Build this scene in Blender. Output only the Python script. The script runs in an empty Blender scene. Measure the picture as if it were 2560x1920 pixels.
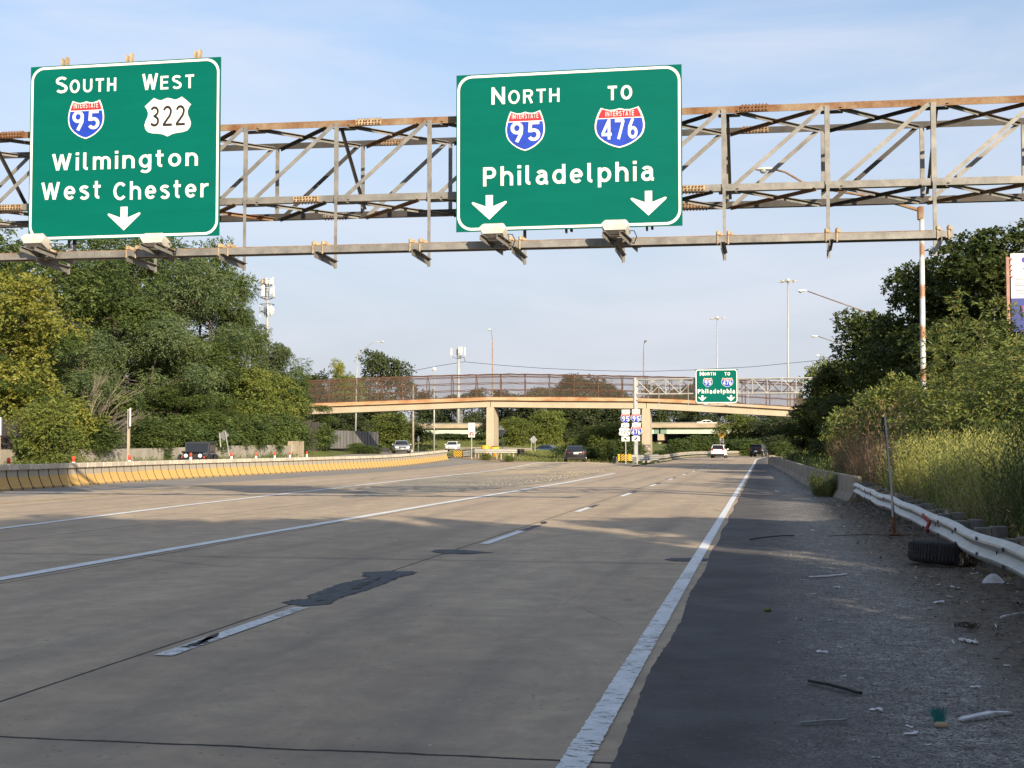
import bpy, math, random
import numpy as np
from mathutils import Vector, Matrix

for _b in (bpy.data.objects, bpy.data.meshes, bpy.data.curves):
    for _o in list(_b):
        _b.remove(_o)
SC = bpy.context.scene
COL = SC.collection
R = math.radians

# ---------------------------------------------------------------- camera
F, PX_W = 3400.0, 2560.0            # focal length in photo pixels
PITCH = math.atan(157 / F)
YAW = math.atan(630 / math.hypot(F, 157))
EYE = 1.645
cam_d = bpy.data.cameras.new('camera')
cam = bpy.data.objects.new('camera', cam_d); COL.objects.link(cam)
cam_d.sensor_width = 36; cam_d.lens = F / PX_W * 36
cam_d.clip_start = 0.1; cam_d.clip_end = 6000
cam.location = (0, 0, EYE)
cam.rotation_euler = (math.pi / 2 + PITCH, 0, YAW)
SC.camera = cam

# ---------------------------------------------------------------- light
SUN_AZ, SUN_EL = 36.0, 19.6         # sun is behind the viewer, to the right
SUN_DIR = Vector((math.sin(R(SUN_AZ)) * math.cos(R(SUN_EL)), -math.cos(R(SUN_AZ)) * math.cos(R(SUN_EL)), math.sin(R(SUN_EL))))
sun_d = bpy.data.lights.new('sun', 'SUN'); sun_d.energy = 5.0; sun_d.angle = R(0.53); sun_d.color = (1.0, 0.86, 0.66)
sun = bpy.data.objects.new('sun', sun_d); COL.objects.link(sun)
sun.location = (30, -40, 40)
sun.rotation_euler = SUN_DIR.to_track_quat('Z', 'Y').to_euler()

W = bpy.data.worlds.new('World'); SC.world = W; W.use_nodes = True
nt = W.node_tree; nt.nodes.clear()
out = nt.nodes.new('ShaderNodeOutputWorld'); bg = nt.nodes.new('ShaderNodeBackground')
sky = nt.nodes.new('ShaderNodeTexSky'); sky.sky_type = 'NISHITA'; sky.sun_disc = False
sky.sun_elevation = R(SUN_EL); sky.sun_rotation = R(180 - SUN_AZ)
sky.air_density = 1.0; sky.dust_density = 1.6; sky.ozone_density = 2.2; sky.altitude = 20
bg.inputs['Strength'].default_value = 0.112
tc = nt.nodes.new('ShaderNodeTexCoord')
mp = nt.nodes.new('ShaderNodeMapping'); mp.inputs['Scale'].default_value = (2.2, 1.6, 9.0); mp.inputs['Rotation'].default_value = (0.12, 0.25, 0.3)
nz = nt.nodes.new('ShaderNodeTexNoise'); nz.inputs['Scale'].default_value = 1.5; nz.inputs['Detail'].default_value = 7; nz.inputs['Roughness'].default_value = 0.55; nz.inputs['Distortion'].default_value = 0.6
cr = nt.nodes.new('ShaderNodeValToRGB'); cr.color_ramp.elements[0].position = 0.42; cr.color_ramp.elements[1].position = 0.72
cr.color_ramp.elements[0].color = (0, 0, 0, 1); cr.color_ramp.elements[1].color = (0.55, 0.55, 0.55, 1)
mxc = nt.nodes.new('ShaderNodeMix'); mxc.data_type = 'RGBA'
hz = nt.nodes.new('ShaderNodeSeparateXYZ')
hr = nt.nodes.new('ShaderNodeMapRange'); hr.interpolation_type = 'SMOOTHSTEP'; hr.inputs['From Min'].default_value = 0.02; hr.inputs['From Max'].default_value = 0.42
hr.inputs['To Min'].default_value = 0.90; hr.inputs['To Max'].default_value = 0.112
nt.links.new(tc.outputs['Generated'], mp.inputs['Vector']); nt.links.new(mp.outputs[0], nz.inputs['Vector'])
nt.links.new(nz.outputs['Fac'], cr.inputs['Fac']); nt.links.new(tc.outputs['Generated'], hz.inputs[0])
nt.links.new(hz.outputs['Z'], hr.inputs['Value']); nt.links.new(hr.outputs[0], mxc.inputs['Factor']); nt.links.new(sky.outputs[0], mxc.inputs['A'])
mxc.inputs['B'].default_value = (2.95, 3.08, 3.55, 1)    # low summer haze
cl = nt.nodes.new('ShaderNodeMix'); cl.data_type = 'RGBA'; cl.inputs['B'].default_value = (3.95, 4.05, 4.5, 1)   # thin cirrus
nt.links.new(cr.outputs['Color'], cl.inputs['Factor']); nt.links.new(mxc.outputs['Result'], cl.inputs['A'])
nt.links.new(cl.outputs['Result'], bg.inputs['Color']); nt.links.new(bg.outputs[0], out.inputs['Surface'])

SC.view_settings.view_transform = 'Standard'; SC.view_settings.look = 'None'
SC.view_settings.exposure = 0.92; SC.view_settings.gamma = 1
SC.render.engine = 'CYCLES'
SC.cycles.max_bounces = 6; SC.cycles.diffuse_bounces = 3; SC.cycles.transparent_max_bounces = 12
SC.cycles.use_denoising = True

# ---------------------------------------------------------------- photo pixel -> place in the world (surveying only)
_cy, _sy, _cp, _sp = math.cos(YAW), math.sin(YAW), math.cos(PITCH), math.sin(PITCH)
def ray(px, py):
    a, b = (px - 1280) / F, (960 - py) / F
    return Vector((_cy * a + _sy * _sp * b - _sy * _cp, _sy * a - _cy * _sp * b + _cy * _cp, _cp * b + _sp))
def at(px, py, Y):                  # point of the plane y = Y
    r = ray(px, py); t = Y / r.y
    return Vector((r.x * t, Y, EYE + r.z * t))
def gnd(px, py, z=0.0):
    r = ray(px, py); t = (z - EYE) / r.z
    return Vector((r.x * t, r.y * t, z))

# ---------------------------------------------------------------- object helpers
def tag(o, label=None, cat=None, group=None, kind=None):
    if label: o['label'] = label
    if cat: o['category'] = cat
    if group: o['group'] = group
    if kind: o['kind'] = kind
    return o
def thing(name, label, cat, loc=(0, 0, 0), group=None):
    o = bpy.data.objects.new(name, None); COL.objects.link(o)
    o.location = loc; o.empty_display_size = 0.3
    return tag(o, label, cat, group)
def wloc(p):
    v = Vector((0, 0, 0))
    while p is not None:
        v += p.location; p = p.parent
    return v
def kids(o): return [c for c in bpy.data.objects if c.parent == o]
def copy_tree(o, loc=None, rz=None, s=None, label=None, group=None, _par=None, _m=None):
    if _m is None:
        _m = {}
        for c in bpy.data.objects:
            if c.parent is not None: _m.setdefault(c.parent, []).append(c)
    c = o.copy(); COL.objects.link(c); c.parent = _par
    if loc is not None: c.location = loc
    if rz is not None: c.rotation_euler = (0, 0, rz)
    if s is not None: c.scale = s if hasattr(s, '__len__') else (s, s, s)
    if label: c['label'] = label
    if group: c['group'] = group
    for k in _m.get(o, []): copy_tree(k, _par=c, _m=_m)
    return c

def frame(d, up=(0, 0, 1)):
    d = Vector(d).normalized(); u = Vector(up)
    if abs(d.dot(u)) > 0.99: u = Vector((0, 1, 0))
    s = d.cross(u).normalized(); return d, s, s.cross(d).normalized()

class MB:
    """collects shapes (world coordinates) for ONE mesh"""
    def __init__(self): self.v = []; self.f = []; self.mi = []; self.cur = 0
    def add(self, vs, fs):
        n = len(self.v); self.v += [tuple(p) for p in vs]
        self.f += [tuple(i + n for i in f) for f in fs]; self.mi += [self.cur] * len(fs)
        return self
    def box(self, c, s, rz=0.0, M=None, ch=0.0):
        hx, hy, hz = s[0] / 2, s[1] / 2, s[2] / 2
        if ch > 0:
            k = min(ch, hx * .9, hy * .9, hz * .9)
            pts = []
            for z, ins in ((-hz, k), (-hz + k, 0), (hz - k, 0), (hz, k)):
                a, b = hx - ins, hy - ins
                pts += [(-a + k, -b, z), (a - k, -b, z), (a, -b + k, z), (a, b - k, z), (a - k, b, z), (-a + k, b, z), (-a, b - k, z), (-a, -b + k, z)]
            fs = [tuple(range(7, -1, -1)), tuple(range(24, 32))]
            for L in range(3):
                for i in range(8):
                    j = (i + 1) % 8; fs.append((L * 8 + i, L * 8 + j, L * 8 + 8 + j, L * 8 + 8 + i))
        else:
            pts = [(-hx, -hy, -hz), (hx, -hy, -hz), (hx, hy, -hz), (-hx, hy, -hz), (-hx, -hy, hz), (hx, -hy, hz), (hx, hy, hz), (-hx, hy, hz)]
            fs = [(3, 2, 1, 0), (4, 5, 6, 7), (0, 1, 5, 4), (1, 2, 6, 5), (2, 3, 7, 6), (3, 0, 4, 7)]
        m = (M if M is not None else Matrix.Rotation(rz, 3, 'Z'))
        c = Vector(c)
        return self.add([c + m @ Vector(p) for p in pts], fs)
    def bar(self, p, q, w, h, up=(0, 0, 1)):
        p, q = Vector(p), Vector(q); d, s, u = frame(q - p, up)
        vs = []
        for e in (p, q):
            vs += [e - s * w / 2 - u * h / 2, e + s * w / 2 - u * h / 2, e + s * w / 2 + u * h / 2, e - s * w / 2 + u * h / 2]
        return self.add(vs, [(0, 1, 2, 3), (7, 6, 5, 4), (0, 4, 5, 1), (1, 5, 6, 2), (2, 6, 7, 3), (3, 7, 4, 0)])
    def angle(self, p, q, w, h, t=0.016, up=(0, 0, 1), sx=1, sz=1):
        """an L-section steel angle: a vertical leg and a flat leg"""
        p, q = Vector(p), Vector(q); d, s, u = frame(q - p, up)
        self.bar(p, q, t, h, up)
        o = s * sx * (w / 2 + t / 2) + u * sz * (h / 2 - t / 2)
        return self.bar(p + o, q + o, w, t, up)
    def tube(self, pts, rad, n=8, caps=True):
        pts = [Vector(p) for p in pts]
        rad = [rad] * len(pts) if not hasattr(rad, '__len__') else rad
        vs = []; s0 = None
        for i, p in enumerate(pts):
            d = (pts[min(i + 1, len(pts) - 1)] - pts[max(i - 1, 0)])
            if d.length < 1e-9: d = Vector((0, 0, 1))
            d.normalize()
            if s0 is None: _, s0, _ = frame(d)
            s0 = (s0 - d * s0.dot(d)).normalized(); u = d.cross(s0)
            for k in range(n):
                a = 2 * math.pi * k / n
                vs.append(p + (s0 * math.cos(a) + u * math.sin(a)) * rad[i])
        fs = []
        for i in range(len(pts) - 1):
            for k in range(n):
                k2 = (k + 1) % n; fs.append((i * n + k, i * n + k2, (i + 1) * n + k2, (i + 1) * n + k))
        if caps:
            fs.append(tuple(range(n - 1, -1, -1))); L = (len(pts) - 1) * n; fs.append(tuple(range(L, L + n)))
        return self.add(vs, fs)
    def lathe(self, c, prof, n=16):
        c = Vector(c); vs = []; fs = []
        for r, z in prof:
            for k in range(n):
                a = 2 * math.pi * k / n; vs.append(c + Vector((r * math.cos(a), r * math.sin(a), z)))
        for i in range(len(prof) - 1):
            for k in range(n):
                k2 = (k + 1) % n; fs.append((i * n + k, i * n + k2, (i + 1) * n + k2, (i + 1) * n + k))
        fs.append(tuple(range(n - 1, -1, -1))); L = (len(prof) - 1) * n; fs.append(tuple(range(L, L + n)))
        return self.add(vs, fs)
    def ball(self, c, r, n=10, m=6):
        rx, ry, rz = r if hasattr(r, '__len__') else (r, r, r)
        c = Vector(c); vs = [c + Vector((0, 0, -rz))]
        for i in range(1, m):
            t = -math.pi / 2 + math.pi * i / m
            for k in range(n):
                a = 2 * math.pi * k / n
                vs.append(c + Vector((rx * math.cos(t) * math.cos(a), ry * math.cos(t) * math.sin(a), rz * math.sin(t))))
        vs.append(c + Vector((0, 0, rz))); fs = []
        for k in range(n): fs.append((0, 1 + (k + 1) % n, 1 + k))
        for i in range(m - 2):
            for k in range(n):
                k2 = (k + 1) % n; a = 1 + i * n; fs.append((a + k, a + k2, a + n + k2, a + n + k))
        t = len(vs) - 1; a = 1 + (m - 2) * n
        for k in range(n): fs.append((a + k, a + (k + 1) % n, t))
        return self.add(vs, fs)
    def sweep(self, prof, path, closed=True, caps=True, rights=None):
        """prof: (sideways, up) points swept along path (sideways = right of travel)"""
        path = [Vector(p) for p in path]; n = len(prof); vs = []
        for i, p in enumerate(path):
            d = path[min(i + 1, len(path) - 1)] - path[max(i - 1, 0)]; d.z = 0; d.normalize()
            s = Vector((d.y, -d.x, 0))
            vs += [p + s * a + Vector((0, 0, b)) for a, b in prof]
        fs = []; m = n if closed else n - 1
        for i in range(len(path) - 1):
            for k in range(m):
                k2 = (k + 1) % n; fs.append((i * n + k, (i + 1) * n + k, (i + 1) * n + k2, i * n + k2))
        if closed and caps:
            fs.append(tuple(range(n))); L = (len(path) - 1) * n; fs.append(tuple(range(L + n - 1, L - 1, -1)))
        return self.add(vs, fs)
    def plate(self, outline, y, t, ox=0, oz=0):
        """flat outline in the x-z plane facing -y, thickness t behind y"""
        n = len(outline)
        vs = [(ox + a, y, oz + b) for a, b in outline] + [(ox + a, y + t, oz + b) for a, b in outline]
        fs = [tuple(range(n)), tuple(range(2 * n - 1, n - 1, -1))]
        fs += [(i, i + n, (i + 1) % n + n, (i + 1) % n) for i in range(n)]
        return self.add(vs, fs)
    def build(self, name, mats, parent=None, smooth=False):
        off = wloc(parent) if parent is not None else Vector((0, 0, 0))
        me = bpy.data.meshes.new(name)
        me.from_pydata([(a - off.x, b - off.y, c - off.z) for a, b, c in self.v], [], self.f)
        for m in (mats if isinstance(mats, (list, tuple)) else [mats]): me.materials.append(m)
        me.polygons.foreach_set('material_index', self.mi)
        if smooth: me.polygons.foreach_set('use_smooth', [True] * len(self.f))
        me.update()
        o = bpy.data.objects.new(name, me); COL.objects.link(o); o.parent = parent
        return o

# ---------------------------------------------------------------- material helpers
class NT:
    def __init__(self, name):
        self.m = bpy.data.materials.new(name); self.m.use_nodes = True
        self.t = self.m.node_tree; self.b = self.t.nodes['Principled BSDF']; self.o = self.t.nodes['Material Output']
        self.tc = self.t.nodes.new('ShaderNodeTexCoord')
    def L(self, a, b): self.t.links.new(a, b)
    def put(self, sock, v):
        if hasattr(v, 'is_linked') or isinstance(v, bpy.types.NodeSocket): self.L(v, sock)
        else: sock.default_value = v
    def math(self, op, a, b=None, c=None, clamp=False):
        n = self.t.nodes.new('ShaderNodeMath'); n.operation = op; n.use_clamp = clamp
        for i, v in enumerate((a, b, c)):
            if v is not None: self.put(n.inputs[i], v)
        return n.outputs[0]
    def xyz(self, src=None):
        n = self.t.nodes.new('ShaderNodeSeparateXYZ'); self.L(src or self.tc.outputs['Object'], n.inputs[0]); return n.outputs
    def noise(self, scale, detail=5, rough=0.55, stretch=(1, 1, 1), dist=0.0, src=None):
        mp = self.t.nodes.new('ShaderNodeMapping'); mp.inputs['Scale'].default_value = stretch
        self.L(src or self.tc.outputs['Object'], mp.inputs['Vector'])
        n = self.t.nodes.new('ShaderNodeTexNoise'); n.inputs['Scale'].default_value = scale
        n.inputs['Detail'].default_value = detail; n.inputs['Roughness'].default_value = rough; n.inputs['Distortion'].default_value = dist
        self.L(mp.outputs[0], n.inputs['Vector']); return n.outputs['Fac']
    def voro(self, scale, stretch=(1, 1, 1), out='Distance', feature='F1'):
        mp = self.t.nodes.new('ShaderNodeMapping'); mp.inputs['Scale'].default_value = stretch
        self.L(self.tc.outputs['Object'], mp.inputs['Vector'])
        n = self.t.nodes.new('ShaderNodeTexVoronoi'); n.inputs['Scale'].default_value = scale; n.feature = feature
        self.L(mp.outputs[0], n.inputs['Vector']); return n.outputs[out]
    def rng(self, v, a, b, c=0.0, d=1.0):
        n = self.t.nodes.new('ShaderNodeMapRange'); n.clamp = True
        self.put(n.inputs['Value'], v)
        for k, x in zip(('From Min', 'From Max', 'To Min', 'To Max'), (a, b, c, d)): n.inputs[k].default_value = x
        return n.outputs[0]
    def mix(self, f, a, b, blend='MIX'):
        n = self.t.nodes.new('ShaderNodeMix'); n.data_type = 'RGBA'; n.blend_type = blend
        self.put(n.inputs['Factor'], f)
        for s, v in (('A', a), ('B', b)):
            if isinstance(v, (tuple, list)): n.inputs[s].default_value = (*v[:3], 1)
            else: self.L(v, n.inputs[s])
        return n.outputs['Result']
    def attr(self, name):
        n = self.t.nodes.new('ShaderNodeAttribute'); n.attribute_name = name; return n.outputs['Fac']
    def rand(self):
        n = self.t.nodes.new('ShaderNodeObjectInfo'); return n.outputs['Random']
    def bump(self, h, strength=0.3, dist=0.02):
        n = self.t.nodes.new('ShaderNodeBump'); n.inputs['Strength'].default_value = strength; n.inputs['Distance'].default_value = dist
        self.L(h, n.inputs['Height']); self.L(n.outputs[0], self.b.inputs['Normal'])
    def color(self, c):
        if isinstance(c, (tuple, list)): self.b.inputs['Base Color'].default_value = (*c[:3], 1)
        else: self.L(c, self.b.inputs['Base Color'])
    def set(self, rough=None, metal=None, spec=None, coat=None):
        if rough is not None: self.put(self.b.inputs['Roughness'], rough)
        if metal is not None: self.b.inputs['Metallic'].default_value = metal
        if spec is not None: self.b.inputs['Specular IOR Level'].default_value = spec
        if coat is not None: self.b.inputs['Coat Weight'].default_value = coat; self.b.inputs['Coat Roughness'].default_value = 0.05
        return self
    def alpha(self, fac):
        """fac 1 = solid, 0 = see-through"""
        tr = self.t.nodes.new('ShaderNodeBsdfTransparent'); mx = self.t.nodes.new('ShaderNodeMixShader')
        self.put(mx.inputs[0], fac); self.L(tr.outputs[0], mx.inputs[1]); self.L(self.b.outputs[0], mx.inputs[2]); self.L(mx.outputs[0], self.o.inputs['Surface'])

def mat(name, c1, c2=None, scale=4.0, lo=0.4, hi=0.6, rough=0.7, metal=0.0, spec=0.4, bump=0.0, stretch=(1, 1, 1), fine=0.0, coat=None):
    n = NT(name)
    if c2 is not None:
        f = n.rng(n.noise(scale, 6, 0.6, stretch), lo, hi); c = n.mix(f, c1, c2)
    else: c = c1
    if fine > 0:
        g = n.rng(n.noise(scale * 14, 3), 0.3, 0.7, 1 - fine, 1 + fine)
        cc = n.t.nodes.new('ShaderNodeCombineColor')
        for i in range(3): n.L(g, cc.inputs[i])
        c = n.mix(1.0, c, cc.outputs[0], 'MULTIPLY')
    n.color(c); n.set(rough, metal, spec, coat)
    if bump > 0: n.bump(n.noise(scale * 8, 4), bump)
    return n.m
# ---------------------------------------------------------------- the lie of the land
def ss(a, b, v):
    t = np.clip((v - a) / (b - a), 0, 1); return t * t * (3 - 2 * t)
def cx(Y):                          # the main road bends to the right far ahead
    Y = np.asarray(Y, float); return np.where(Y > 160, (Y - 160) ** 2 / 380.0, 0.0)
def hh(X, Y):
    X = np.asarray(X, float); Y = np.asarray(Y, float)
    h = 1.0 * ss(100, 160, Y) * ss(-24, -33, X)
    h = h + 0.30 * np.exp(-((Y - 118) / 16) ** 2) * ss(-13, -16, X) * ss(-27, -23, X)
    h = h + 0.25 * ss(150, 185, Y) * ss(-14, -11, X)
    h = h + 2.3 * ss(200, 255, Y) * ss(-18, -34, X - cx(Y) * 0.6)
    h = h + 1.2 * ss(-44.6, -47.5, X) * ss(165, 120, Y) * (0.45 + 0.55 * ss(70, 120, Y)) + 2.0 * ss(-48, -62, X) * ss(260, 150, Y)
    h = h + 1.7 * ss(3.6, 17, X - cx(Y) - 0.0) * ss(260, 150, Y)
    return h
def hz_(x, y): return float(hh(x, y))

# ---- terrain material: dirt, dry grass, green grass
n = NT('verge_soil')
c = n.mix(n.rng(n.noise(0.35, 6, 0.6), 0.35, 0.65), (0.10, 0.13, 0.036), (0.19, 0.20, 0.065))
c = n.mix(n.rng(n.noise(0.12, 5, 0.7), 0.52, 0.66), c, (0.17, 0.14, 0.075))
c = n.mix(n.rng(n.noise(6, 4), 0.35, 0.7), c, (0.05, 0.07, 0.02))
n.color(c); n.set(0.95, spec=0.1); n.bump(n.noise(5, 6), 0.6, 0.1); M_SOIL = n.m

def grid_axis(segs):
    a = []
    for lo, hi, st in segs: a += list(np.arange(lo, hi, st))
    return np.array(a + [segs[-1][1]])
gx = grid_axis([(-3000, -400, 400), (-400, -120, 20), (-120, -10, 2.0), (-10, 4, 2), (4, 40, 1.5), (40, 120, 10), (120, 400, 40), (400, 3000, 400)])
gy = grid_axis([(-600, -60, 60), (-60, 0, 5), (0, 300, 2.0), (300, 600, 20), (600, 4200, 400)])
XX, YY = np.meshgrid(gx, gy, indexing='ij')
rn = np.random.default_rng(4)
ZZ = hh(XX, YY) - 0.07
ZZ += np.where((XX > 4.5) & (YY < 200), rn.normal(0, 0.05, XX.shape), 0)
mb = MB(); ny = len(gy)
mb.v = [(float(a), float(b), float(c)) for a, b, c in zip(XX.ravel(), YY.ravel(), ZZ.ravel())]
mb.f = [(i * ny + j, (i + 1) * ny + j, (i + 1) * ny + j + 1, i * ny + j + 1) for i in range(len(gx) - 1) for j in range(ny - 1)]
mb.mi = [0] * len(mb.f)
tag(mb.build('ground', M_SOIL, None, True), kind='structure')

# ---- concrete of the carriageway: slabs, joints, wheel-track polish, stains, pits
def concrete_road(name, long_x, tint=1.0):
    n = NT(name); X, Y, Z = n.xyz()
    big = n.rng(n.noise(0.22, 6, 0.6, (1.6, 0.35, 1)), 0.3, 0.7)
    c = n.mix(big, (0.55 * tint, 0.43 * tint, 0.295 * tint), (0.44 * tint, 0.342 * tint, 0.236 * tint))
    fine = n.noise(2.2, 8, 0.72); c = n.mix(n.rng(fine, 0.30, 0.75, 0.0, 0.6), c, (0.18, 0.155, 0.125))
    # dark polished wheel tracks along each lane
    for x0 in (-2.0, -3.75, -5.9, -7.9, -12.2, -14.2, -18.4, -20.4):
        d = n.math('ABSOLUTE', n.math('SUBTRACT', n.math('ADD', X, n.math('MULTIPLY', n.noise(0.1, 2, 0.5, (0, 1, 0)), 0.5)), x0 + 0.25))
        w = n.math('MULTIPLY', n.rng(d, 0.08, 0.55, 1, 0), n.rng(n.noise(0.5, 5, 0.65, (2.2, 0.12, 1)), 0.42, 0.68, 0.0, 0.5))
        c = n.mix(w, c, (0.135, 0.122, 0.108))
    mot = n.rng(n.noise(0.8, 9, 0.78, (1.5, .8, 1), 0.8), 0.40, 0.68, 0, 0.5); c = n.mix(mot, c, (0.21, 0.165, 0.125))
    drip = n.math('MULTIPLY', n.rng(n.voro(0.9, (1.2, .7, 1)), 0.02, 0.12, 1, 0), n.rng(n.noise(0.45, 3), .5, .6, 0, .5)); c = n.mix(drip, c, (0.09, 0.08, 0.07))
    pits = n.rng(n.voro(9.0, (1, 1, 1)), 0.0, 0.17, 1, 0)
    pits = n.math('MULTIPLY', pits, n.rng(n.noise(0.9, 3), 0.40, 0.56))
    c = n.mix(n.math('MULTIPLY', pits, 0.8), c, (0.06, 0.056, 0.052))
    specks = n.voro(4.2, (1, .55, 1)); sc_ = n.voro(4.2, (1, .55, 1), out='Color')
    c = n.mix(n.math('MULTIPLY', n.rng(specks, .04, .11, 1, 0), n.math('MULTIPLY', n.rng(sc_, .45, .8, 0, .75), n.rng(n.noise(1.3, 4), .42, .55))), c, (0.10, 0.085, 0.07))
    c = n.mix(n.math('MULTIPLY', n.rng(n.voro(7.3, (1, .5, 1)), .04, .10, 1, 0), n.rng(n.voro(7.3, (1, .5, 1), out='Color'), .6, .9, 0, .6)), c, (0.62, 0.55, 0.45))
    chips = n.rng(n.voro(26.0, (1, 1, 1)), 0.0, 0.1, 1, 0)
    c = n.mix(n.math('MULTIPLY', chips, n.rng(n.noise(3.1, 2), 0.44, 0.56, 0, 0.75)), c, (0.66, 0.63, 0.57))
    wob = n.math('MULTIPLY', n.math('SUBTRACT', n.noise(1.7, 5, 0.6), 0.5), 0.10)
    # transverse joints 12 m apart
    m = n.math('PINGPONG', n.math('ADD', n.math('SUBTRACT', Y, 7.15), wob), 6.1)
    j = n.rng(m, 0.012, 0.026, 1, 0)
    jd = n.math('MULTIPLY', n.rng(m, 0.0, 0.35, 0.35, 0), n.rng(n.noise(1.2, 4), 0.4, 0.7))
    for x0 in long_x:
        d = n.math('ABSOLUTE', n.math('ADD', n.math('SUBTRACT', X, x0), n.math('MULTIPLY', wob, 0.35)))
        j = n.math('MAXIMUM', j, n.rng(d, 0.009, 0.020, 1, 0))
        jd = n.math('MAXIMUM', jd, n.math('MULTIPLY', n.rng(d, 0.0, 0.22, 0.4, 0), n.rng(n.noise(0.8, 4, 0.6, (1, .4, 1)), 0.45, 0.7)))
    c = n.mix(jd, c, (0.10, 0.092, 0.085)); c = n.mix(j, c, (0.022, 0.02, 0.018))
    cracks = n.math('MULTIPLY', n.rng(n.voro(0.16, (1, .6, 1), feature='DISTANCE_TO_EDGE'), 0.0, 0.004, 1, 0), n.rng(n.noise(0.13, 3), 0.52, 0.58))
    c = n.mix(n.math('MULTIPLY', cracks, 0.7), c, (0.05, 0.045, 0.04))
    n.color(c); n.set(n.rng(big, 0, 1, 0.72, 0.88), spec=0.25)
    n.bump(n.math('SUBTRACT', n.math('ADD', n.noise(40, 4, 0.7), n.math('MULTIPLY', fine, 0.6)), n.math('MULTIPLY', j, 3.0)), 0.22, 0.012)
    return n.m
M_CONC = concrete_road('worn_concrete', (-4.87, -9.05, -13.0, -17.2))

def asphalt(name, c0=(0.05, 0.05, 0.055), c1=(0.085, 0.083, 0.08), sc=1.0, chip=(0.22, 0.21, 0.2), amt=0.35):
    n = NT(name)
    c = n.mix(n.rng(n.noise(0.7 * sc, 6, 0.65), 0.35, 0.7), c0, c1)
    ch = n.rng(n.voro(55.0, out='Color'), 0.7, 1.0); c = n.mix(n.math('MULTIPLY', ch, amt), c, chip)
    n.color(c); n.set(0.85, spec=0.25); n.bump(n.noise(70, 4, 0.7), 0.35, 0.01)
    return n.m
M_ASPH = asphalt('grey_asphalt', (0.19, 0.175, 0.155), (0.26, 0.24, 0.21))
M_PATCH = asphalt('fresh_asphalt', (0.052, 0.055, 0.061), (0.125, 0.13, 0.138), 9.0, (0.22, 0.225, 0.23), 0.55)

# right shoulder: asphalt by the lane, loose grit further out, dirt under the guardrail
n = NT('gritty_shoulder'); X, Y, Z = n.xyz()
wx = n.math('ADD', n.math('SUBTRACT', X, -0.18), n.math('MULTIPLY', n.math('SUBTRACT', n.noise(0.55, 5, 0.6, (1, .45, 1)), 0.5), 1.5))
c = n.mix(n.rng(n.noise(1.1, 6, 0.7), 0.35, 0.7), (0.072, 0.068, 0.068), (0.12, 0.114, 0.109))
sp = n.rng(n.voro(48, out='Color'), 0.80, 0.98); c = n.mix(n.math('MULTIPLY', sp, 0.30), c, (0.24, 0.235, 0.23))
g = n.mix(n.rng(n.voro(72, out='Color'), 0.15, 0.98), (0.07, 0.065, 0.058), (0.56, 0.52, 0.46))
g = n.mix(n.rng(n.noise(9, 5, 0.7), 0.45, 0.75), g, (0.055, 0.052, 0.048))
c = n.mix(n.math('MULTIPLY', n.rng(wx, 0.05, 1.15), n.rng(n.noise(2.4, 6, 0.75), 0.32, 0.6, 0.25, 1.0)), c, g)
d = n.mix(n.rng(n.noise(7, 7, 0.75), 0.35, 0.7), (0.055, 0.045, 0.034), (0.20, 0.168, 0.128))
d = n.mix(n.rng(n.voro(30, out='Color'), 0.9, 1.0, 0, 0.6), d, (0.33, 0.31, 0.27))
c = n.mix(n.rng(wx, 1.45, 2.15), c, d)
n.color(c); n.set(0.9, spec=0.2); n.bump(n.math('ADD', n.noise(80, 4, 0.75), n.noise(14, 5, 0.7)), 0.38, 0.014); M_SHOUL = n.m

# gore between the two roads: broken asphalt strewn with sand and stones
n = NT('gore_gravel'); X, Y, Z = n.xyz()
c = n.mix(n.rng(n.noise(0.5, 6, 0.7, (1, .5, 1)), 0.35, 0.65), (0.20, 0.185, 0.16), (0.31, 0.28, 0.23))
c = n.mix(n.math('MULTIPLY', n.rng(n.noise(0.28, 6, 0.7, (1, .35, 1)), 0.40, 0.55), n.rng(Y, 62, 90)), c, (0.50, 0.39, 0.25))
c = n.mix(n.rng(n.voro(14, out='Color'), 0.78, 0.98, 0, 0.55), c, (0.52, 0.46, 0.37))
c = n.mix(n.rng(n.noise(1.3, 5, 0.7, (1, .3, 1)), 0.58, 0.70, 0, 0.45), c, (0.12, 0.11, 0.095))
n.color(c); n.set(0.95, spec=0.15); n.bump(n.noise(9, 6, 0.75), 0.8, 0.06); M_GORE = n.m

def strip(name, xl, xr, Y0, Y1, dz, m, step=2.0, follow=True):
    ys = np.arange(Y0, Y1 + 1e-6, step); mb = MB(); nx = 4
    fl = xl if callable(xl) else (lambda y: xl); fr = xr if callable(xr) else (lambda y: xr)
    for y in ys:
        a, b = fl(y), fr(y)
        o = float(cx(y)) if follow else 0
        for k in range(nx):
            x = a + (b - a) * k / (nx - 1) + o; mb.v.append((x, float(y), hz_(x, y) + dz))
    for i in range(len(ys) - 1):
        for k in range(nx - 1):
            p = i * nx + k; mb.f.append((p, p + 1, p + nx + 1, p + nx))
    mb.mi = [0] * len(mb.f)
    return tag(mb.build(name, m, None), kind='structure')

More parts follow.
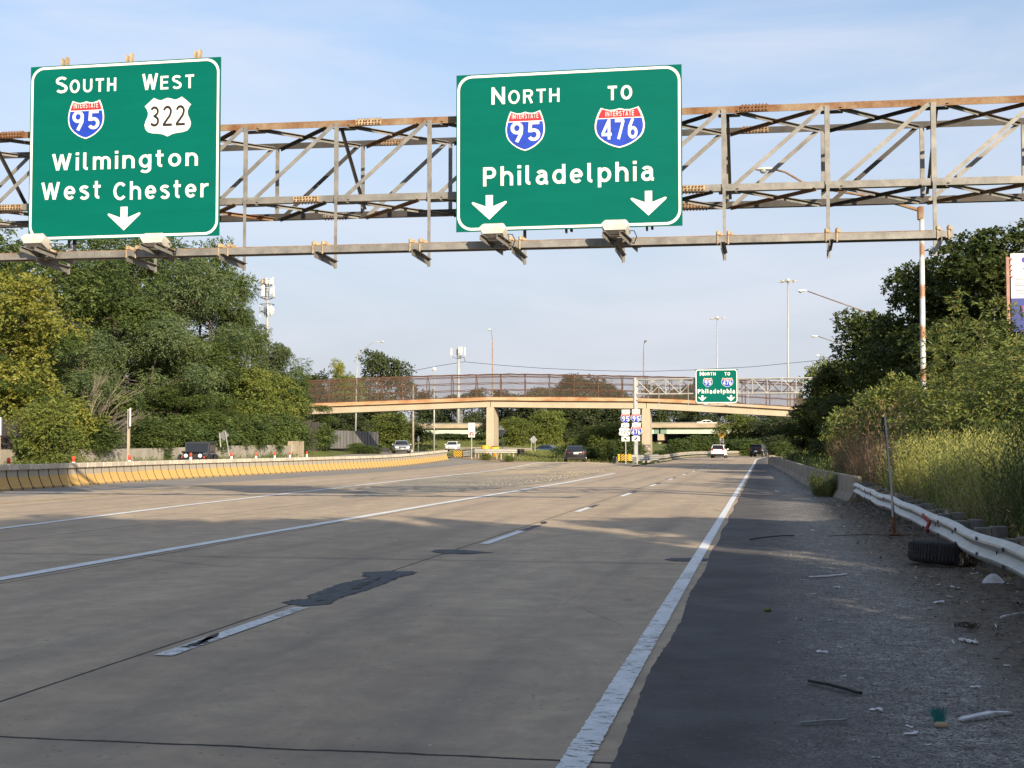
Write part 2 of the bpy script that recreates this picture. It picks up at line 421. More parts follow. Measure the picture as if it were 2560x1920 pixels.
strip('main_road', -10.6, -0.70, -14, 300, 0.0, M_CONC)
strip('exit_ramp_road', lambda y: -24.5 if y < 134 else -24.5 + min(2.5, (y - 134) * 0.25), lambda y: -10.6 if y < 112 else -10.6 - min(3.6, (y - 112) * 0.25), -14, 150, 0.0, M_CONC, follow=False)
strip('left_shoulder', lambda y: -31.0, lambda y: -24.5, -14, 134, 0.0, M_ASPH, follow=False)
strip('opposite_road', lambda y: -44.8 if y < 150 else -44.8 - (y - 150) * 0.09, lambda y: -31.0 if y < 126 else -31.0 - min(4, (y - 126) * 0.16), -14, 214, 0.0, asphalt('pale_asphalt', (0.22, 0.20, 0.17), (0.29, 0.26, 0.22)), follow=False)
_rs = random.Random(9)
strip('right_shoulder', lambda y: -0.81 + .022 * math.sin(y * 1.1) + _rs.uniform(-.008, .008), lambda y: 3.7 if y < 45 else 3.7 - (y - 45) * 0.027 if y < 135 else 1.2, -14, 230, 0.004, M_SHOUL, 0.12)
GORE_Y = [42.5, 45, 50, 56, 62, 70, 80, 92, 104, 116, 128]
GL = np.interp
gl = lambda y: float(GL(y, [42.5, 52, 68, 104, 130], [-13.4, -15.6, -17.25, -18.45, -19.0]) + 0.25 * math.sin(y * 1.7) + 0.15 * math.sin(y * 4.1))
gr = lambda y: float(GL(y, [42.5, 51, 62, 80, 100, 128, 134], [-12.9, -10.5, -9.75, -10.0, -10.7, -11.3, -12.6]) + 0.12 * math.sin(y * 2.3) + 0.1 * math.sin(y * 5.3))
strip('gore_area', gl, gr, 42.5, 136, 0.005, M_GORE, 0.5, False)

n = NT('island_dirt'); c = n.mix(n.rng(n.noise(0.9, 6, .7), .35, .65), (.30, .22, .15), (.19, .15, .095)); c = n.mix(n.rng(n.noise(.5, 5, .7), .55, .65), c, (.13, .15, .05))
c = n.mix(n.rng(n.voro(11, out='Color'), .85, 1, 0, .6), c, (.5, .44, .36)); n.color(c); n.set(.95, spec=.1); n.bump(n.noise(8, 6, .75), .7, .05)
strip('island_ground', lambda y: -32.2 + .25 * math.sin(y * 2.1) + max(0, 135.5 - y) * 1.2, lambda y: -22.6 + .3 * math.sin(y * 1.7) - max(0, 136.5 - y) * .8, 133.6, 144.5, 0.012, n.m, 0.5, False)
# ---- paint
def paint(name, col, wear, edge):
    n = NT(name)
    c = n.mix(n.rng(n.noise(3, 6, 0.7), 0.4, 0.75, 0, 0.7), col, tuple(v * 0.6 for v in col))
    n.color(c); n.set(0.6, spec=0.3)
    f = n.noise(14, 6, 0.75, (0.8, 1.6, 1)); f2 = n.noise(1.0, 4, 0.6)
    n.alpha(n.rng(n.math('ADD', f, n.math('MULTIPLY', f2, wear)), edge, edge + 0.06)); return n.m
P_WHITE = paint('white_road_paint', (0.72, 0.74, 0.74), 0.5, 0.54)
P_EDGE = paint('worn_white_road_paint', (0.70, 0.72, 0.72), 0.5, 0.63)
P_YEL = paint('faded_yellow_road_paint', (0.62, 0.42, 0.10), 0.5, 0.70)
P_DARK = paint('dark_contrast_paint', (0.055, 0.055, 0.06), 0.5, 0.66)
def ribbon(name, pts, w, m, dz=0.009, step=1.0, ragged=0.0, seed=1):
    rr = random.Random(seed)
    ys = [p[1] for p in pts]; xs = [p[0] for p in pts]
    return strip(name, lambda y: float(np.interp(y, ys, xs)) - w / 2 - ragged * rr.random(), lambda y: float(np.interp(y, ys, xs)) + w / 2 + ragged * rr.random(), ys[0], ys[-1], dz, m, step, True)
ribbon('edge_line', [(-0.98, -8), (-0.98, 18)], 0.145, P_EDGE, 0.009, 0.04, 0.012, 3)
ribbon('edge_line', [(-0.98, 18), (-0.98, 230)], 0.155, P_WHITE, 0.009, 2.0)
ribbon('gore_line', [(-9.33, -8), (-9.35, 22), (-9.27, 38), (-9.08, 51), (-8.95, 62), (-9.1, 84)], 0.22, P_WHITE, 0.009, 1.0, 0.02, 5)
ribbon('gore_line', [(-14.6, -8), (-15.1, 25), (-16.0, 36), (-16.9, 54), (-17.5, 68), (-18.65, 104), (-18.9, 118)], 0.2, P_WHITE, 0.009, 1.0, 0.02, 6)
ribbon('yellow_line', [(-21.2, -8), (-21.8, 36), (-22.3, 50), (-23.3, 72), (-23.4, 90), (-23.2, 140)], 0.17, P_YEL, 0.009, 1.0)
DASH = [(-2.0, 1.1), (10.1, 13.35), (22.6, 26.2), (34.15, 36.6), (45.1, 48.4), (56.75, 59.8), (68, 71), (79.5, 82.5), (91, 94), (103, 106), (115, 118), (127, 130), (139, 142), (151, 154), (163, 166), (175, 178)]
for i, (a, b) in enumerate(DASH):
    ribbon('lane_dash', [(-4.66, a), (-4.66, b)], 0.16, P_EDGE if i == 1 else P_WHITE, 0.009, (b - a) / 8)
    if i != 1: ribbon('lane_contrast_dash', [(-4.66, b + 0.02), (-4.66, b + 2.6)], 0.17, P_DARK, 0.007, 0.65)

# ---- patches of newer asphalt, outlines measured on the ground
def patch(pts, ox, oy, k, dz=0.006, rag=1.0, mt_=None):
    w = [gnd(ox + x / k, oy + y / k) for x, y in pts]; rr = random.Random(len(pts) + int(rag * 7)); o = []
    for i, p in enumerate(w):                      # ragged rim
        q = w[(i + 1) % len(w)]; m = max(2, int((q - p).length / 0.09))
        for j in range(m):
            t = p.lerp(q, j / m); o.append((t.x + rag * rr.uniform(-.025, .025), t.y + rag * rr.uniform(-.04, .04), dz))
    mb = MB(); mb.add(o, [tuple(range(len(o)))[::-1]])
    return tag(mb.build('road_patch', mt_ or M_PATCH), kind='structure')
M_RIM_ = mat('tarry_patch_rim', (.035, .033, .032), (.06, .056, .052), 9, rough=.8)
patch([(330, 1355), (480, 1375), (690, 1365), (760, 1320), (870, 1290), (1010, 1245), (1150, 1200), (1250, 1150), (1380, 1125), (1380, 1105), (1200, 1100), (970, 1110), (980, 1140), (1040, 1150), (850, 1190), (760, 1210), (640, 1260), (550, 1300), (560, 1320), (440, 1325)], 600, 1080, 3.16)
patch([(330, 1355), (480, 1375), (690, 1365), (760, 1320), (870, 1290), (1010, 1245), (1150, 1200), (1250, 1150), (1380, 1125), (1380, 1105), (1200, 1100), (970, 1110), (980, 1140), (1040, 1150), (850, 1190), (760, 1210), (640, 1260), (550, 1300), (560, 1320), (440, 1325)], 600, 1080, 3.16, 0.0035, 1.9, M_RIM_)
patch([(1510, 945), (1560, 930), (1720, 930), (1990, 955), (1800, 965), (1620, 962)], 600, 1080, 3.16)
patch([(1510, 945), (1560, 930), (1720, 930), (1990, 955), (1800, 965), (1620, 962)], 600, 1080, 3.16, 0.0035, 1.9, M_RIM_)
patch([(1140, 945), (1200, 935), (1400, 932), (1540, 940), (1450, 958), (1250, 962)], 1300, 1100, 3.16)
patch([(1140, 945), (1200, 935), (1400, 932), (1540, 940), (1450, 958), (1250, 962)], 1300, 1100, 3.16, 0.0035, 1.9, M_RIM_)
M_HOLE = mat('broken_patch_hole', (0.02, 0.019, 0.018), (0.05, 0.045, 0.04), 8, bump=0.8)
for q in ([(870, 1250), (960, 1195), (1050, 1185), (1020, 1205), (930, 1245)], [(590, 1335), (640, 1325), (665, 1335), (620, 1345)], [(1050, 1170), (1110, 1150), (1130, 1152), (1080, 1175)]):
    o = patch(q, 600, 1080, 3.16, 0.011); o.data.materials[0] = M_HOLE; o.name = 'pothole'
o = patch([(1110, 300), (1250, 250), (1330, 225), (1350, 205), (1285, 235), (1270, 262), (1190, 290)], 0, 1500, 2.458, 0.012); o.data.materials[0] = M_HOLE; o.name = 'pothole'
o = patch([(160, 655), (190, 645), (222, 650), (210, 662), (180, 664)], 1300, 1100, 3.16, 0.011); o.data.materials[0] = M_HOLE; o.name = 'pothole'
# ---------------------------------------------------------------- metals and sign sheeting
def steel(name, base, dark, rust, amt_lo, amt_hi, rough=0.6, metal=0.35):
    n = NT(name)
    c = n.mix(n.rng(n.noise(2.2, 6, 0.65, (1, 1, 1)), 0.35, 0.7), base, dark)
    c = n.mix(n.rng(n.noise(1.3, 8, 0.7), amt_lo, amt_hi), c, rust)
    c = n.mix(n.rng(n.noise(11, 4, 0.7), 0.55, 0.8, 0, 0.5), c, tuple(v * 0.55 for v in rust))
    n.color(c); n.set(rough, metal, 0.4); n.bump(n.noise(40, 4), 0.15, 0.01); return n.m
M_GALV = steel('weathered_galvanised_steel', (0.255, 0.245, 0.226), (0.13, 0.124, 0.114), (0.26, 0.13, 0.055), 0.60, 0.78)
M_RUST = steel('rust_streaked_steel', (0.26, 0.20, 0.135), (0.21, 0.12, 0.06), (0.155, 0.066, 0.023), 0.42, 0.62, 0.8, 0.15)
M_GALV2 = steel('light_galvanised_steel', (0.40, 0.40, 0.385), (0.31, 0.31, 0.30), (0.25, 0.15, 0.08), 0.74, 0.9)
M_DKSTEEL = steel('stained_and_shaded_steel', (0.062, 0.058, 0.052), (0.035, 0.032, 0.029), (0.085, 0.043, 0.02), 0.55, 0.75)  # base darkened further so the rear chords carry their shade in the colour
M_BOLT = mat('rusty_bolts', (0.075, 0.035, 0.018), (0.16, 0.07, 0.03), 20, rough=0.85)
M_ALU = mat('aluminium_sign_back', (0.36, 0.36, 0.355), (0.28, 0.28, 0.275), 2.5, rough=0.5, metal=0.5)
def sheet(name, c, var=0.08, rough=0.45):
    n = NT(name)
    k = n.mix(n.rng(n.noise(0.9, 5, 0.6, (0.5, 1, 2.2)), 0.3, 0.75), c, tuple(v * (1 - var * 2) for v in c))
    X, Y, Z = n.xyz()
    seam = n.rng(n.math('PINGPONG', Z, 0.305), 0.0, 0.008, 0.22, 0)
    k = n.mix(seam, k, tuple(v * 0.4 for v in c))
    n.color(k); n.set(rough, 0, 0.06); return n.m
M_GREEN = sheet('green_reflective_sheeting', (0.001, 0.108, 0.082))
M_WHITE = mat('white_reflective_sheeting', (0.70, 0.69, 0.66), (0.60, 0.59, 0.565), 2.5, rough=0.45)
M_BLUE = mat('blue_reflective_sheeting', (0.010, 0.045, 0.38), (0.010, 0.037, 0.31), 3, rough=0.45)
M_RED = mat('red_reflective_sheeting', (0.40, 0.02, 0.03), (0.34, 0.017, 0.025), 3, rough=0.45)
M_BLACK = mat('black_lettering', (0.014, 0.013, 0.013), rough=0.55)

# ---------------------------------------------------------------- lettering: strokes of even weight, like road-sign alphabets
def _arc(x, y, rx, ry, a0, a1, n=None):
    n = n or max(3, int(abs(a1 - a0) / 15)); return [(x + rx * math.cos(R(a0 + (a1 - a0) * i / n)), y + ry * math.sin(R(a0 + (a1 - a0) * i / n))) for i in range(n + 1)]
def _alphabet(s):
    h = s / 2; T = 1 - h; X = .76; G = {}
    bowl = lambda x: _arc(x, .38, .23, .38 - h, 0, 360, 28)
    G['S'] = (.66, [_arc(.33, .735, .25, .265 - h, 28, 270) + _arc(.33, .265, .255, .285 - h, 90, -152)[1:]])
    G['O'] = (.74, [_arc(.37, .5, .37 - h, .5 - h, 0, 360, 32)])
    G['U'] = (.68, [[(h, 1), (h, .36)] + _arc(.34, .36, .34 - h, .36 - h, 180, 360) + [(.68 - h, 1)]])
    G['T'] = (.60, [[(0, T), (.60, T)], [(.30, T - h), (.30, 0)]])
    G['H'] = (.66, [[(h, 0), (h, 1)], [(.66 - h, 0), (.66 - h, 1)], [(s, .51), (.66 - s, .51)]])
    G['W'] = (.98, [[(h, 1), (.29, h * .6)], [(.29, h * .6), (.49, 1 - h * .6)], [(.49, 1 - h * .6), (.69, h * .6)], [(.69, h * .6), (.98 - h, 1)]])
    G['E'] = (.56, [[(h, 0), (h, 1)], [(s, T), (.56, T)], [(s, .52), (.52, .52)], [(s, h), (.56, h)]])
    G['N'] = (.68, [[(h, 0), (h, 1)], [(.68 - h, 0), (.68 - h, 1)], [(h, 1 - h), (.68 - h, h)]])
    G['R'] = (.64, [[(h, 0), (h, 1)], [(s, T), (.36, T)] + _arc(.37, .72, .26 - h + .01, .28 - h, 90, -90) + [(s, .44 + h)], [(.36, .44 + h), (.56, 0)]])
    G['P'] = (.62, [[(h, 0), (h, 1)], [(s, T), (.36, T)] + _arc(.36, .70, .26 - h, .30 - h, 90, -90) + [(s, .40 + h)]])
    G['C'] = (.68, [_arc(.37, .5, .37 - h, .5 - h, 42, 318)])
    G['G'] = (.70, [_arc(.37, .5, .37 - h, .5 - h, 42, 345) + [(.66, .45), (.42, .45)]])
    G['I'] = (s, [[(h, 0), (h, 1)]])
    G['A'] = (.70, [[(h * .8, 0), (.35, 1 - h)], [(.35, 1 - h), (.70 - h * .8, 0)], [(.18, .30), (.52, .30)]])
    G['M'] = (.78, [[(h, 0), (h, 1)], [(.78 - h, 0), (.78 - h, 1)], [(h, T), (.39, .3)], [(.39, .3), (.78 - h, T)]])
    G['Y'] = (.66, [[(h, 1), (.33, .5)], [(.66 - h, 1), (.33, .5)], [(.33, .5), (.33, 0)]])
    G['D'] = (.66, [[(h, 0), (h, 1)], [(s, T), (.3, T)] + _arc(.3, .5, .36 - h, .5 - h, 90, -90) + [(s, h)]])
    G['Z'] = (.60, [[(0, T), (.56, T)], [(.54, T), (.06, h)], [(.04, h), (.60, h)]])
    G['V'] = (.68, [[(h, 1), (.34, h * .5)], [(.34, h * .5), (.68 - h, 1)]])
    G['L'] = (.54, [[(h, 0), (h, 1)], [(s, h), (.54, h)]])
    G['&'] = (.5, [[(0, .5), (.5, .5)], [(.25, .75), (.25, .25)]])
    G['i'] = (s, [[(h, 0), (h, X)], [(h - h * 1.12, .96), (h - h * .75, .96 + 0), (h + h * .75, .96), (h + h * 1.12, .96)]])
    G['l'] = (.27, [[(h, 1.02), (h, .2)] + _arc(.2 + h * .2, .2, .2 - h * .8, .2 - h, 180, 275)])
    G['n'] = (.60, [[(h, 0), (h, X)], _arc(.30, .42, .30 - h, X - .42 - h, 165, 0) + [(.60 - h, 0)]])
    G['m'] = (.88, [[(h, 0), (h, X)], _arc(.265, .46, .265 - h, X - .46 - h, 165, 0) + [(.53 - h, 0)], _arc(.615, .46, .265 - h, X - .46 - h, 165, 0) + [(.88 - h, 0)]])
    G['h'] = (.60, [[(h, 0), (h, 1.02)], _arc(.30, .42, .30 - h, X - .42 - h, 165, 0) + [(.60 - h, 0)]])
    G['r'] = (.42, [[(h, 0), (h, X)], _arc(.36, .40, .36 - h, X - .40 - h, 165, 78)])
    G['g'] = (.60, [bowl(.30), [(.60 - h, X), (.60 - h, -.06)] + _arc(.31, -.06, .29 - h, .25 - h, 0, -150)])
    G['d'] = (.60, [bowl(.30), [(.60 - h, 0), (.60 - h, 1.02)]])
    G['p'] = (.60, [bowl(.31), [(h, -.26), (h, X)]])
    G['o'] = (.62, [_arc(.31, .38, .31 - h, .38 - h, 0, 360, 28)])
    G['e'] = (.60, [[(s * .9, .385), (.60 - h * .6, .385)], _arc(.30, .38, .30 - h, .38 - h, 0, 318)])
    G['s'] = (.50, [_arc(.25, .555, .175, .205 - h, 25, 270) + _arc(.25, .205, .18, .235 - h + .03 - .03, 90, -155)[1:]])
    G['t'] = (.40, [[(.16, .98), (.16, .2)] + _arc(.16 + .13, .2, .13, .2 - h, 180, 282), [(0, X - h), (.38, X - h)]])
    G['a'] = (.58, [_arc(.27, .50, .27 - h, X - .50 - h, 150, 0) + [(.54 - h, .18)] + [(.56 - h * .6, h * .9), (.58, h * .8)], [(.54 - h, .44), (.27, .44)] + _arc(.26, .25, .26 - h, .19, 90, 270)[0:] + [(.34, .075), (.44, .17)]])
    G['9'] = (.56, [_arc(.28, .69, .28 - h, .31 - h, 0, 360, 26), [(.56 - h, .66), (.46, .40), (.27, 0)]])
    G['5'] = (.56, [[(.52, T), (.12, T)], [(.13, 1), (.10, .46)], _arc(.27, .33, .29 - h, .31 - h, 128, -150)])
    G['3'] = (.54, [_arc(.26, .745, .26 - h, .255 - h, 155, -80), _arc(.26, .275, .28 - h, .275 - h, 82, -152), [(.2, .515), (.3, .515)]])
    G['2'] = (.56, [_arc(.28, .715, .27 - h, .285 - h, 165, -20) + [(.42, .5), (h * .9, h * 1.3)], [(.02, h), (.56, h)]])
    G['4'] = (.60, [[(.45, 0), (.45, 1)], [(.45, 1 - h * .5), (.07, .27)], [(.02, .25), (.60, .25)]])
    G['7'] = (.54, [[(0, T), (.52, T)], [(.48, T), (.2, 0)]])
    G['6'] = (.56, [_arc(.28, .31, .28 - h, .31 - h, 0, 360, 26), [(h, .34), (.10, .60), (.29, 1)]])
    return G
_abc = {}
def _stroke(pts, s):
    pts = [p for i, p in enumerate(pts) if i == 0 or math.hypot(p[0] - pts[i - 1][0], p[1] - pts[i - 1][1]) > 1e-4]
    closed = len(pts) > 4 and math.hypot(pts[0][0] - pts[-1][0], pts[0][1] - pts[-1][1]) < 1e-6
    if closed: pts = pts[:-1]
    n = len(pts); L = []; Rr = []
    for i, p in enumerate(pts):
        a = pts[i - 1] if (i or closed) else None; b = pts[(i + 1) % n] if (i < n - 1 or closed) else None
        d1 = (p[0] - a[0], p[1] - a[1]) if a else None; d2 = (b[0] - p[0], b[1] - p[1]) if b else None
        if d1 is None: d1 = d2
        if d2 is None: d2 = d1
        l1, l2 = math.hypot(*d1) or 1, math.hypot(*d2) or 1
        n1, n2 = (-d1[1] / l1, d1[0] / l1), (-d2[1] / l2, d2[0] / l2)
        m = (n1[0] + n2[0], n1[1] + n2[1]); k = m[0] * n1[0] + m[1] * n1[1]
        k = s / 2 * min(2 / max(k, .2) / 1, 2.2) / 1 * .5 * 2 / 2 if False else (s / 2) / max(k, .45)
        L.append((p[0] + m[0] * k, p[1] + m[1] * k)); Rr.append((p[0] - m[0] * k, p[1] - m[1] * k))
    v = L + Rr; f = [(i, i + 1, n + i + 1, n + i) for i in range(n - 1)]
    if closed: f.append((n - 1, 0, n, 2 * n - 1))
    return v, f
def put_text(mb, s, x0, x1, z0, z1, y, wt=0.18, gap=0.26):
    """fits the written word s into the box x0..x1, z0..z1 of the plane y"""
    if wt not in _abc: _abc[wt] = _alphabet(wt)
    G = _abc[wt]; x = 0; parts = []
    for ch in s:
        w, st = G[ch]; parts += [(x, q) for q in st]; x += w + gap
    V = [(_x + v[0], v[1]) for _x, q in parts for v in _stroke(q, wt)[0]]
    a, b = min(v[0] for v in V), max(v[0] for v in V); c, d = min(v[1] for v in V), max(v[1] for v in V)
    for i, (_x, q) in enumerate(parts):
        v, f = _stroke(q, wt)
        mb.add([(x0 + (_x + p[0] - a) / (b - a) * (x1 - x0), y - 0.0006 * (i % 3), z0 + (p[1] - c) / (d - c) * (z1 - z0)) for p in v], f)
    return mb

ISH = [(0, .475), (.10, .445), (.20, .44), (.30, .47), (.375, .5), (.43, .37), (.475, .22), (.497, .08), (.495, -.02), (.47, -.14), (.42, -.235), (.33, -.33), (.22, -.41), (.11, -.465), (0, -.5)]
USH = [(0, .485), (.07, .465), (.14, .43), (.21, .445), (.30, .5), (.40, .40), (.5, .29), (.455, .22), (.425, .12), (.435, .02), (.475, -.08), (.5, -.18), (.485, -.28), (.43, -.365), (.33, -.405), (.22, -.415), (.11, -.44), (0, -.5)]
def mirror(h): return h + [(-x, y) for x, y in h[-2:0:-1]]
def clip(poly, c, above):
    o = []
    for i, p in enumerate(poly):
        q = poly[(i + 1) % len(poly)]
        ip, iq = ((p[1] >= c) == above), ((q[1] >= c) == above)
        if ip: o.append(p)
        if ip != iq:
            t = (c - p[1]) / (q[1] - p[1]); o.append((p[0] + (q[0] - p[0]) * t, c))
    return o
def plane(mb, outline, y): mb.add([(a, y, b) for a, b in outline], [tuple(range(len(outline)))[::-1]])
def scaled(poly, cx_, cz, w, h, k=1.0): return [(cx_ + a * w * k, cz + b * h * k) for a, b in poly]
def interstate(parent, cx_, cz, w, h, y, num, nb, ib, red_text=True, thick=0.004):
    """white-edged shield: red crown over blue field; nb/ib = boxes of the numerals and of the small word"""
    s = mirror(ISH); mb = MB(); mb.plate(scaled(s, cx_, cz, w, h), y - thick, thick)
    sh = mb.build('route_shield', M_WHITE, parent)
    ins = scaled(s, cx_, cz, w, h, 0.93)
    cut = cz + 0.235 * h
    mb = MB(); plane(mb, clip(ins, cut - 0.012 * h, False), y - thick - 0.004); mb.build('shield_field', M_BLUE, sh)
    mb = MB(); plane(mb, clip(ins, cut + 0.012 * h, True), y - thick - 0.004); mb.build('shield_crown', M_RED, sh)
    mb = MB(); put_text(mb, num, *nb, y - thick - 0.008, 0.155, 0.20); mb.build('route_number', M_WHITE, sh)
    if red_text:
        mb = MB(); put_text(mb, 'INTERSTATE', *ib, y - thick - 0.008, 0.13, 0.22); mb.build('lettering', M_WHITE, sh)
    return sh
def us_shield(parent, cx_, cz, w, h, y, num, nb):
    mb = MB(); mb.plate(scaled(mirror(USH), cx_, cz, w, h), y - 0.004, 0.004)
    sh = mb.build('route_shield', M_WHITE, parent)
    mb = MB(); put_text(mb, num, *nb, y - 0.008, 0.125, 0.20); mb.build('route_number', M_BLACK, sh)
def down_arrow(parent, x0, x1, z0, z1, y, sx0, sx1):
    c = (sx0 + sx1) / 2; h = z1 - z0; r = 0.02 * (x1 - x0) / 0.8
    o = [(sx0, z1), (sx1, z1), (sx1, z0 + .54 * h), (x1 - 2 * r, z0 + .735 * h), (x1 - .4 * r, z0 + .73 * h), (x1, z0 + .70 * h), (x1 - .6 * r, z0 + .65 * h),
         (c, z0), (x0 + .6 * r, z0 + .65 * h), (x0, z0 + .70 * h), (x0 + .4 * r, z0 + .73 * h), (x0 + 2 * r, z0 + .735 * h), (sx0, z0 + .54 * h)]
    mb = MB(); plane(mb, o, y - 0.006); return mb.build('down_arrow', M_WHITE, parent)
def rrect(x0, x1, z0, z1, r, n=8):
    o = []
    for cx_, cz, a0 in ((x1 - r, z1 - r, 0), (x0 + r, z1 - r, 90), (x0 + r, z0 + r, 180), (x1 - r, z0 + r, 270)):
        for i in range(n + 1):
            a = R(a0 + 90 * i / n); o.append((cx_ + r * math.cos(a), cz + r * math.sin(a)))
    return o
def border(parent, x0, x1, z0, z1, y, marg, w, r, m):
    a = rrect(x0 + marg, x1 - marg, z0 + marg, z1 - marg, r); b = rrect(x0 + marg + w, x1 - marg - w, z0 + marg + w, z1 - marg - w, r - w * .8); n = len(a)
    mb = MB(); mb.add([(p, y - 0.005, q) for p, q in a] + [(p, y - 0.005, q) for p, q in b], [(i, i + n, (i + 1) % n + n, (i + 1) % n) for i in range(n)])
    return mb.build('sign_border', m, parent)

class SignPx:
    """turns boxes measured on the photo into boxes on the sign's plane y = Y"""
    def __init__(self, Y, ox, oy, k): self.Y, self.ox, self.oy, self.k = Y, ox, oy, k
    def bx(self, x0, x1, y0, y1):
        px = lambda x: self.ox + x / self.k
        py = lambda y: self.oy + y / self.k
        xm, ym = px((x0 + x1) / 2), py((y0 + y1) / 2)
        return (at(px(x0), ym, self.Y).x, at(px(x1), ym, self.Y).x, at(xm, py(y1), self.Y).z, at(xm, py(y0), self.Y).z)
def words(parent, S, items, y, m=None, wt=0.149):
    for s, *b in items:
        mb = MB(); put_text(mb, s, *S.bx(*b[:4]), y - 0.006, b[4] if len(b) > 4 else wt, b[5] if len(b) > 5 else 0.215); mb.build('lettering', m or M_WHITE, parent)

SY = 30.9                                             # the two big signs hang in this plane
def guide_sign(name, label, x0, x1, z0, z1, y=SY, r=0.34, bw=0.06, posts=()):
    t = thing(name, label, 'road sign', ((x0 + x1) / 2, y, z0))
    mb = MB(); mb.box(((x0 + x1) / 2, y + 0.02, (z0 + z1) / 2), (x1 - x0, 0.04, z1 - z0)); p = mb.build('sign_panel', M_GREEN, t)
    mb = MB()
    for i in range(5):
        z = z0 + (z1 - z0) * (i + .5) / 5; mb.box(((x0 + x1) / 2, y + 0.075, z), (x1 - x0 - .1, 0.06, 0.08))
    mb.build('back_stiffener', M_ALU, t)
    border(t, x0, x1, z0, z1, y, 0.025, bw, r, M_WHITE)
    return t
s1 = guide_sign('overhead_road_sign', 'green overhead sign reading South 95 West 322 Wilmington West Chester', -17.97, -12.94, 6.76, 11.14)
S = SignPx(SY, 0, 100, 2.861)
mb = MB(); mb.bar((-16.85, SY + .25, 6.2), (-16.85, SY + .25, 6.9), .07, .07); mb.build('mounting_post', M_DKSTEEL, s1)
words(s1, S, [('S', 400, 485, 263, 381, 0.158), ('OUTH', 500, 832, 277, 373, 0.167, .24), ('W', 1017, 1131, 239, 357, 0.162), ('EST', 1148, 1388, 252, 351, 0.162, .26),
              ('Wilmington', 373, 1416, 791, 957, 0.153), ('West', 296, 720, 1011, 1146, 0.153), ('Chester', 812, 1492, 1003, 1139, 0.153)], SY)
def shield_px(fn, parent, S, box, num, nb, ib=None, y=SY):
    x0, x1, z0, z1 = S.bx(*box)
    if fn is us_shield: us_shield(parent, (x0 + x1) / 2, (z0 + z1) / 2, x1 - x0, z1 - z0, y - .004, num, S.bx(*nb))
    else: interstate(parent, (x0 + x1) / 2, (z0 + z1) / 2, x1 - x0, z1 - z0, y - .004, num, S.bx(*nb), S.bx(*ib) if ib else None, ib is not None)
shield_px(interstate, s1, S, (487, 746, 432, 708), '95', (520, 713, 505, 649), (530, 704, 450, 488))
shield_px(us_shield, s1, S, (1035, 1367, 410, 690), '322', (1077, 1325, 470, 616))
b = S.bx(770, 1005, 1193, 1362); c = S.bx(862, 912, 1193, 1362); down_arrow(s1, *b, SY, c[0], c[1])
s2 = guide_sign('overhead_road_sign', 'green overhead sign reading North 95 To 476 Philadelphia, nearest of the two', -7.05, -1.78, 6.67, 10.38)
S = SignPx(SY, 1100, 140, 3.19)
words(s2, S, [('N', 411, 519, 249, 386, 0.158), ('ORTH', 545, 953, 265, 378, 0.153, .22), ('TO', 1338, 1533, 235, 350, .18, .24), ('Philadelphia', 344, 1707, 857, 1056, 0.158)], SY)
shield_px(interstate, s2, S, (523, 838, 437, 757), '95', (564, 800, 523, 690), (575, 786, 460, 500))
shield_px(interstate, s2, S, (1232, 1635, 408, 733), '476', (1287, 1576, 498, 667), (1320, 1548, 440, 480))
for q in ((253, 533, 1110, 1305, 365, 422), (1520, 1808, 1075, 1272, 1634, 1692)):
    b = S.bx(*q[:4]); c = S.bx(q[4], q[5], q[2], q[3]); down_arrow(s2, *b, SY, c[0], c[1])
M_WOODP = mat('weathered_tan_steel', (0.40, 0.31, 0.20), (0.28, 0.2, 0.12), 5, rough=0.8)
for t, xs, z0, z1, dz in ((s1, (-17.15, -15.42, -13.62), 6.80, 11.36, 0.0), (s2, (-6.3, -4.42, -2.55), 6.60, 10.3, 0.0)):
    for x in xs:
        mb = MB(); mb.box((x - .05, SY + .18, (z0 + z1) / 2), (.045, .12, z1 - z0)); mb.box((x + .07, SY + .19, (z0 + z1) / 2 + .03), (.05, .14, z1 - z0))
        mb.build('mounting_post', M_WOODP if t is s1 else M_DKSTEEL, t)

# ---------------------------------------------------------------- the overhead truss
YF, YR = 31.32, 33.5
def chord(p, q, Y): a, b = at(*p, Y), at(*q, Y); return lambda x: Vector((x, Y, a.z + (b.z - a.z) * (x - a.x) / (b.x - a.x)))
FT = chord((552, 320), (2560, 247.5), YF); FB = chord((552, 504), (2560, 448), YF)
RT = chord((552, 371), (2560, 303), YR); RB = chord((552, 546), (2560, 492), YR)
CW = chord((552, 629), (2384, 585), 29.95)
XA, XB = -34.6, 9.9
xk0 = at(615, 420, YF).x; dxk = (at(2335, 420, YF).x - xk0) / 7
XK = [xk0 + dxk * k for k in range(-10, 12)]; XK = [x for x in XK if XA < x < XB]
gan = thing('overhead_sign_gantry', 'rusty steel truss gantry spanning the road with two green signs', 'sign gantry', (XB, YR, 0))
for fn, nm, m, sz in ((FT, 'top_chord', M_RUST, -1), (RT, 'top_chord', M_DKSTEEL, -1), (FB, 'bottom_chord', M_GALV, -1), (RB, 'bottom_chord', M_DKSTEEL, 1)):
    mb = MB(); mb.angle(fn(XA), fn(XB), 0.15, 0.16, 0.018, sx=-1, sz=1 if nm[0] == 't' else -1)
    if nm[0] == 'b': mb.bar(fn(XA) + Vector((0, .07, 0)), fn(XB) + Vector((0, .07, 0)), 0.02, 0.15)
    mb.build(nm, m, gan)
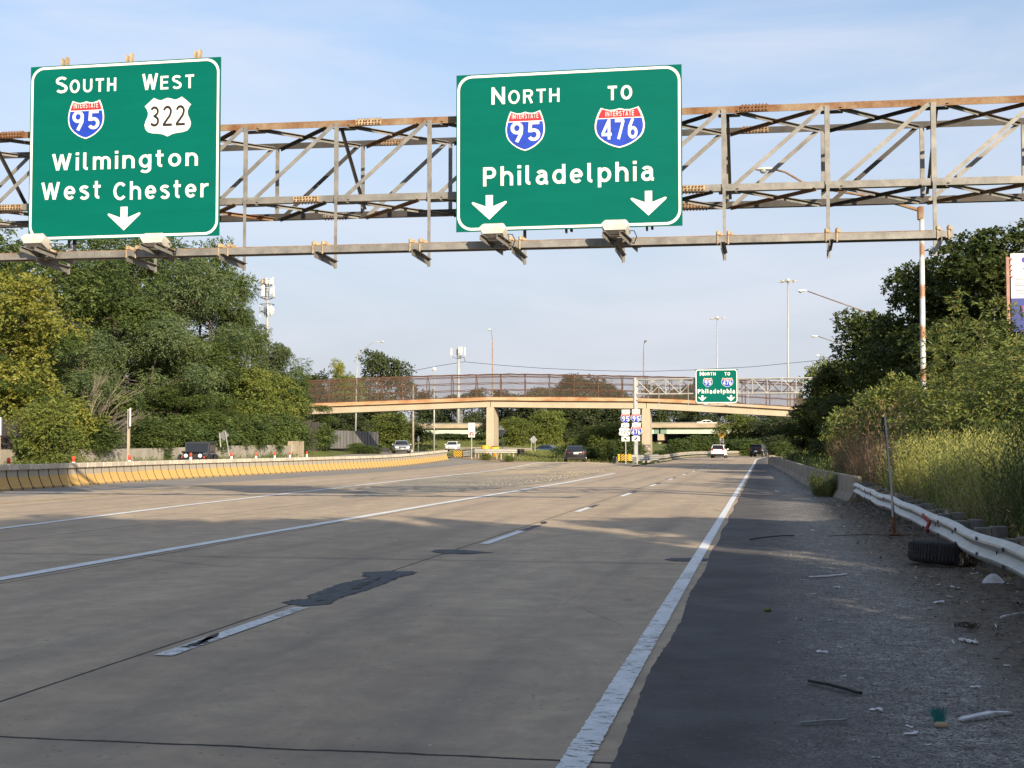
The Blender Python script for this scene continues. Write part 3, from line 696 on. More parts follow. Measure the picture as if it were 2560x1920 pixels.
for i, x in enumerate(XK):
    mb = MB(); a, b = FT(x), FB(x); o = Vector((0, -.03, 0))
    mb.angle(b + o, a + o, 0.12, 0.11, 0.014, up=(1, 0, 0), sx=1, sz=-1); mb.build('truss_vertical', M_GALV, gan)
    mb = MB(); mb.angle(RB(x), RT(x), 0.1, 0.10, 0.014, up=(1, 0, 0), sx=1, sz=-1); mb.build('truss_vertical', M_GALV, gan)
    if i + 1 < len(XK):
        x2 = XK[i + 1]
        mb = MB(); mb.angle(FB(x + .12) + Vector((0, .03, 0)), FT(x2 - .12) + Vector((0, .03, 0)), 0.08, 0.085, 0.012, up=(0, -1, 0)); mb.build('truss_diagonal', M_GALV, gan)
        mb = MB(); mb.angle(RB(x + .12) + Vector((0, .03, 0)), RT(x2 - .12) + Vector((0, .03, 0)), 0.09, 0.09, 0.012, up=(0, -1, 0)); mb.build('truss_diagonal', M_GALV if i % 3 else M_DKSTEEL, gan)
        d = Vector((0, 0, -.07))
        for A, B, m in ((FT, RT, M_GALV), (FB, RB, M_GALV)):
            mb = MB(); mb.angle(A(x + .25) + d, B(x2 - .1) + d, 0.075, 0.08, 0.012); mb.build('lateral_brace', M_RUST if (A is FB and i == 8) else m, gan)
            mb = MB(); mb.angle(B(x + .1) + d * 1.4, A(x2 - .25) + d * 1.4, 0.07, 0.075, 0.012); mb.build('lateral_brace', M_DKSTEEL if i % 2 else M_RUST, gan)
            mb = MB(); mb.box(A(x) + Vector((.12, .22, -.085)), (.5, .3, .012)); mb.build('gusset_plate', M_DKSTEEL, gan)
    if i % 2 == 0:
        mb = MB(); mb.angle(FT(x) + Vector((.06, .08, -.1)), RB(x) + Vector((.06, -.08, .1)), 0.06, 0.07, 0.012); mb.build('sway_brace', M_DKSTEEL, gan)
# bolted splices
def splice(fn, x, m, front=True, top=False):
    p = fn(x); w = .64
    mb = MB(); mb.box(p + Vector((0, -.03, 0)), (w, .016, .125))
    if top: mb.box(p + Vector((0, .06, .085)), (w, .14, .016))
    mb.cur = 1; rr = random.Random(int(x * 100))
    for k in range(8):
        xx = p.x - w / 2 + .05 + (w - .1) * k / 7
        for zz in (-.03, .035):
            c = Vector((xx + rr.uniform(-.01, .01), p.y - .038, p.z + zz)); mb.tube([c, c + Vector((0, -.03, 0))], .019, 6)
        c = Vector((xx, p.y + .05, p.z + (.09 if top else -.085))); mb.tube([c, c + Vector((0, 0, .035 if top else -.035))], .017, 6)
    mb.build('splice_plate', [m, M_BOLT], gan)
fx = lambda px, py, Y: at(px, py, Y).x
splice(FT, fx(922, 312, YF), M_WOODP, top=True); splice(FB, fx(766, 498, YF), M_WOODP); splice(FT, fx(1886, 273, YF), M_RUST, top=True); splice(FB, fx(1728, 470, YF), M_WOODP)
splice(RT, fx(983, 352, YR), M_RUST, top=True); splice(RT, fx(1888, 320, YR), M_RUST, top=True); splice(RB, fx(838, 536, YR), M_GALV); splice(RB, fx(1738, 510, YR), M_RUST); splice(FB, fx(28, 515, YF), M_WOODP)
splice(FT, fx(30, 332, YF), M_RUST, top=True)
# catwalk rail slung below the truss on hangers
CX1 = at(2384, 585, 29.95).x
mb = MB()
for y, h in ((29.95, .055), (30.24, .055)):
    mb.bar(CW(XA + 1) + Vector((0, y - 29.95, .0)), CW(CX1) + Vector((0, y - 29.95, .0)), .022, .15)
    mb.bar(CW(XA + 1) + Vector((0, y - 29.95 + .05, -.069)), CW(CX1) + Vector((0, y - 29.95 + .05, -.069)), .08, .012)
    mb.bar(CW(XA + 1) + Vector((0, y - 29.95 + .05, .069)), CW(CX1) + Vector((0, y - 29.95 + .05, .069)), .08, .012)
mb.bar(CW(XA + 1) + Vector((0, .16, -.03)), CW(CX1) + Vector((0, .16, -.03)), .24, .03)
mb.build('catwalk_rail', M_GALV, gan)
mb = MB(); mb.bar(CW(XA + 1) + Vector((0, .02, .085)), CW(CX1 - .4) + Vector((0, .02, .085)), .05, .018); mb.build('conduit_strip', M_RUST, gan)
for i, x in enumerate(XK):
    if x > CX1 + .1: continue
    zc = CW(x).z
    mb = MB(); b = FB(x)
    mb.angle(Vector((x, YF - .06, zc - .28)), Vector((x, YF - .06, b.z)), .07, .075, .012, up=(1, 0, 0), sx=1, sz=-1); mb.build('hanger', M_GALV, gan)
    mb = MB(); mb.angle(Vector((x - .04, 29.82, zc - .13)), Vector((x - .02, YF - .02, zc - .17)), .08, .15, .014); mb.build('walkway_bracket', M_GALV, gan)
    for q in (-.11, .12):
        mb = MB()
        mb.box((x + q, 29.98, zc + .14), (.075, .13, .12), ch=.03); mb.bar((x + q, 29.98, zc + .17), (x + q + .12, 30.3, zc + .10), .05, .07)
        mb.box((x + q, 29.925, zc - .01), (.03, .02, .2)); mb.build('rail_clamp', M_WOODP, gan)
# end frames standing outside the roadway
for x in (XA + .2, XB - .2):
    for fn in (FT, RT):
        p = fn(x); mb = MB(); mb.tube([(x, p.y, -.1), (x, p.y, p.z + .1)], .22, 12); mb.build('support_post', M_GALV, gan)
    mb = MB()
    for z in (2.5, 5.0): mb.bar((x, YF, z), (x, YR, z + 2), .1, .1)
    mb.build('end_frame_brace', M_GALV, gan)

# ---------------------------------------------------------------- lamps that light the signs from below
M_LAMPH = mat('cream_lamp_housing', (0.55, 0.53, 0.48), (0.45, 0.42, 0.37), 4, rough=0.5, fine=.05)
M_LENS = mat('clouded_lens', (0.35, 0.36, 0.34), (0.28, 0.28, 0.27), 6, rough=0.2)
def sign_lamp(px, py, label):
    c = at(px, py, 29.55); zc = CW(c.x).z
    t = thing('sign_lamp', label, 'sign light', (c.x, 29.95, zc), 'lamps on the catwalk lighting the signs')
    mb = MB(); w, d, h = .56, .44, .26; tl = 0.35
    Mx = Matrix.Rotation(-tl, 3, 'X')
    pts = []
    for z, a, b in ((-h / 2, w * .40, d * .40), (-h / 2 + .10, w * .52, d * .5), (-h / 2 + .125, w * .54, d * .52), (h / 2 - .04, w * .44, d * .44), (h / 2, w * .38, d * .36)):
        pts += [c + Mx @ Vector(q) for q in ((-a, -b, z), (a, -b, z), (a, b, z), (-a, b, z))]
    fs = [(3, 2, 1, 0), (16, 17, 18, 19)]
    for L in range(4):
        for i in range(4):
            j = (i + 1) % 4; fs.append((L * 4 + i, L * 4 + j, L * 4 + 4 + j, L * 4 + 4 + i))
    mb.add(pts, fs); mb.build('lamp_housing', M_LAMPH, t)
    mb = MB(); mb.box(c + Mx @ Vector((0, .06, h / 2 + .004)), (w * .62, d * .5, .012), M=Mx); mb.build('lens', M_LENS, t)
    mb = MB()
    for s in (-.13, .13): mb.bar(c + Vector((s, 0, -.12)), Vector((c.x + s, 29.6, zc + .1)), .03, .04); 
    mb.box((c.x, 29.6, zc + .09), (.42, .12, .05)); mb.build('swivel_mount', M_DKSTEEL, t)
    mb = MB()
    for s in (-.22, .16):
        mb.angle(Vector((c.x + s - .05, 29.25, zc + .08)), Vector((c.x + s + .22, 30.55, zc - .10)), .07, .11, .012)
    mb.build('arm_bracket', M_GALV, t)
    mb = MB(); e = c + Vector((.27, .05, -.05))
    mb.tube([e, e + Vector((.12, .03, .0)), e + Vector((.17, .1, -.12)), e + Vector((.1, .2, -.26)), Vector((c.x + .22, 30.0, zc + .05))], .011, 6); mb.build('cable', M_BLACK, t)
sign_lamp(93, 604, 'cream lamp under the left corner of the Wilmington sign')
sign_lamp(390, 603, 'cream lamp under the middle of the Wilmington sign, right of its arrow')
sign_lamp(1236, 580, 'cream lamp below the left arrow of the near Philadelphia sign')
sign_lamp(1540, 571, 'cream lamp below the bottom edge of the near Philadelphia sign, left of its right arrow')
# ---------------------------------------------------------------- concretes and paints of the structures
M_CREAM = mat('cream_painted_concrete', (0.40, 0.335, 0.245), (0.33, 0.275, 0.20), 0.5, .35, .7, rough=0.85, fine=.06)
M_CURB = mat('rust_stained_fascia', (0.44, 0.30, 0.175), (0.27, 0.115, 0.042), 0.35, .40, .66, rough=0.85, stretch=(1, 1, 3))
M_GREYC = mat('weathered_concrete', (0.30, 0.275, 0.23), (0.20, 0.18, 0.145), 0.9, .35, .7, rough=0.9, fine=.1, stretch=(1, 1, .35))
M_TANC = mat('tan_concrete', (0.36, 0.30, 0.215), (0.25, 0.20, 0.145), 0.7, .35, .7, rough=0.9, fine=.1)
M_FENCER = mat('rusty_fence_steel', (0.12, 0.060, 0.036), (0.085, 0.042, 0.025), 3, rough=0.85)
M_POLE = mat('galvanised_pole', (0.46, 0.455, 0.43), (0.36, 0.35, 0.33), 1.5, rough=0.5, metal=.4)
M_BROWNP = mat('brown_rusting_pole', (0.26, 0.19, 0.13), (0.19, 0.115, 0.07), 1.5, rough=0.75)
M_HEADL = mat('lamp_head_grey', (0.50, 0.49, 0.46), (0.40, 0.39, 0.37), 5, rough=0.5)
M_RAIL = steel('guardrail_zinc', (0.44, 0.44, 0.42), (0.33, 0.325, 0.30), (0.24, 0.15, 0.08), 0.66, 0.85, 0.5, 0.45)
M_POST = mat('grey_timber_post', (0.16, 0.15, 0.135), (0.10, 0.095, 0.085), 6, rough=0.9, stretch=(1, 1, .25), bump=.4)
M_YEL = mat('yellow_drum_plastic', (0.72, 0.36, 0.02), (0.62, 0.30, 0.02), 3, rough=0.5)
M_RUBBER = mat('tyre_rubber', (0.016, 0.016, 0.017), (0.03, 0.029, 0.028), 9, rough=0.85, bump=.3)

# ---- yellow and grey movable barrier along the far side of the exit lane
n = NT('yellow_painted_barrier'); X, Y, Z = n.xyz()
w = n.math('ADD', Z, n.math('ADD', n.math('MULTIPLY', n.math('SUBTRACT', n.rand(), 0.5), 0.05), n.math('MULTIPLY', n.math('SUBTRACT', n.noise(1.6, 4), .5), 0.1)))
top = n.mix(n.rng(n.noise(3, 6, .65), .35, .7), (0.36, 0.32, 0.255), (0.25, 0.22, 0.18))
yel = n.mix(n.rng(n.noise(2.5, 6, .65), .4, .75, 0, .55), (0.49, 0.305, 0.085), (0.42, 0.30, 0.15))
c = n.mix(n.rng(w, 0.475, 0.495), yel, top); c = n.mix(n.rng(n.noise(9, 6, .75), .62, .75, 0, .6), c, (0.12, 0.10, 0.08))
c = n.mix(n.rng(Z, 0.0, 0.10, 0.55, 0), c, (0.12, 0.10, 0.08)); n.color(c); n.set(0.8); n.bump(n.noise(30, 4), .2, .01); M_BARY = n.m
n = NT('barrier_cap_steel')
c = n.mix(n.rng(n.rand(), .35, .65), (0.42, 0.37, 0.29), (0.55, 0.50, 0.40)); c = n.mix(n.math('MULTIPLY', n.rng(n.noise(2.2, 6, .7), .48, .62), n.rng(n.rand(), .3, .7)), c, (0.24, 0.09, 0.035))
n.color(c); n.set(0.75); M_CAPS = n.m
path = [(-27.6, 34.0), (-28.24, 47.15), (-28.9, 54.1), (-29.7, 61.5), (-29.95, 69.5), (-29.75, 80.95), (-29.8, 98.2), (-30.4, 128.5)]
ys = np.array([p[1] for p in path]); xs = np.array([p[0] for p in path])
seg = 0.93
PR = [(.30, 0), (.30, .07), (.24, .14), (.105, .47), (.085, .66), (.085, .755)]
full = PR + [(-a, b) for a, b in PR[::-1]]
def barrier_block(label):
    t = thing('barrier_block', label, 'barrier', (0, 0, 0), 'movable barrier blocks edging the exit lane')
    M_JOINT = mat('dark_joint', (.10, .075, .05), rough=.95)
    mb = MB(); mb.sweep(full, [(0, -.42, 0), (0, .42, 0)]); mb.mi[-1] = mb.mi[-2] = 1; mb.build('barrier_body', [M_BARY, M_JOINT], t)
    mb = MB(); mb.box((0, 0, .855), (.37, .905, .205), ch=.02); mb.build('barrier_cap', M_CAPS, t)
    mb = MB(); mb.sweep([(a * .45, b) for a, b in full], [(0, .425, 0), (0, .505, 0)]); mb.box((.25, .465, .035), (.15, .16, .07)); mb.build('hinge', M_JOINT, t)
    return t
b0 = barrier_block('yellow and grey capped concrete block in the barrier chain along the exit lane')
y = 36.0; first = True
while y < 128.3:
    x = float(np.interp(y, ys, xs)); x2 = float(np.interp(y + seg, ys, xs))
    rz = -math.atan2(x2 - x, seg)
    loc = ((x + x2) / 2, y + seg / 2, hz_(x, y))
    last = y + seg >= 128.3
    if first: b0.location = loc; b0.rotation_euler = (0, 0, rz); first = False
    else: copy_tree(b0, loc, rz, label='end block of the yellow and grey barrier, nearest the striped rail nose' if last else None)
    y += seg * math.cos(rz)
# ---- red-topped white delineator tubes behind it
M_ORANGE = mat('red_orange_plastic', (0.62, 0.055, 0.025), rough=0.5); M_WPL = mat('white_plastic', (0.76, 0.75, 0.72), (0.66, 0.65, 0.62), 5, rough=0.45)
def delin(px, py, Y, dup_of=None, label=None):
    p = at(px, py, Y)
    if dup_of: return copy_tree(dup_of, (p.x, p.y, p.z - 1.05), label=label)
    t = thing('delineator_tube', label, 'delineator', (0, 0, 0), 'red and white tubes behind the yellow barrier')
    mb = MB(); mb.lathe((0, 0, 0), [(.2, 0), (.2, .05), (.09, .09), (.075, .8)]); mb.build('tube_body', M_WPL, t, True)
    mb = MB(); mb.lathe((0, 0, .8), [(.078, 0), (.07, .22), (.045, .25)]); mb.build('red_cap', M_ORANGE, t, True)
    t.location = (p.x, p.y, p.z - 1.05); return t
DL = [(22, 1144, 52, 'leftmost red and white tube behind the yellow barrier'), (184, 1141, 58, 'red and white tube left of the tall bare post'), (324, 1138, 66, 'red and white tube at the foot of the tall bare post'),
      (477, 1132, 76, 'red and white tube in front of the black jeep'), (579, 1131, 84, 'red and white tube just right of the leaning sign posts'), (640, 1131, 92, 'red and white tube second right of the leaning sign'),
      (687, 1130.5, 100, 'red and white tube third right of the leaning sign'), (725, 1129.5, 108, 'red and white tube beside the pale end block of the low wall'), (767, 1128.5, 118, 'rightmost red and white tube, past the pale end block')]
d0 = None
for px, py, Y, lb in DL:
    o = delin(px, py, Y, d0, lb)
    if d0 is None: d0 = o

# ---- low concrete wall and the dark panel fence behind the opposite road
wall = thing('retaining_wall', 'low stained concrete wall behind the opposite road under the big trees', 'wall', (-45.3, 60, 0))
for a, b in zip(range(30, 124, 6), range(36, 130, 6)):
    za, zb = hz_(-44.6, a), hz_(-44.6, b); ta = 1.48 + .35 * float(ss(85, 125, a)); tb = 1.48 + .35 * float(ss(85, 125, b))
    mb = MB(); mb.add([(-45.1, a, za - .3), (-45.1, b - .03, zb - .3), (-45.1, b - .03, tb), (-45.1, a, ta), (-45.45, a, za - .3), (-45.45, b - .03, zb - .3), (-45.45, b - .03, tb), (-45.45, a, ta)],
                      [(0, 1, 2, 3), (7, 6, 5, 4), (3, 2, 6, 7), (0, 3, 7, 4), (1, 5, 6, 2)]); mb.build('wall_panel', M_GREYC, wall)
mb = MB(); mb.box((-45.2, 127.6, 1.25), (.5, 3.4, 1.9), ch=.03); mb.build('end_block', M_TANC, wall)
M_DFEN = mat('dark_brown_fence_panel', (0.055, 0.047, 0.043), (0.035, 0.031, 0.029), .8, rough=.85, stretch=(1, 1, .3))
fen = thing('noise_fence', 'dark brown panel fence under ivy and hanging branches', 'fence', (-47.2, 90, 0))
for i, a in enumerate(np.arange(32, 143, 3.0)):
    z = hz_(-47.2, a); mb = MB()
    for k in range(12): mb.box((-47.2 + .03 * (k % 2), a + .125 + k * .245, z + 1.25), (.06, .238, 3.1))
    mb.build('fence_panel', M_DFEN, fen)
    mb = MB(); mb.box((-47.1, a, z + 1.3), (.14, .12, 3.3)); mb.build('fence_post', M_DFEN, fen)
M_GFEN = mat('grey_slat_fence', (0.17, 0.165, 0.16), (0.115, 0.11, 0.108), .7, rough=.75, stretch=(1, 1, .3))
gf = thing('slat_fence', 'grey fence of upright slats standing behind the light pole at the end of the trees', 'fence', (-47, 152, 1))
p, q = at(826, 1121, 146), at(946, 1121, 164)
for i in range(16):
    a, b = p.lerp(q, i / 16), p.lerp(q, (i + 1) / 16 - .004); mb = MB()
    mb.bar((a.x, a.y, a.z + 1.02), (b.x, b.y, b.z + 1.02), .06, 2.05); mb.build('fence_panel', M_GFEN, gf)
    mb = MB(); mb.box((a.x, a.y - .06, a.z + 1.0), (.11, .1, 2.1)); mb.build('fence_post', M_DFEN, gf)
mb = MB(); mb.bar((p.x - 4, p.y - 6, .9), (q.x + 1.5, q.y - 1, 1.1), .5, .9); tag(mb.build('plinth_wall', M_TANC), 'low tan concrete plinth at the foot of the grey slat fence', 'wall')

# ---------------------------------------------------------------- footbridge
YB = 149.0
BOT = ([770, 1130, 1214, 1240, 1361, 1580, 1605, 1700, 1880, 2010], [1035.5, 1020.5, 1017.5, 1017.5, 1019, 1021, 1020.6, 1026, 1036, 1043])
TOP = ([770, 1200, 1224, 1361, 1580, 1700, 1942, 2010], [1017.5, 1002, 1000.5, 1002, 1003, 1007, 1022, 1026])
CUR = ([770, 1200, 1224, 1400, 1578, 1700, 1853, 1942, 2010], [1009, 993.5, 993, 993, 995, 999, 1010, 1015.5, 1020])
FEN = ([745, 891, 1021, 1120, 1265, 1385, 1580, 1735, 1848, 1994, 2010], [952, 945, 940, 937, 933.6, 935.5, 939, 943, 949, 956, 957])
def bz(tab, px): p = at(px, float(np.interp(px, tab[0], tab[1])), YB); return p
fb = thing('footbridge', 'cream footbridge with rusty mesh fence crossing the highway on two piers', 'footbridge', (bz(CUR, 1220).x, YB, 0))
def ribbonbox(tabA, tabB, x0, x1, y0, y1, name, m, inset=0.0):
    mb = MB(); xsn = np.linspace(x0, x1, max(2, int((x1 - x0) / 20)))
    for px in xsn:
        a, b = bz(tabA, px), bz(tabB, px); mb.v += [(a.x, y0, a.z), (a.x, y0, b.z), (a.x, y1, b.z), (a.x, y1, a.z)]
    k = len(xsn)
    for i in range(k - 1):
        for j in range(4): mb.f.append((i * 4 + j, i * 4 + (j + 1) % 4, i * 4 + 4 + (j + 1) % 4, i * 4 + 4 + j))
    mb.f += [(3, 2, 1, 0), tuple((k - 1) * 4 + j for j in range(4))]; mb.mi = [0] * len(mb.f)
    return mb.build(name, m, fb)
for x0, x1 in ((764, 1223.4), (1225, 1614.3), (1615.7, 2012)):
    ribbonbox(TOP, BOT, x0, x1, YB + .35, YB + .95, 'girder', M_CREAM); ribbonbox(TOP, BOT, x0, x1, YB + 2.1, YB + 2.7, 'girder', M_CREAM)
ribbonbox(CUR, TOP, 764, 1740, YB, YB + 3.0, 'deck_fascia', M_CURB); ribbonbox(CUR, TOP, 1740.2, 2012, YB, YB + 3.0, 'deck_fascia', mat('tan_fascia', (0.42, .32, .215), (.34, .25, .16), .5, rough=.85))
for pxl, pxr in ((1215.8, 1233.5), (1604.8, 1624)):
    a, b = at(pxl, 1030, YB).x, at(pxr, 1030, YB).x; zt = bz(BOT, (pxl + pxr) / 2).z; w = b - a
    mb = MB(); c = (a + b) / 2
    mb.add([(c + s * w * .57 , YB + y, -.4) for s, y in ((-1, .1), (1, .1), (1, 2.9), (-1, 2.9))] + [(c + s * w / 2, YB + y, zt - .12) for s, y in ((-1, .1), (1, .1), (1, 2.9), (-1, 2.9))]
           + [(c + s * w * .40, YB + y, zt) for s, y in ((-1, .3), (1, .3), (1, 2.7), (-1, 2.7))],
           [(3, 2, 1, 0)] + [(i, (i + 1) % 4, 4 + (i + 1) % 4, 4 + i) for i in range(4)] + [(4 + i, 4 + (i + 1) % 4, 8 + (i + 1) % 4, 8 + i) for i in range(4)] + [(8, 9, 10, 11)])
    mb.build('pier', M_CREAM, fb)
posts = [760 + 61.3 * i for i in range(21)]
M_MESH = NT('rusty_chain_mesh'); M_MESH.color((0.085, 0.062, 0.05)); M_MESH.set(.8); M_MESH.alpha(M_MESH.rng(M_MESH.noise(0.35, 4), .3, .7, .16, .30)); M_MESH = M_MESH.m
for side, yy, cv in ((0, YB + .12, 1), (1, YB + 2.88, -1)):
    def fz(px, t): a, b = bz(CUR, px), bz(FEN, px); return Vector((a.x, yy, a.z + (b.z - a.z) * t))
    curve = lambda px, t: Vector((0, cv * .9 * max(0, t - .72) ** 1.5 / .28 ** 1.5 * .9, 0))
    for i, px in enumerate(posts):
        px = px - side * 9
        if px > 2005: continue
        mb = MB(); mb.tube([fz(px, t) + curve(px, t) for t in (0, .4, .72, .84, .93, 1)], .052, 6); mb.build('fence_post', M_FENCER, fb)
    for t in (.03, .33, .62, .9, 1.0):
        mb = MB(); mb.tube([fz(px, t) + curve(px, t) + Vector((0, 0, .03 * math.sin(px * .13))) for px in np.linspace(752, 2008, 64)], .036 if t < 1 else .05, 5); mb.build('fence_rail', M_FENCER, fb)
    mb = MB(); pxs = np.linspace(752, 2008, 64); ts = (.02, .35, .72, .86, 1.0)
    for px in pxs: mb.v += [tuple(fz(px, t) + curve(px, t) + Vector((0, .04, 0))) for t in ts]
    mb.f = [(i * 5 + j, i * 5 + j + 1, i * 5 + 6 + j, i * 5 + 5 + j) for i in range(63) for j in range(4)]; mb.mi = [0] * len(mb.f)
    mb.build('fence_mesh', M_MESH, fb)

# ---------------------------------------------------------------- second gantry and its sign, nearer than the footbridge
Y2 = 133.0
g2 = thing('overhead_sign_gantry', 'slender silver truss gantry in front of the footbridge with one green sign', 'sign gantry', (at(1587, 1100, Y2).x, Y2, 0))
ch2 = lambda a, b, Y: (lambda px: Vector((at(px, 960, Y).x, Y, at(px, a + (b - a) * (px - 1587) / 460, Y).z)))
T2, B2 = ch2(948.5, 944.5, Y2), ch2(985, 982, Y2); rz2 = lambda f: (lambda px: f(px) + Vector((0, 1.5, 0)))
T2r, B2r = rz2(T2), rz2(B2)
for f, nm, e in ((T2, 'top_chord', 2084), (B2, 'bottom_chord', 2052), (T2r, 'top_chord', 2084), (B2r, 'bottom_chord', 2052)):
    mb = MB(); mb.tube([f(1587), f(e)], .065, 8); mb.build(nm, M_GALV2, g2)
nd = [1591 + 36.3 * i for i in range(14)]
for i, px in enumerate(nd):
    if px < 2060:
        for t_, b_ in ((T2, B2), (T2r, B2r)): mb = MB(); mb.tube([b_(min(px, 2052)), t_(px)], .038, 6); mb.build('truss_vertical', M_GALV2, g2)
    if i < 13:
        a, b = (px, px + 36.3) if i % 2 else (px + 36.3, px)
        mb = MB(); mb.tube([B2(min(a, 2052)), T2(b)], .04, 6); mb.build('truss_diagonal', M_GALV2, g2)
        mb = MB(); mb.tube([B2r(min(b, 2052)), T2r(a)], .035, 6); mb.build('truss_diagonal', M_GALV2, g2)
        mb = MB(); mb.tube([T2(px), T2r(px + 36.3)] if i % 2 else [T2r(px), T2(px + 36.3)], .045, 6); mb.build('lateral_brace', M_DKSTEEL, g2)
        mb = MB(); mb.tube([T2r(a) , B2r(min(b, 2052))], .045, 6); mb.build('truss_diagonal', M_DKSTEEL if i > 3 else M_GALV2, g2)
for px, yy in ((1587, 0), (1587, 1.5), (2078, 0), (2078, 1.5)):
    x = at(px, 960, Y2).x; mb = MB(); mb.tube([(x, Y2 + yy, -.4), (x, Y2 + yy, T2(1587).z + .15)], .15, 10); mb.build('support_post', M_GALV2, g2)
for px in (1646.5, 1720, 1795, 1870):
    mb = MB(); p = at(px, 1014, Y2 - .55); mb.tube([(p.x, Y2 - .1, p.z - .05), (p.x, Y2 - .1, B2(px).z + 1.2)], .03, 6); mb.tube([(p.x, Y2 - .05, p.z), (p.x, Y2 - 1.1, p.z)], .03, 6); mb.build('hanger', M_GALV2, g2)
mb = MB(); mb.bar(at(1640, 1014, Y2 - 1), at(1882, 1013, Y2 - 1), .08, .05); mb.build('catwalk_rail', M_GALV2, g2)
S8 = SignPx(Y2 - .35, 1500, 880, 4.254)
x0, x1, z0, z1 = S8.bx(1015, 1463, 183, 545)
s3 = guide_sign('overhead_road_sign', 'distant green overhead sign reading North 95 To 476 Philadelphia, in front of the footbridge', x0, x1, z0, z1, Y2 - .35, .26, .08)
YS = Y2 - .35
words(s3, S8, [('N', 1061, 1103, 211, 252, .2), ('ORTH', 1107, 1230, 217, 251, .2, .2), ('TO', 1325, 1383, 215, 250, .19), ('Philadelphia', 1040, 1437, 391, 452, .22, .22)], YS)
shield_px(interstate, s3, S8, (1096, 1197, 275, 371), '95', (1113, 1183, 303, 350), (1113, 1180, 283, 297), y=YS)
shield_px(interstate, s3, S8, (1291, 1416, 273, 372), '476', (1309, 1399, 302, 350), (1316, 1392, 281, 296), y=YS)
for q in ((1046, 1131, 462, 524, 1078, 1100), (1349, 1435, 460, 522, 1383, 1405)):
    b = S8.bx(*q[:4]); c = S8.bx(q[4], q[5], q[2], q[3]); down_arrow(s3, *b, YS, c[0], c[1])
for px, lb in ((1764, 'small lamp under the left half of the distant Philadelphia sign'), (1817, 'small lamp under the right half of the distant Philadelphia sign')):
    p = at(px, 1010.5, Y2 - 1.0)
    t = thing('sign_lamp', lb, 'sign light', p, 'lamps under the distant sign')
    mb = MB(); mb.box(p, (.42, .35, .16), ch=.05); mb.build('lamp_housing', M_LAMPH, t)
    mb = MB(); mb.box(p + Vector((0, .05, .09)), (.3, .22, .02)); mb.build('lens', M_LENS, t)

# ---------------------------------------------------------------- route markers by the pier
YM = 127.0; SM = SignPx(YM, 1530, 1010, 11.06)
def plate_px(parent, S, y, box, m=M_WHITE, name='sign_plate', t=.01):
    x0, x1, z0, z1 = S.bx(*box); mb = MB(); mb.box(((x0 + x1) / 2, y + t / 2, (z0 + z1) / 2), (x1 - x0, t, z1 - z0)); return mb.build(name, m, parent)
def arrow45(parent, S, y, x0, y0, x1, y1, m=M_BLACK):
    a = S.bx(x0, x0 + 1, y0, y0 + 1); b = S.bx(x1, x1 + 1, y1, y1 + 1); p, q = Vector((a[0], 0, a[2])), Vector((b[0], 0, b[2]))
    d = (q - p); L = d.length; d.normalize(); s = Vector((d.z, 0, -d.x)); w = .055
    o = [p + s * w, p + d * L * .6 + s * w, p + d * L * .55 + s * .15, q, p + d * L * .55 - s * .15, p + d * L * .6 - s * w, p - s * w]
    mb = MB(); mb.add([(v.x, y - .006, v.z) for v in o], [tuple(range(7))[::-1]]); mb.add([(v.x, y - .006, v.z) for v in o], []) ; mb.build('direction_arrow', m, parent)
def post_px(parent, px, ytop, y, zb=-.2, w=.07, m=None, yy=.05, name='post'):
    p = at(px, ytop, y); mb = MB(); mb.box((p.x, y + yy + .03, (p.z + zb) / 2), (w, .05, p.z - zb)); mb.build(name, m or M_POLE, parent)
rm = thing('route_marker', 'South 95 and West 322 route shields stacked on one post, arrow pointing up left', 'road sign', (at(1564, 1100, YM).x, YM, 0))
plate_px(rm, SM, YM, (270, 497, 157, 262)); words(rm, SM, [('SOUTH', 296, 480, 180, 238, .15, .2)], YM, M_BLACK)
shield_px(interstate, rm, SM, (242, 511, 264, 530), '95', (283, 474, 345, 475), (300, 455, 282, 318), y=YM)
plate_px(rm, SM, YM, (257, 472, 537, 640)); words(rm, SM, [('WEST', 295, 440, 566, 614, .16, .2)], YM, M_BLACK)
shield_px(us_shield, rm, SM, (190, 500, 648, 892), '322', (230, 467, 705, 838), y=YM)
plate_px(rm, SM, YM, (265, 485, 900, 1030)); arrow45(rm, SM, YM, 405, 1003, 342, 932); post_px(rm, 1564, 1030, YM)
rm = thing('route_marker', 'North 95 and To 476 route shields stacked on one post, arrow pointing up right', 'road sign', (at(1591, 1100, YM).x, YM, 0))
plate_px(rm, SM, YM, (553, 776, 152, 254)); words(rm, SM, [('NORTH', 570, 760, 178, 232, .15, .2)], YM, M_BLACK)
shield_px(interstate, rm, SM, (532, 797, 256, 522), '95', (568, 762, 336, 465), (590, 750, 275, 310), y=YM)
plate_px(rm, SM, YM, (557, 790, 520, 622)); words(rm, SM, [('TO', 625, 720, 556, 602, .16, .5)], YM, M_BLACK)
shield_px(interstate, rm, SM, (510, 832, 625, 888), '476', (553, 782, 705, 832), (580, 765, 648, 684), y=YM)
plate_px(rm, SM, YM, (553, 773, 896, 1026)); arrow45(rm, SM, YM, 622, 998, 708, 920); post_px(rm, 1592, 1030, YM)

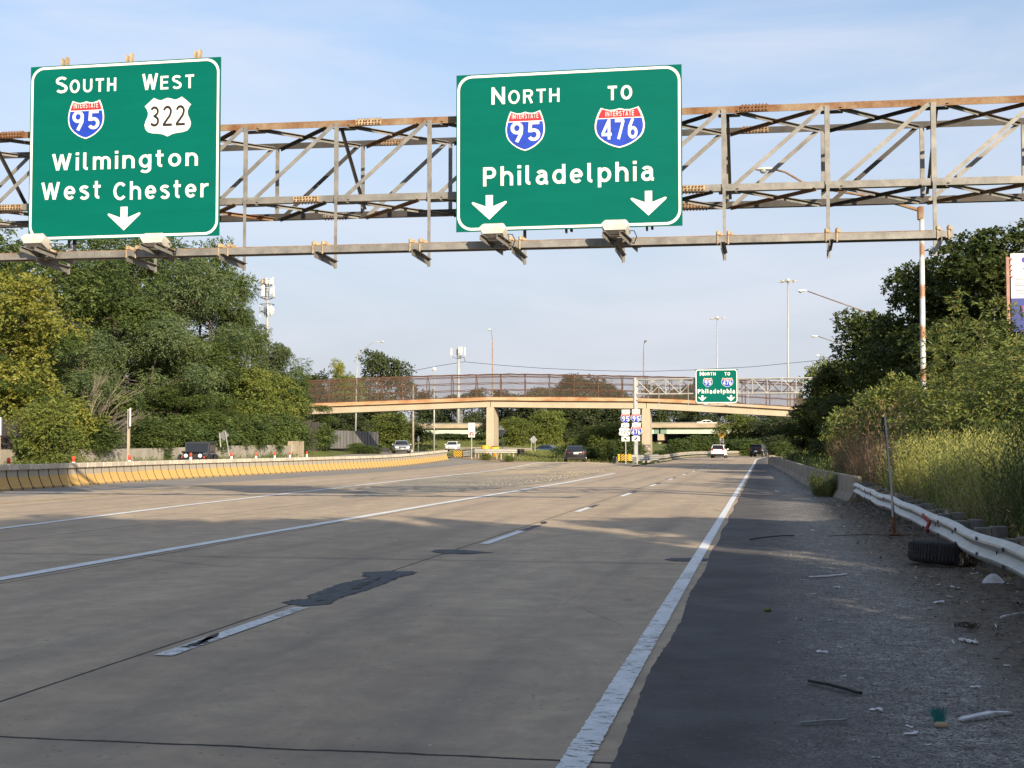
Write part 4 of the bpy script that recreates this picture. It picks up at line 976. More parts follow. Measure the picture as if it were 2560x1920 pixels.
# ---------------------------------------------------------------- guardrails
WB = [(0, -.155), (.03, -.14), (.075, -.10), (.08, -.075), (.03, -.03), (0, 0), (.03, .03), (.08, .075), (.075, .10), (.03, .14), (0, .155)]
def wbeam(parent, pts, m, zs, side=1, h=1.0, name='rail'):
    pr = [(-side * a, b * h) for a, b in WB]; pr = pr + [(p[0] - side * -.006, p[1]) for p in pr[::-1]]
    mb = MB(); mb.sweep(pr, [Vector((p[0], p[1], zs + (p[2] if len(p) > 2 else 0))) for p in pts]); return mb.build(name, m, parent)
def rail_post(parent, x, y, z0, z1, side, w=.2, m=None):
    mb = MB(); mb.box((x + side * .32, y, (z0 + z1) / 2), (.2, w, z1 - z0), ch=.01); mb.build('post', m or M_POST, parent)
    mb = MB(); mb.box((x + side * .12, y, z1 - .2), (.19, w * .95, .36), ch=.01); mb.build('offset_block', m or M_POST, parent)
gr_ = thing('guardrail', 'dented steel guardrail on timber posts beside the littered right shoulder', 'guardrail', (2.68, 20, 0))
rr = random.Random(5); pts = [(2.66 + .02 * math.sin(y * .9) + (.02 if 19 < y < 23 else 0), y, .012 * math.sin(y * 1.3) - .012 * math.sin(y * .4)) for y in np.arange(2.0, 41.6, .5)]
RAILW = steel('bright_guardrail_zinc', (0.44, 0.44, 0.42), (0.33, 0.33, 0.315), (0.22, 0.16, 0.1), 0.70, 0.92, 0.45, 0.35)

M_SLOT = mat('dark_bolt_slots', (.03, .028, .026), rough=.8)
pr = [(-a, b * 1.08) for a, b in WB]; pr = pr + [(p[0] + .006, p[1]) for p in pr[::-1]]
mb = MB(); mb.sweep(pr, [Vector((p[0], p[1], .415 + p[2])) for p in pts]); mb.cur = 1
for y in np.arange(2.4, 41.4, 1.905):
    for dy in (0, .08):
        for dz in (.096, -.096): mb.box((2.578, y + dy, .415 + dz), (.012, .03, .045))
    mb.box((2.655, y + .95, .415), (.012, .03, .05))
o = mb.build('rail', [RAILW, M_SLOT], gr_)
mb = MB()
for a, b in (((2.555, 23.25, .53), (2.555, 23.05, .50)), ((2.555, 23.05, .50), (2.615, 22.85, .43)), ((2.615, 22.85, .43), (2.565, 22.8, .34)), ((2.565, 22.8, .34), (2.6, 22.95, .27))): mb.bar(a, b, .035, .05)
mb.build('red_paint_mark', mat('red_spray_paint', (.28, .05, .035), rough=.7), o)
for i, y in enumerate(np.arange(3.3, 41.5, 1.905)): rail_post(gr_, 2.66, float(y), -.2, .60 + rr.uniform(-.02, .02), 1, .2)
mb = MB(); mb.box((2.64, 41.6, .36), (.05, .1, .42)); mb.build('end_plate', RAILW, gr_)
# the gore nose with its chevron board, and the long rail that follows the bend
def stripes(parent, x0, x1, z0, z1, y, kind, m):
    """slanted black stripes clipped to the board"""
    w = x1 - x0; h = z1 - z0; c = (x0 + x1) / 2; st = h * .36; mb = MB()
    for k in range(-2, 9):
        for s in ((-1, 1) if kind == 'chevron' else (1,)):
            a = [(0, 0), (w, 0), (w, h), (0, h)]
            if kind == 'chevron':
                zt = h * 1.05 - k * st + .0
                poly = [(c - x0, zt), (c - x0 + s * w, zt - w * .9), (c - x0 + s * w, zt - w * .9 - st * .5), (c - x0, zt - st * .5)]
            else:
                zt = h + k * st; poly = [(0, zt), (w, zt - w * .9), (w, zt - w * .9 - st * .5), (0, zt - st * .5)]
            for ax, lim, ab in ((1, 0, True), (1, h, False), (0, 0, True), (0, w, False)):
                q = []
                for i, p in enumerate(poly):
                    r_ = poly[(i + 1) % len(poly)]; ip, iq = (p[ax] >= lim) == ab, (r_[ax] >= lim) == ab
                    if ip: q.append(p)
                    if ip != iq:
                        t = (lim - p[ax]) / (r_[ax] - p[ax]); q.append(tuple(p[j] + (r_[j] - p[j]) * t for j in (0, 1)))
                poly = q
                if not poly: break
            if len(poly) > 2: mb.add([(x0 + p[0], y - .004, z0 + p[1]) for p in poly], [tuple(range(len(poly)))])
    if mb.f: mb.build('black_stripes', m, parent)
M_BYEL = mat('yellow_board', (0.62, 0.36, 0.02), (0.54, 0.30, 0.02), 3, rough=.5)
gl_ = thing('guardrail', 'long guardrail with a black and yellow chevron nose, following the bend past the pier', 'guardrail', (-12.2, 128, 0))
a, b = at(1539, 1143.5, 128.2), at(1581, 1143.5, 128.0); zc = a.z
nose = [(a.x + .3, 131.5), (a.x + .02, 129.6), (a.x + .14, 128.6), (a.x + .5, 128.1), (b.x - .35, 128.0), (b.x + .4, 128.2), (b.x + 1.2, 129.0), (b.x + 1.35, 131.0), (b.x + 1.3, 134), (b.x + 1.7, 138.5), (b.x + 1.0, 141.5), (b.x + 1.15, 145)]
far = [(b.x + 1.2 + (y - 145) * .012 + float(cx(y)), y) for y in np.arange(150, 262, 4)]
M_RAILC = steel('pale_guardrail_zinc', (0.50, 0.46, 0.38), (0.40, 0.36, 0.29), (0.24, 0.15, 0.08), 0.66, 0.85, 0.5, 0.3)
for dz in (0, -.2): wbeam(gl_, [(x, y, zc - .03 + dz + .02 * math.sin(i * 2)) for i, (x, y) in enumerate(nose)], M_RAIL, .1, 1, 1.25, 'thrie_rail')
zr = lambda x, y: .60 + hz_(x, y)
wbeam(gl_, [(x, y, zr(x, y)) for x, y in [nose[-1]] + far], M_RAILC, 0, 1, 1.25)
wbeam(gl_, [(x + .12, y, zr(x, y) - .42) for x, y in [nose[-1]] + far], M_RAILC, 0, 1, .55, 'rub_rail')
for x, y in nose[1::2] + far: rail_post(gl_, x, y, hz_(x, y) - .3, hz_(x, y) + .7, -1, .16)
bx0, bx1, bz0, bz1 = SM.bx(150, 545, 1410, 1552); bx0, bx1 = at(1545, 1143, 127.9).x, at(1578, 1143, 127.9).x
mb = MB(); mb.box(((bx0 + bx1) / 2, 127.93, zc + .0), (bx1 - bx0, .03, .62)); cb = mb.build('chevron_board', M_BYEL, gl_)
stripes(cb, bx0 + .25, bx1 - .25, zc - .31, zc + .31, 127.915, 'chevron', M_BLACK)
# u-turn island: striped nose, rail, drums
gi = thing('guardrail', 'guardrail round the median island with a yellow board of slanted black stripes', 'guardrail', (-29, 138, .4))
q = lambda px, py, Y: at(px, py, Y)
n1, n2 = q(1137, 1134, 137.6), q(1157.5, 1134, 137.0); zi = n1.z
P_ = [(n1.x - .1, 142.0), (n1.x, 138.5), (n1.x + .3, 137.5), (n2.x, 137.1)]
near = [q(1160, 1131, 138), q(1178, 1127, 141), q(1186, 1126.5, 140.2), q(1215, 1127, 139.6), q(1255, 1127, 139.2), q(1293, 1127.5, 138.8)]
crum = [near[-1], q(1300, 1129.5, 138.4), q(1306, 1128, 138.9), q(1311.5, 1130, 139.2)]
for dz in (.12, -.1): wbeam(gi, [(x, y, dz) for x, y in P_] + [(near[0].x, near[0].y, dz), (near[1].x, near[1].y, dz + .1)], M_RAIL, zi, 1, 1.0, 'thrie_rail')
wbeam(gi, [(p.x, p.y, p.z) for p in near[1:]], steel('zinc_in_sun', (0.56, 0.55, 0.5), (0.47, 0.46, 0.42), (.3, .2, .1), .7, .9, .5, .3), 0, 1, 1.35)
for dz in (.1, -.14): wbeam(gi, [(p.x, p.y, p.z + dz) for p in crum], M_DKSTEEL, 0, 1, 1.0, 'crumpled_end')
for i in range(16):
    t = i / 15 * 4; k = min(int(t), 3); p = near[1 + k].lerp(near[2 + k], t - k); mb = MB(); mb.box((p.x, p.y + .2, p.z - .35), (.11, .14, 1.1)); mb.build('post', M_TANC if i % 3 else M_POST, gi)
mb = MB(); mb.box(((n1.x + n2.x) / 2, 136.98, zi), (n2.x - n1.x, .03, .64)); cb = mb.build('striped_board', M_BYEL, gi)
stripes(cb, n1.x, n2.x, zi - .32, zi + .32, 136.965, 'slant', M_BLACK)
for px, lid, lb in ((1213.5, False, 'plain yellow sand drum behind the island guardrail'), (1237, True, 'yellow sand drum with a dark lid behind the island guardrail')):
    p = q(px, 1122.5, 142); t = thing('crash_drum', lb, 'crash barrel', (p.x, p.y, p.z - .85)); c = (p.x, p.y, p.z - .85)
    mb = MB(); mb.lathe(c, [(.30, 0), (.33, .5), (.44, .56), (.46, .8), (.45, 1.1), (.42, 1.16)] if not lid else [(.30, 0), (.33, .5), (.47, .56), (.49, .8), (.47, 1.08)], 18); mb.build('drum_body', M_YEL, t, True)
    mb = MB(); mb.lathe((c[0], c[1], c[2] + (1.161 if not lid else 1.081)), [(.40, 0), (.42, .03), (.25, .09)], 16); mb.build('lid', M_YEL if not lid else M_RUBBER, t, True)
fr = thing('guardrail', 'low far guardrail behind the two yellow drums, along the ramp', 'guardrail', (-35, 172, 1))
wbeam(fr, [tuple(q(px, py, 172)) for px, py in ((1150, 1121), (1200, 1120), (1260, 1121), (1330, 1123))], M_GREYC, 0, 1, 1.1)
for px in (1160, 1190, 1220, 1250, 1280, 1310): p = q(px, 1122, 172.4); mb = MB(); mb.box((p.x, p.y, p.z - .3), (.15, .15, .9)); mb.build('post', M_POST, fr)

# ---------------------------------------------------------------- small signs
us = thing('regulatory_sign', 'white no u-turn sign, except emergency vehicles, on a thin post at the island', 'road sign', (q(1179, 1140, 135).x, 135, .4))
SU = SignPx(135, 1120, 1030, 7.373)
plate_px(us, SU, 135, (377, 497, 200, 347)); plate_px(us, SU, 135, (377, 495, 352, 466))
words(us, SU, [('EMERGENCY', 388, 487, 213, 229, .15, .25), ('AND', 425, 452, 240, 255, .15, .25), ('AUTHORIZED', 390, 486, 264, 280, .15, .25), ('VEHICLES', 400, 474, 290, 306, .15, .25), ('ONLY', 412, 464, 316, 331, .15, .25)], 135, M_RED)
x0, x1, z0, z1 = SU.bx(388, 484, 362, 458); cx0, cz0, r0 = (x0 + x1) / 2, (z0 + z1) / 2, (x1 - x0) / 2
def ring(mb, r1, r2, y, a0=0, a1=360, n=28, ox=0, oz=0):
    vs = []
    for i in range(n + 1):
        a = R(a0 + (a1 - a0) * i / n); vs += [(cx0 + ox + r1 * math.cos(a), y, cz0 + oz + r1 * math.sin(a)), (cx0 + ox + r2 * math.cos(a), y, cz0 + oz + r2 * math.sin(a))]
    mb.add(vs, [(2 * i, 2 * i + 1, 2 * i + 3, 2 * i + 2) for i in range(n)])
mb = MB(); ring(mb, r0 * .62, r0 * .34, 134.992, 0, 180, 14, 0, r0 * .12); mb.bar((cx0 + r0 * .48, 134.992, cz0 - r0 * .5), (cx0 + r0 * .48, 134.992, cz0 + r0 * .12), r0 * .28, .004, up=(0, 1, 0)); mb.bar((cx0 - r0 * .48, 134.992, cz0 - r0 * .1), (cx0 - r0 * .48, 134.992, cz0 + r0 * .12), r0 * .28, .004, up=(0, 1, 0))
mb.add([(cx0 - r0 * .85, 134.991, cz0 - r0 * .1), (cx0 - r0 * .48, 134.991, cz0 - r0 * .55), (cx0 - r0 * .1, 134.991, cz0 - r0 * .1)], [(0, 1, 2)]); mb.build('u_turn_arrow', M_BLACK, us)
mb = MB(); ring(mb, r0, r0 * .84, 134.989); mb.bar((cx0 - r0 * .62, 134.985, cz0 + r0 * .62), (cx0 + r0 * .62, 134.985, cz0 - r0 * .62), r0 * .16, .003, up=(0, 1, 0)); mb.build('prohibition_ring', M_RED, us)
post_px(us, 1179, 1058, 135, .2, .075)
def diamond(name, label, px, py, half_px, Y, m, posts, post_bottom, cat='road sign', front=-1, pw=.07):
    c = q(px, py, Y); h = half_px * (Y * .98) / F * 1.0
    t = thing(name, label, cat, (c.x, Y, 0))
    mb = MB(); mb.plate([(0, h), (h, 0), (0, -h), (-h, 0)], Y, .012, c.x, c.z); mb.build('sign_panel', m, t)
    for ppx, pt in posts:
        p = q(ppx, pt, Y); b_ = q(ppx, post_bottom, Y); mb = MB(); mb.box((p.x, Y + front * .04, (p.z + b_.z) / 2 - .2), (pw, .05, p.z - b_.z + .4)); mb.build('post', M_POLE, t)
    return t, c, h
diamond('warning_sign', 'bare back of a large diamond sign on two posts, right of the footbridge pier', 1251.6, 1078.4, 15.3, 160, M_ALU, ((1243.7, 1071), (1257, 1071)), 1120)
diamond('warning_sign', 'bare back of a smaller diamond sign on two posts among the trees by the ramp', 1333.6, 1099, 10.6, 186, M_ALU, ((1328.6, 1095), (1338, 1095)), 1126)
t, c, h = diamond('warning_sign', 'bare back of a diamond sign on leaning posts behind the jeep', 560, 1088, 15, 92, mat('dark_sign_back', (.16, .16, .16), (.12, .12, .12), 3, rough=.6), (), 1120)
for px0, y0, px1, y1 in ((549, 1082, 552, 1118), (563, 1078, 574, 1140)):
    mb = MB(); mb.bar(q(px0, y0, 91.9), q(px1, y1, 91.9), .07, .05); mb.build('post', M_POLE, t)
t = thing('warning_sign', 'narrow diamond sign seen edge-on on a thin post near the silver car', 'road sign', (q(1046, 1100, 166).x, 166, 0))
c = q(1046, 1098, 166); mb = MB(); mb.plate([(0, .42), (.2, 0), (0, -.42), (-.2, 0)], 166, .02, c.x, c.z); mb.build('sign_panel', M_ALU, t); post_px(t, 1046, 1094, 166, .6, .06, yy=-.06)
t, c, h = diamond('curve_sign', 'yellow curve warning sign with a bent black arrow and a speed plate', 1804.4, 1086.6, 10.6, 190, mat('amber_sign', (.46, .27, .03), (.40, .23, .03), 2, rough=.5), ((1800.5, 1090), (1808.5, 1090)), 1120, front=1)
mb = MB(); k = h
pp = [(-.14, -.42), (-.14, -.05), (-.08, .16), (.06, .27), (.17, .30)]
for a, b in zip(pp, pp[1:]): mb.bar((c.x + a[0] * k, 189.985, c.z + a[1] * k), (c.x + b[0] * k, 189.985, c.z + b[1] * k), .17 * k, .004, up=(0, 1, 0))
mb.add([(c.x + .14 * k, 189.98, c.z + .50 * k), (c.x + .50 * k, 189.98, c.z + .32 * k), (c.x + .14 * k, 189.98, c.z + .10 * k)], [(0, 1, 2)]); mb.build('bent_arrow', M_BLACK, t)
S7 = SignPx(190, 1700, 1010, 7.373); plate_px(t, S7, 190, (733, 811, 648, 708), mat('dim_white_plate', (.42, .40, .36), rough=.6)); words(t, S7, [('45', 745, 800, 660, 697, .15)], 190, M_BLACK)
# tall bare posts with narrow signs seen edge-on
for px, yb, yt, lb in ((321, 1136, 1023, 'tall tan post carrying a white sign seen edge-on, between barrier and low wall'), (-2, 1100, 1046, 'tan post with an edge-on sign at the left margin')):
    Y = 70.0; b_, t_ = q(px, yb, Y), q(px, yt, Y); t = thing('sign_post', lb, 'sign post', (b_.x, Y, 0))
    mb = MB(); mb.box((b_.x, Y, (t_.z - .2) / 2), (.13, .1, t_.z + .2)); mb.build('post', M_TANC, t)
    mb = MB(); z = t_.z; mb.box((b_.x + .11, Y - .05, z - .45), (.06, .75, 1.0), rz=.45); mb.build('sign_panel', M_WPL, t)
t = thing('delineator_post', 'short white marker post on the grass by the narrow diamond sign', 'marker post', (q(1030, 1123, 160).x, 160, .8)); p = q(1030, 1128, 160)
mb = MB(); mb.box((p.x, 160, p.z + .2), (.1, .03, .62)); mb.build('post', M_WPL, t); mb = MB(); mb.box((p.x, 159.98, p.z + .42), (.07, .012, .1)); mb.build('reflector', M_BYEL, t)

# ---------------------------------------------------------------- highway overpass in the distance
YO = 285.0
op = thing('overpass', 'distant highway overpass with tan parapet and pale green girder beyond the footbridge', 'overpass', (-30, YO, 0))
z1, z2, z3, z4 = (at(1700, v, YO).z for v in (1057.6, 1069, 1071, 1083.7)); xa, xb = at(930, 1060, YO).x, at(2150, 1060, YO).x
M_OPC = mat('stained_parapet', (0.35, 0.285, 0.20), (0.25, 0.20, 0.145), .25, rough=.9, stretch=(1, 1, 3), fine=.06)
M_SAGE = mat('pale_green_girder_paint', (0.50, 0.55, 0.42), (0.42, 0.47, 0.36), .3, rough=.7); M_SAGED = mat('green_girder_patch', (0.17, 0.25, 0.19), (.14, .21, .16), .5, rough=.7)
for yy in (YO, YO + 15): mb = MB(); mb.box(((xa + xb) / 2, yy, (z1 + z2) / 2), (xb - xa, .4, z1 - z2)); mb.build('parapet', M_OPC, op)
mb = MB(); mb.box(((xa + xb) / 2, YO + 7.5, z2 + .1), (xb - xa, 14.6, .25)); mb.build('deck', M_OPC, op)
mb = MB(); mb.tube([(xa, YO, z1 + .12), (xb, YO, z1 + .12)], .05, 5); mb.build('hand_rail', M_POLE, op)
gx = [(xa, at(1633.5, 1077, YO).x, M_SAGE), (at(1633.6, 1077, YO).x, at(1646.5, 1077, YO).x, M_SAGED), (at(1650.5, 1077, YO).x, at(1666, 1077, YO).x, M_SAGED), (at(1666.1, 1077, YO).x, xb, M_SAGE)]
for k in range(5):
    for a, b, m in gx: mb = MB(); mb.box(((a + b) / 2, YO + .9 + k * 3.2, (z2 + z4) / 2), (b - a, .3, z2 - z4)); mb.box(((a + b) / 2, YO + .9 + k * 3.2, z4), (b - a, .55, .06)); mb.build('girder', m, op)
for px in (1654, 1230, 1960):
    c = at(px, 1090, YO); mb = MB(); mb.box((c.x - .2, YO + 6.5, z4 - .75), (1.3, 13.5, 1.35), ch=.05); mb.build('pier_cap', M_TANC, op)
    for k in range(3): mb = MB(); mb.tube([(c.x - .6, YO + 1.2 + k * 5, -1), (c.x - .6, YO + 1.2 + k * 5, z4 - 1.4)], .42, 12); mb.build('pier_column', M_TANC, op)
M_DARKW = mat('underdeck_shade', (.055, .05, .045), (.035, .032, .03), .4, rough=.95)
mb = MB(); mb.box(((xa + xb) / 2, YO + 17, 2.0), (xb - xa, .6, z4 + 1.2)); mb.build('shade_wall', M_DARKW, op)  # added dark wall, its colour standing in for the shade under the deck
lw = thing('barrier_wall', 'long low concrete barrier in front of the dark overpass opening', 'wall', (-10, 262, 0))
a, b = at(1590, 1120, 258), at(1740, 1120, 262)
mb = MB(); mb.bar((a.x, a.y, .75), (b.x, b.y, .8), .4, 1.8); mb.build('wall_body', M_TANC, lw)
mb = MB(); mb.tube([(a.x, a.y, 1.78), (b.x, b.y, 1.85)], .07, 6); mb.build('top_rail', M_POLE, lw)

# ---------------------------------------------------------------- right-hand concrete barrier
rb_ = thing('concrete_barrier', 'tan concrete barrier starting beyond the guardrail end on the right', 'barrier', (1.8, 80, 0))
pth = [(2.75, 41.8), (2.55, 45), (2.12, 54.2), (1.92, 65), (1.74, 78.5), (1.4, 98), (1.0, 119), (.7, 131)]
PJ = [(.30, 0), (.29, .08), (.16, .30), (.10, .78), (.09, .80)]; PJ = PJ + [(-a, b) for a, b in PJ[::-1]]
M_JER = mat('dull_tan_concrete', (0.27, 0.232, 0.175), (0.19, 0.16, 0.12), .8, rough=.9, fine=.1)
yy = 41.8
while yy < 131:
    e = min(yy + 6.1, 131); X_ = lambda y: float(np.interp(y, [p[1] for p in pth], [p[0] for p in pth]))
    mb = MB(); mb.sweep(PJ, [(X_(v), v, -.04) for v in np.linspace(yy, e - .02, 4)]); mb.build('barrier_section', M_JER, rb_); yy = e
for dx, dy, w, h in ((0, 131.5, .6, .82), (.9, 132.5, .25, .7)): mb = MB(); mb.box((.7 + dx, dy, h / 2 - .05), (w, .6, h + .1), rz=.2, ch=.06); mb.build('broken_end', M_TANC, rb_)
# ---------------------------------------------------------------- lamps and poles
def cobra(t, tip, d, L=.72, m=None):
    """street-lamp head: flattened shell with a bulging lens under it; tip = far end, d = horizontal direction from arm to tip"""
    d = Vector(d).normalized(); s = Vector((-d.y, d.x, 0)); mb = MB(); base = Vector(tip) - d * L
    sec = [(0, .05, .05), (.15, .10, .075), (.4, .17, .10), (.7, .17, .09), (.92, .12, .06), (1, .04, .02)]
    n = 10; vs = []; fs = []
    for u, w, h in sec:
        for k in range(n):
            a = 2 * math.pi * k / n; vs.append(base + d * (L * u) + s * (w * math.cos(a)) + Vector((0, 0, h * math.sin(a) * (1 if math.sin(a) > 0 else .5))))
    for i in range(len(sec) - 1):
        for k in range(n): k2 = (k + 1) % n; fs.append((i * n + k, i * n + k2, (i + 1) * n + k2, (i + 1) * n + k))
    fs += [tuple(range(n - 1, -1, -1)), tuple(range((len(sec) - 1) * n, len(sec) * n))]
    mb.add(vs, fs); h = mb.build('lamp_head', m or M_HEADL, t, True)
    mb = MB(); mb.ball(base + d * L * .62 + Vector((0, 0, -.05)), (.15, .15, .12)); mb.build('lens', M_LENS, h, True)
n = NT('white_pole_with_rust_bands'); X, Y, Z = n.xyz()
w = n.math('ADD', Z, n.math('MULTIPLY', n.math('SUBTRACT', n.noise(7, 6, .7, (1, 1, .6)), .5), .5))
band = n.math('PINGPONG', n.math('ADD', w, 0.55), 0.82)
c = n.mix(n.rng(n.noise(3, 5), .4, .7), (0.52, 0.52, 0.51), (0.40, 0.39, 0.37))
c = n.mix(n.math('MULTIPLY', n.rng(band, .48, .62), .9), c, (0.27, 0.13, 0.055)); n.color(c); n.set(.6, .2); M_BANDP = n.m
YL = 56.0
b_, tp = at(2309, 1117, YL), at(2304, 516, YL)
lp = thing('street_lamp', 'tall white light pole with rust bands and a long arm, right of the road', 'street lamp', (b_.x, YL, 1.0))
mb = MB(); mb.tube([(b_.x, YL, .3), (tp.x, YL, tp.z)], [.125, .09], 14); mb.build('pole', M_BANDP, lp, True)
mb = MB(); mb.box((tp.x - .05, YL, tp.z - .28), (.24, .2, .55), ch=.04); mb.build('arm_clamp', M_RUST, lp)
hd = at(1938, 424, YL)
mb = MB(); mb.tube([(tp.x - .1, YL, tp.z - .15), (tp.x - .9, YL, tp.z + .12), (tp.x - 2.4, YL, tp.z + .55), (hd.x + 1.4, YL, hd.z - .75), (hd.x + .4, YL, hd.z - .12), (hd.x, YL, hd.z)], [.07, .065, .055, .045, .04, .04], 8); mb.build('arm', M_RUST, lp, True)
cobra(lp, (hd.x - .8, YL, hd.z + .02), (-1, 0, 0), .85)
def arm_lamp(pxh, pyh, pxa, pya, Y, label):
    h, a = at(pxh, pyh, Y), at(pxa, pya, Y); base = Vector((h.x + 7.0, Y, 0)); za = h.z - (h.z - a.z) / (a.x - h.x) * 6.6
    t = thing('street_lamp', label, 'street lamp', (base.x, Y, hz_(base.x, Y)), 'arm lamps rising above the right-hand trees')
    mb = MB(); mb.tube([(base.x, Y, hz_(base.x, Y) - .2), (base.x, Y, za + .1)], [.12, .08], 10); mb.build('pole', M_BANDP, t, True)
    mb = MB(); mb.tube([(base.x, Y, za - .2), (base.x - 1.5, Y, za + .3), (a.x, Y, a.z), (h.x + .2, Y, h.z)], [.06, .055, .045, .04], 7); mb.build('arm', M_RUST, t, True)
    cobra(t, (h.x - .6, Y, h.z + .03), (-1, 0, 0), .75, M_WPL)
arm_lamp(2012, 728, 2156, 777, 108, 'light arm reaching left over the dark maple, highest of three')
arm_lamp(2041, 841, 2096, 858, 158, 'light arm over the dark right-hand tree, middle of three')
arm_lamp(2047, 889, 2092, 903, 225, 'light arm over the pale tree top, smallest and lowest of three')
def bend_lamp(label, base, top, arm, Y, m, r=(.12, .07), headm=None, d=(1, 0, 0), L=.7, z0=0.0, brace=False):
    b_, t_ = at(*base, Y), at(*top, Y); p = [at(*a, Y) for a in arm]
    t = thing('street_lamp', label, 'street lamp', (b_.x, Y, z0))
    mb = MB(); mb.tube([(b_.x, Y, z0 - .3), (t_.x, Y, t_.z)], r, 10); mb.build('pole', m, t, True)
    mb = MB(); mb.tube([Vector((t_.x, Y, t_.z - .1))] + p, .045, 7)
    if brace: mb.tube([Vector((t_.x, Y, t_.z - .9)), p[0].lerp(p[1], .5)], .03, 6)
    mb.build('arm', m, t, True); cobra(t, p[-1] + Vector(d) * L * .9, d, L, headm)
bend_lamp('tall grey light pole with curved arm in front of the slat fence', (888, 1115), (893, 886), [(897, 884), (918, 866), (935, 855), (951, 854)], 166, M_POLE, z0=1.0, brace=True, L=.55)
bend_lamp('thin rusty light pole topped by a pale lamp, left of the centre above the footbridge', (1232, 1100), (1231, 848), [(1230, 842), (1229, 830), (1227, 824)], 195, M_BROWNP, headm=mat('pale_green_lamp_glass', (.62, .72, .55), rough=.3), d=(-.35, -.9, 0), L=.8)
bend_lamp('thin rusty light pole with a dark round lamp above the second pier', (1609, 1105), (1609, 876), [(1609, 870), (1610, 860), (1612, 853)], 172, M_BROWNP, headm=M_BROWNP, d=(.4, -.9, 0), L=.75)
def mast(name, label, px, py0, py1, Y, m, r0, r1, cat='pole'):
    b_, t_ = at(px, py0, Y), at(px, py1, Y); t = thing(name, label, cat, (b_.x, Y, 0))
    mb = MB(); mb.tube([(b_.x, Y, -.3), (t_.x, Y, t_.z)], [r0, r1], 10); mb.build('pole', m, t, True); return t, t_
t, tp = mast('camera_pole', 'slim pale pole with a white camera dome, left of the monopole', 1085.5, 1050, 926, 190, M_POLE, .12, .08)
mb = MB(); mb.ball((tp.x, 190, tp.z + .2), .3); mb.build('camera_dome', M_WPL, t, True)
t, tp = mast('utility_pole', 'bare wooden pole behind the left part of the footbridge', 1033, 1080, 962, 172, mat('grey_wood', (.30, .26, .21), (.22, .19, .15), 3, rough=.9), .14, .11)
for px, py, Y, lb in ((1970, 703, 285, 'high mast with a wide ring of flat floodlights, the taller and thinner right one'), (1793, 796, 372, 'high mast light rising behind the distant overpass and the green sign')):
    t, tp = mast('high_mast_light', lb, px, 1100, py, Y, M_GALV2, .27, .13, 'mast light')
    k = Y / 285; mb = MB(); mb.lathe((tp.x, Y, tp.z - .2), [(.25, 0), (.5, .1), (.5, .45), (.3, .7)], 12); mb.build('mast_head', M_HEADL, t)
    for i in range(8):
        a = 2 * math.pi * i / 8; c = Vector((tp.x + 1.75 * k * math.cos(a), Y + 1.75 * k * math.sin(a), tp.z - .05)); mb = MB()
        mb.bar((tp.x, Y, tp.z), c, .08, .08); mb.box(c, (.55, .55, .16), rz=a, ch=.04); mb.build('floodlight', M_HEADL, t)
    mb = MB(); mb.tube([(tp.x + 1.1 * k * math.cos(a), Y + 1.1 * k * math.sin(a), tp.z) for a in np.linspace(0, 2 * math.pi, 17)], .05, 5); mb.build('ring', M_POLE, t)

# ---- cell towers
M_ANT = mat('off_white_antenna', (0.74, 0.72, 0.64), (0.64, 0.62, 0.55), 1.5, rough=.5); M_ANTR = mat('reddish_antenna', (.45, .27, .2), rough=.6)
def cell_rows(t, cx0, Y, k, rows):
    """rows: list of (z, radius, [(angle, width, height, material)...])"""
    for z, r_, items, plat in rows:
        mb = MB()
        for zz in plat: mb.tube([(cx0 + r_ * math.cos(a), Y + r_ * math.sin(a), zz) for a in np.linspace(0, 2 * math.pi, 13)], .06 * k, 5)
        for a in np.linspace(0, 2 * math.pi, 7)[:-1]: mb.bar((cx0, Y, plat[0] - .6 * k), (cx0 + r_ * math.cos(a), Y + r_ * math.sin(a), plat[0]), .08 * k, .08 * k)
        mb.build('platform', M_DKSTEEL, t)
        for a, w, h, m in items:
            a = R(a); c = (cx0 + r_ * math.cos(a), Y + r_ * math.sin(a), z); mb = MB(); mb.box(c, (w * .6, w, h), rz=a, ch=.04); mb.tube([(c[0] * .98 + cx0 * .02, c[1] * .98 + Y * .02, z - h * .65), (c[0] * .98 + cx0 * .02, c[1] * .98 + Y * .02, z + h * .6)], .04, 5); mb.build('antenna', m, t)
YT = 300.0; zpx = lambda y: at(668.5, y, YT).z; z_ = lambda zy: zpx(670 + zy / 9.756)
t, tp = mast('cell_tower', 'tall cell tower with three tiers of antennas above the left trees', 668.5, 1000, 699, YT, M_GALV2, .55, .32, 'cell tower')
u = YT / F / 9.756          # metres per pixel of the enlarged photograph
cell_rows(t, tp.x, YT, 1.1, [
    (z_(335), 155 * u * .99, [(170, 1.0, .8, M_ANT), (225, .55, 1.1, M_ANTR), (262, .5, 1.1, M_GALV), (285, .5, 1.25, M_ANT), (325, .5, 1.25, M_ANT), (0, .3, 1.9, M_ANT), (90, .5, 1.3, M_ANT), (130, .5, 1.3, M_ANT)], (z_(410), z_(300))),
    (z_(575), 190 * u, [(195, .3, 2.2, M_ANTR), (258, .65, 2.6, M_ANT), (320, .6, 1.2, M_ANT), (350, .45, 2.5, M_ANT), (60, .5, 2.2, M_ANT), (120, .5, 2.2, M_ANT)], (z_(720), z_(530))),
    (z_(1040), 185 * u, [(185, .3, 2.4, M_ANT), (215, .3, 1.6, M_GALV), (300, .38, 2.1, M_ANT), (325, .4, 2.1, M_ANT), (350, .35, 1.2, M_ANT), (80, .4, 2.0, M_ANT), (130, .4, 2, M_ANT)], (z_(1060), z_(890)))])
YM_ = 310.0; z_ = lambda y: at(1146, y, YM_).z
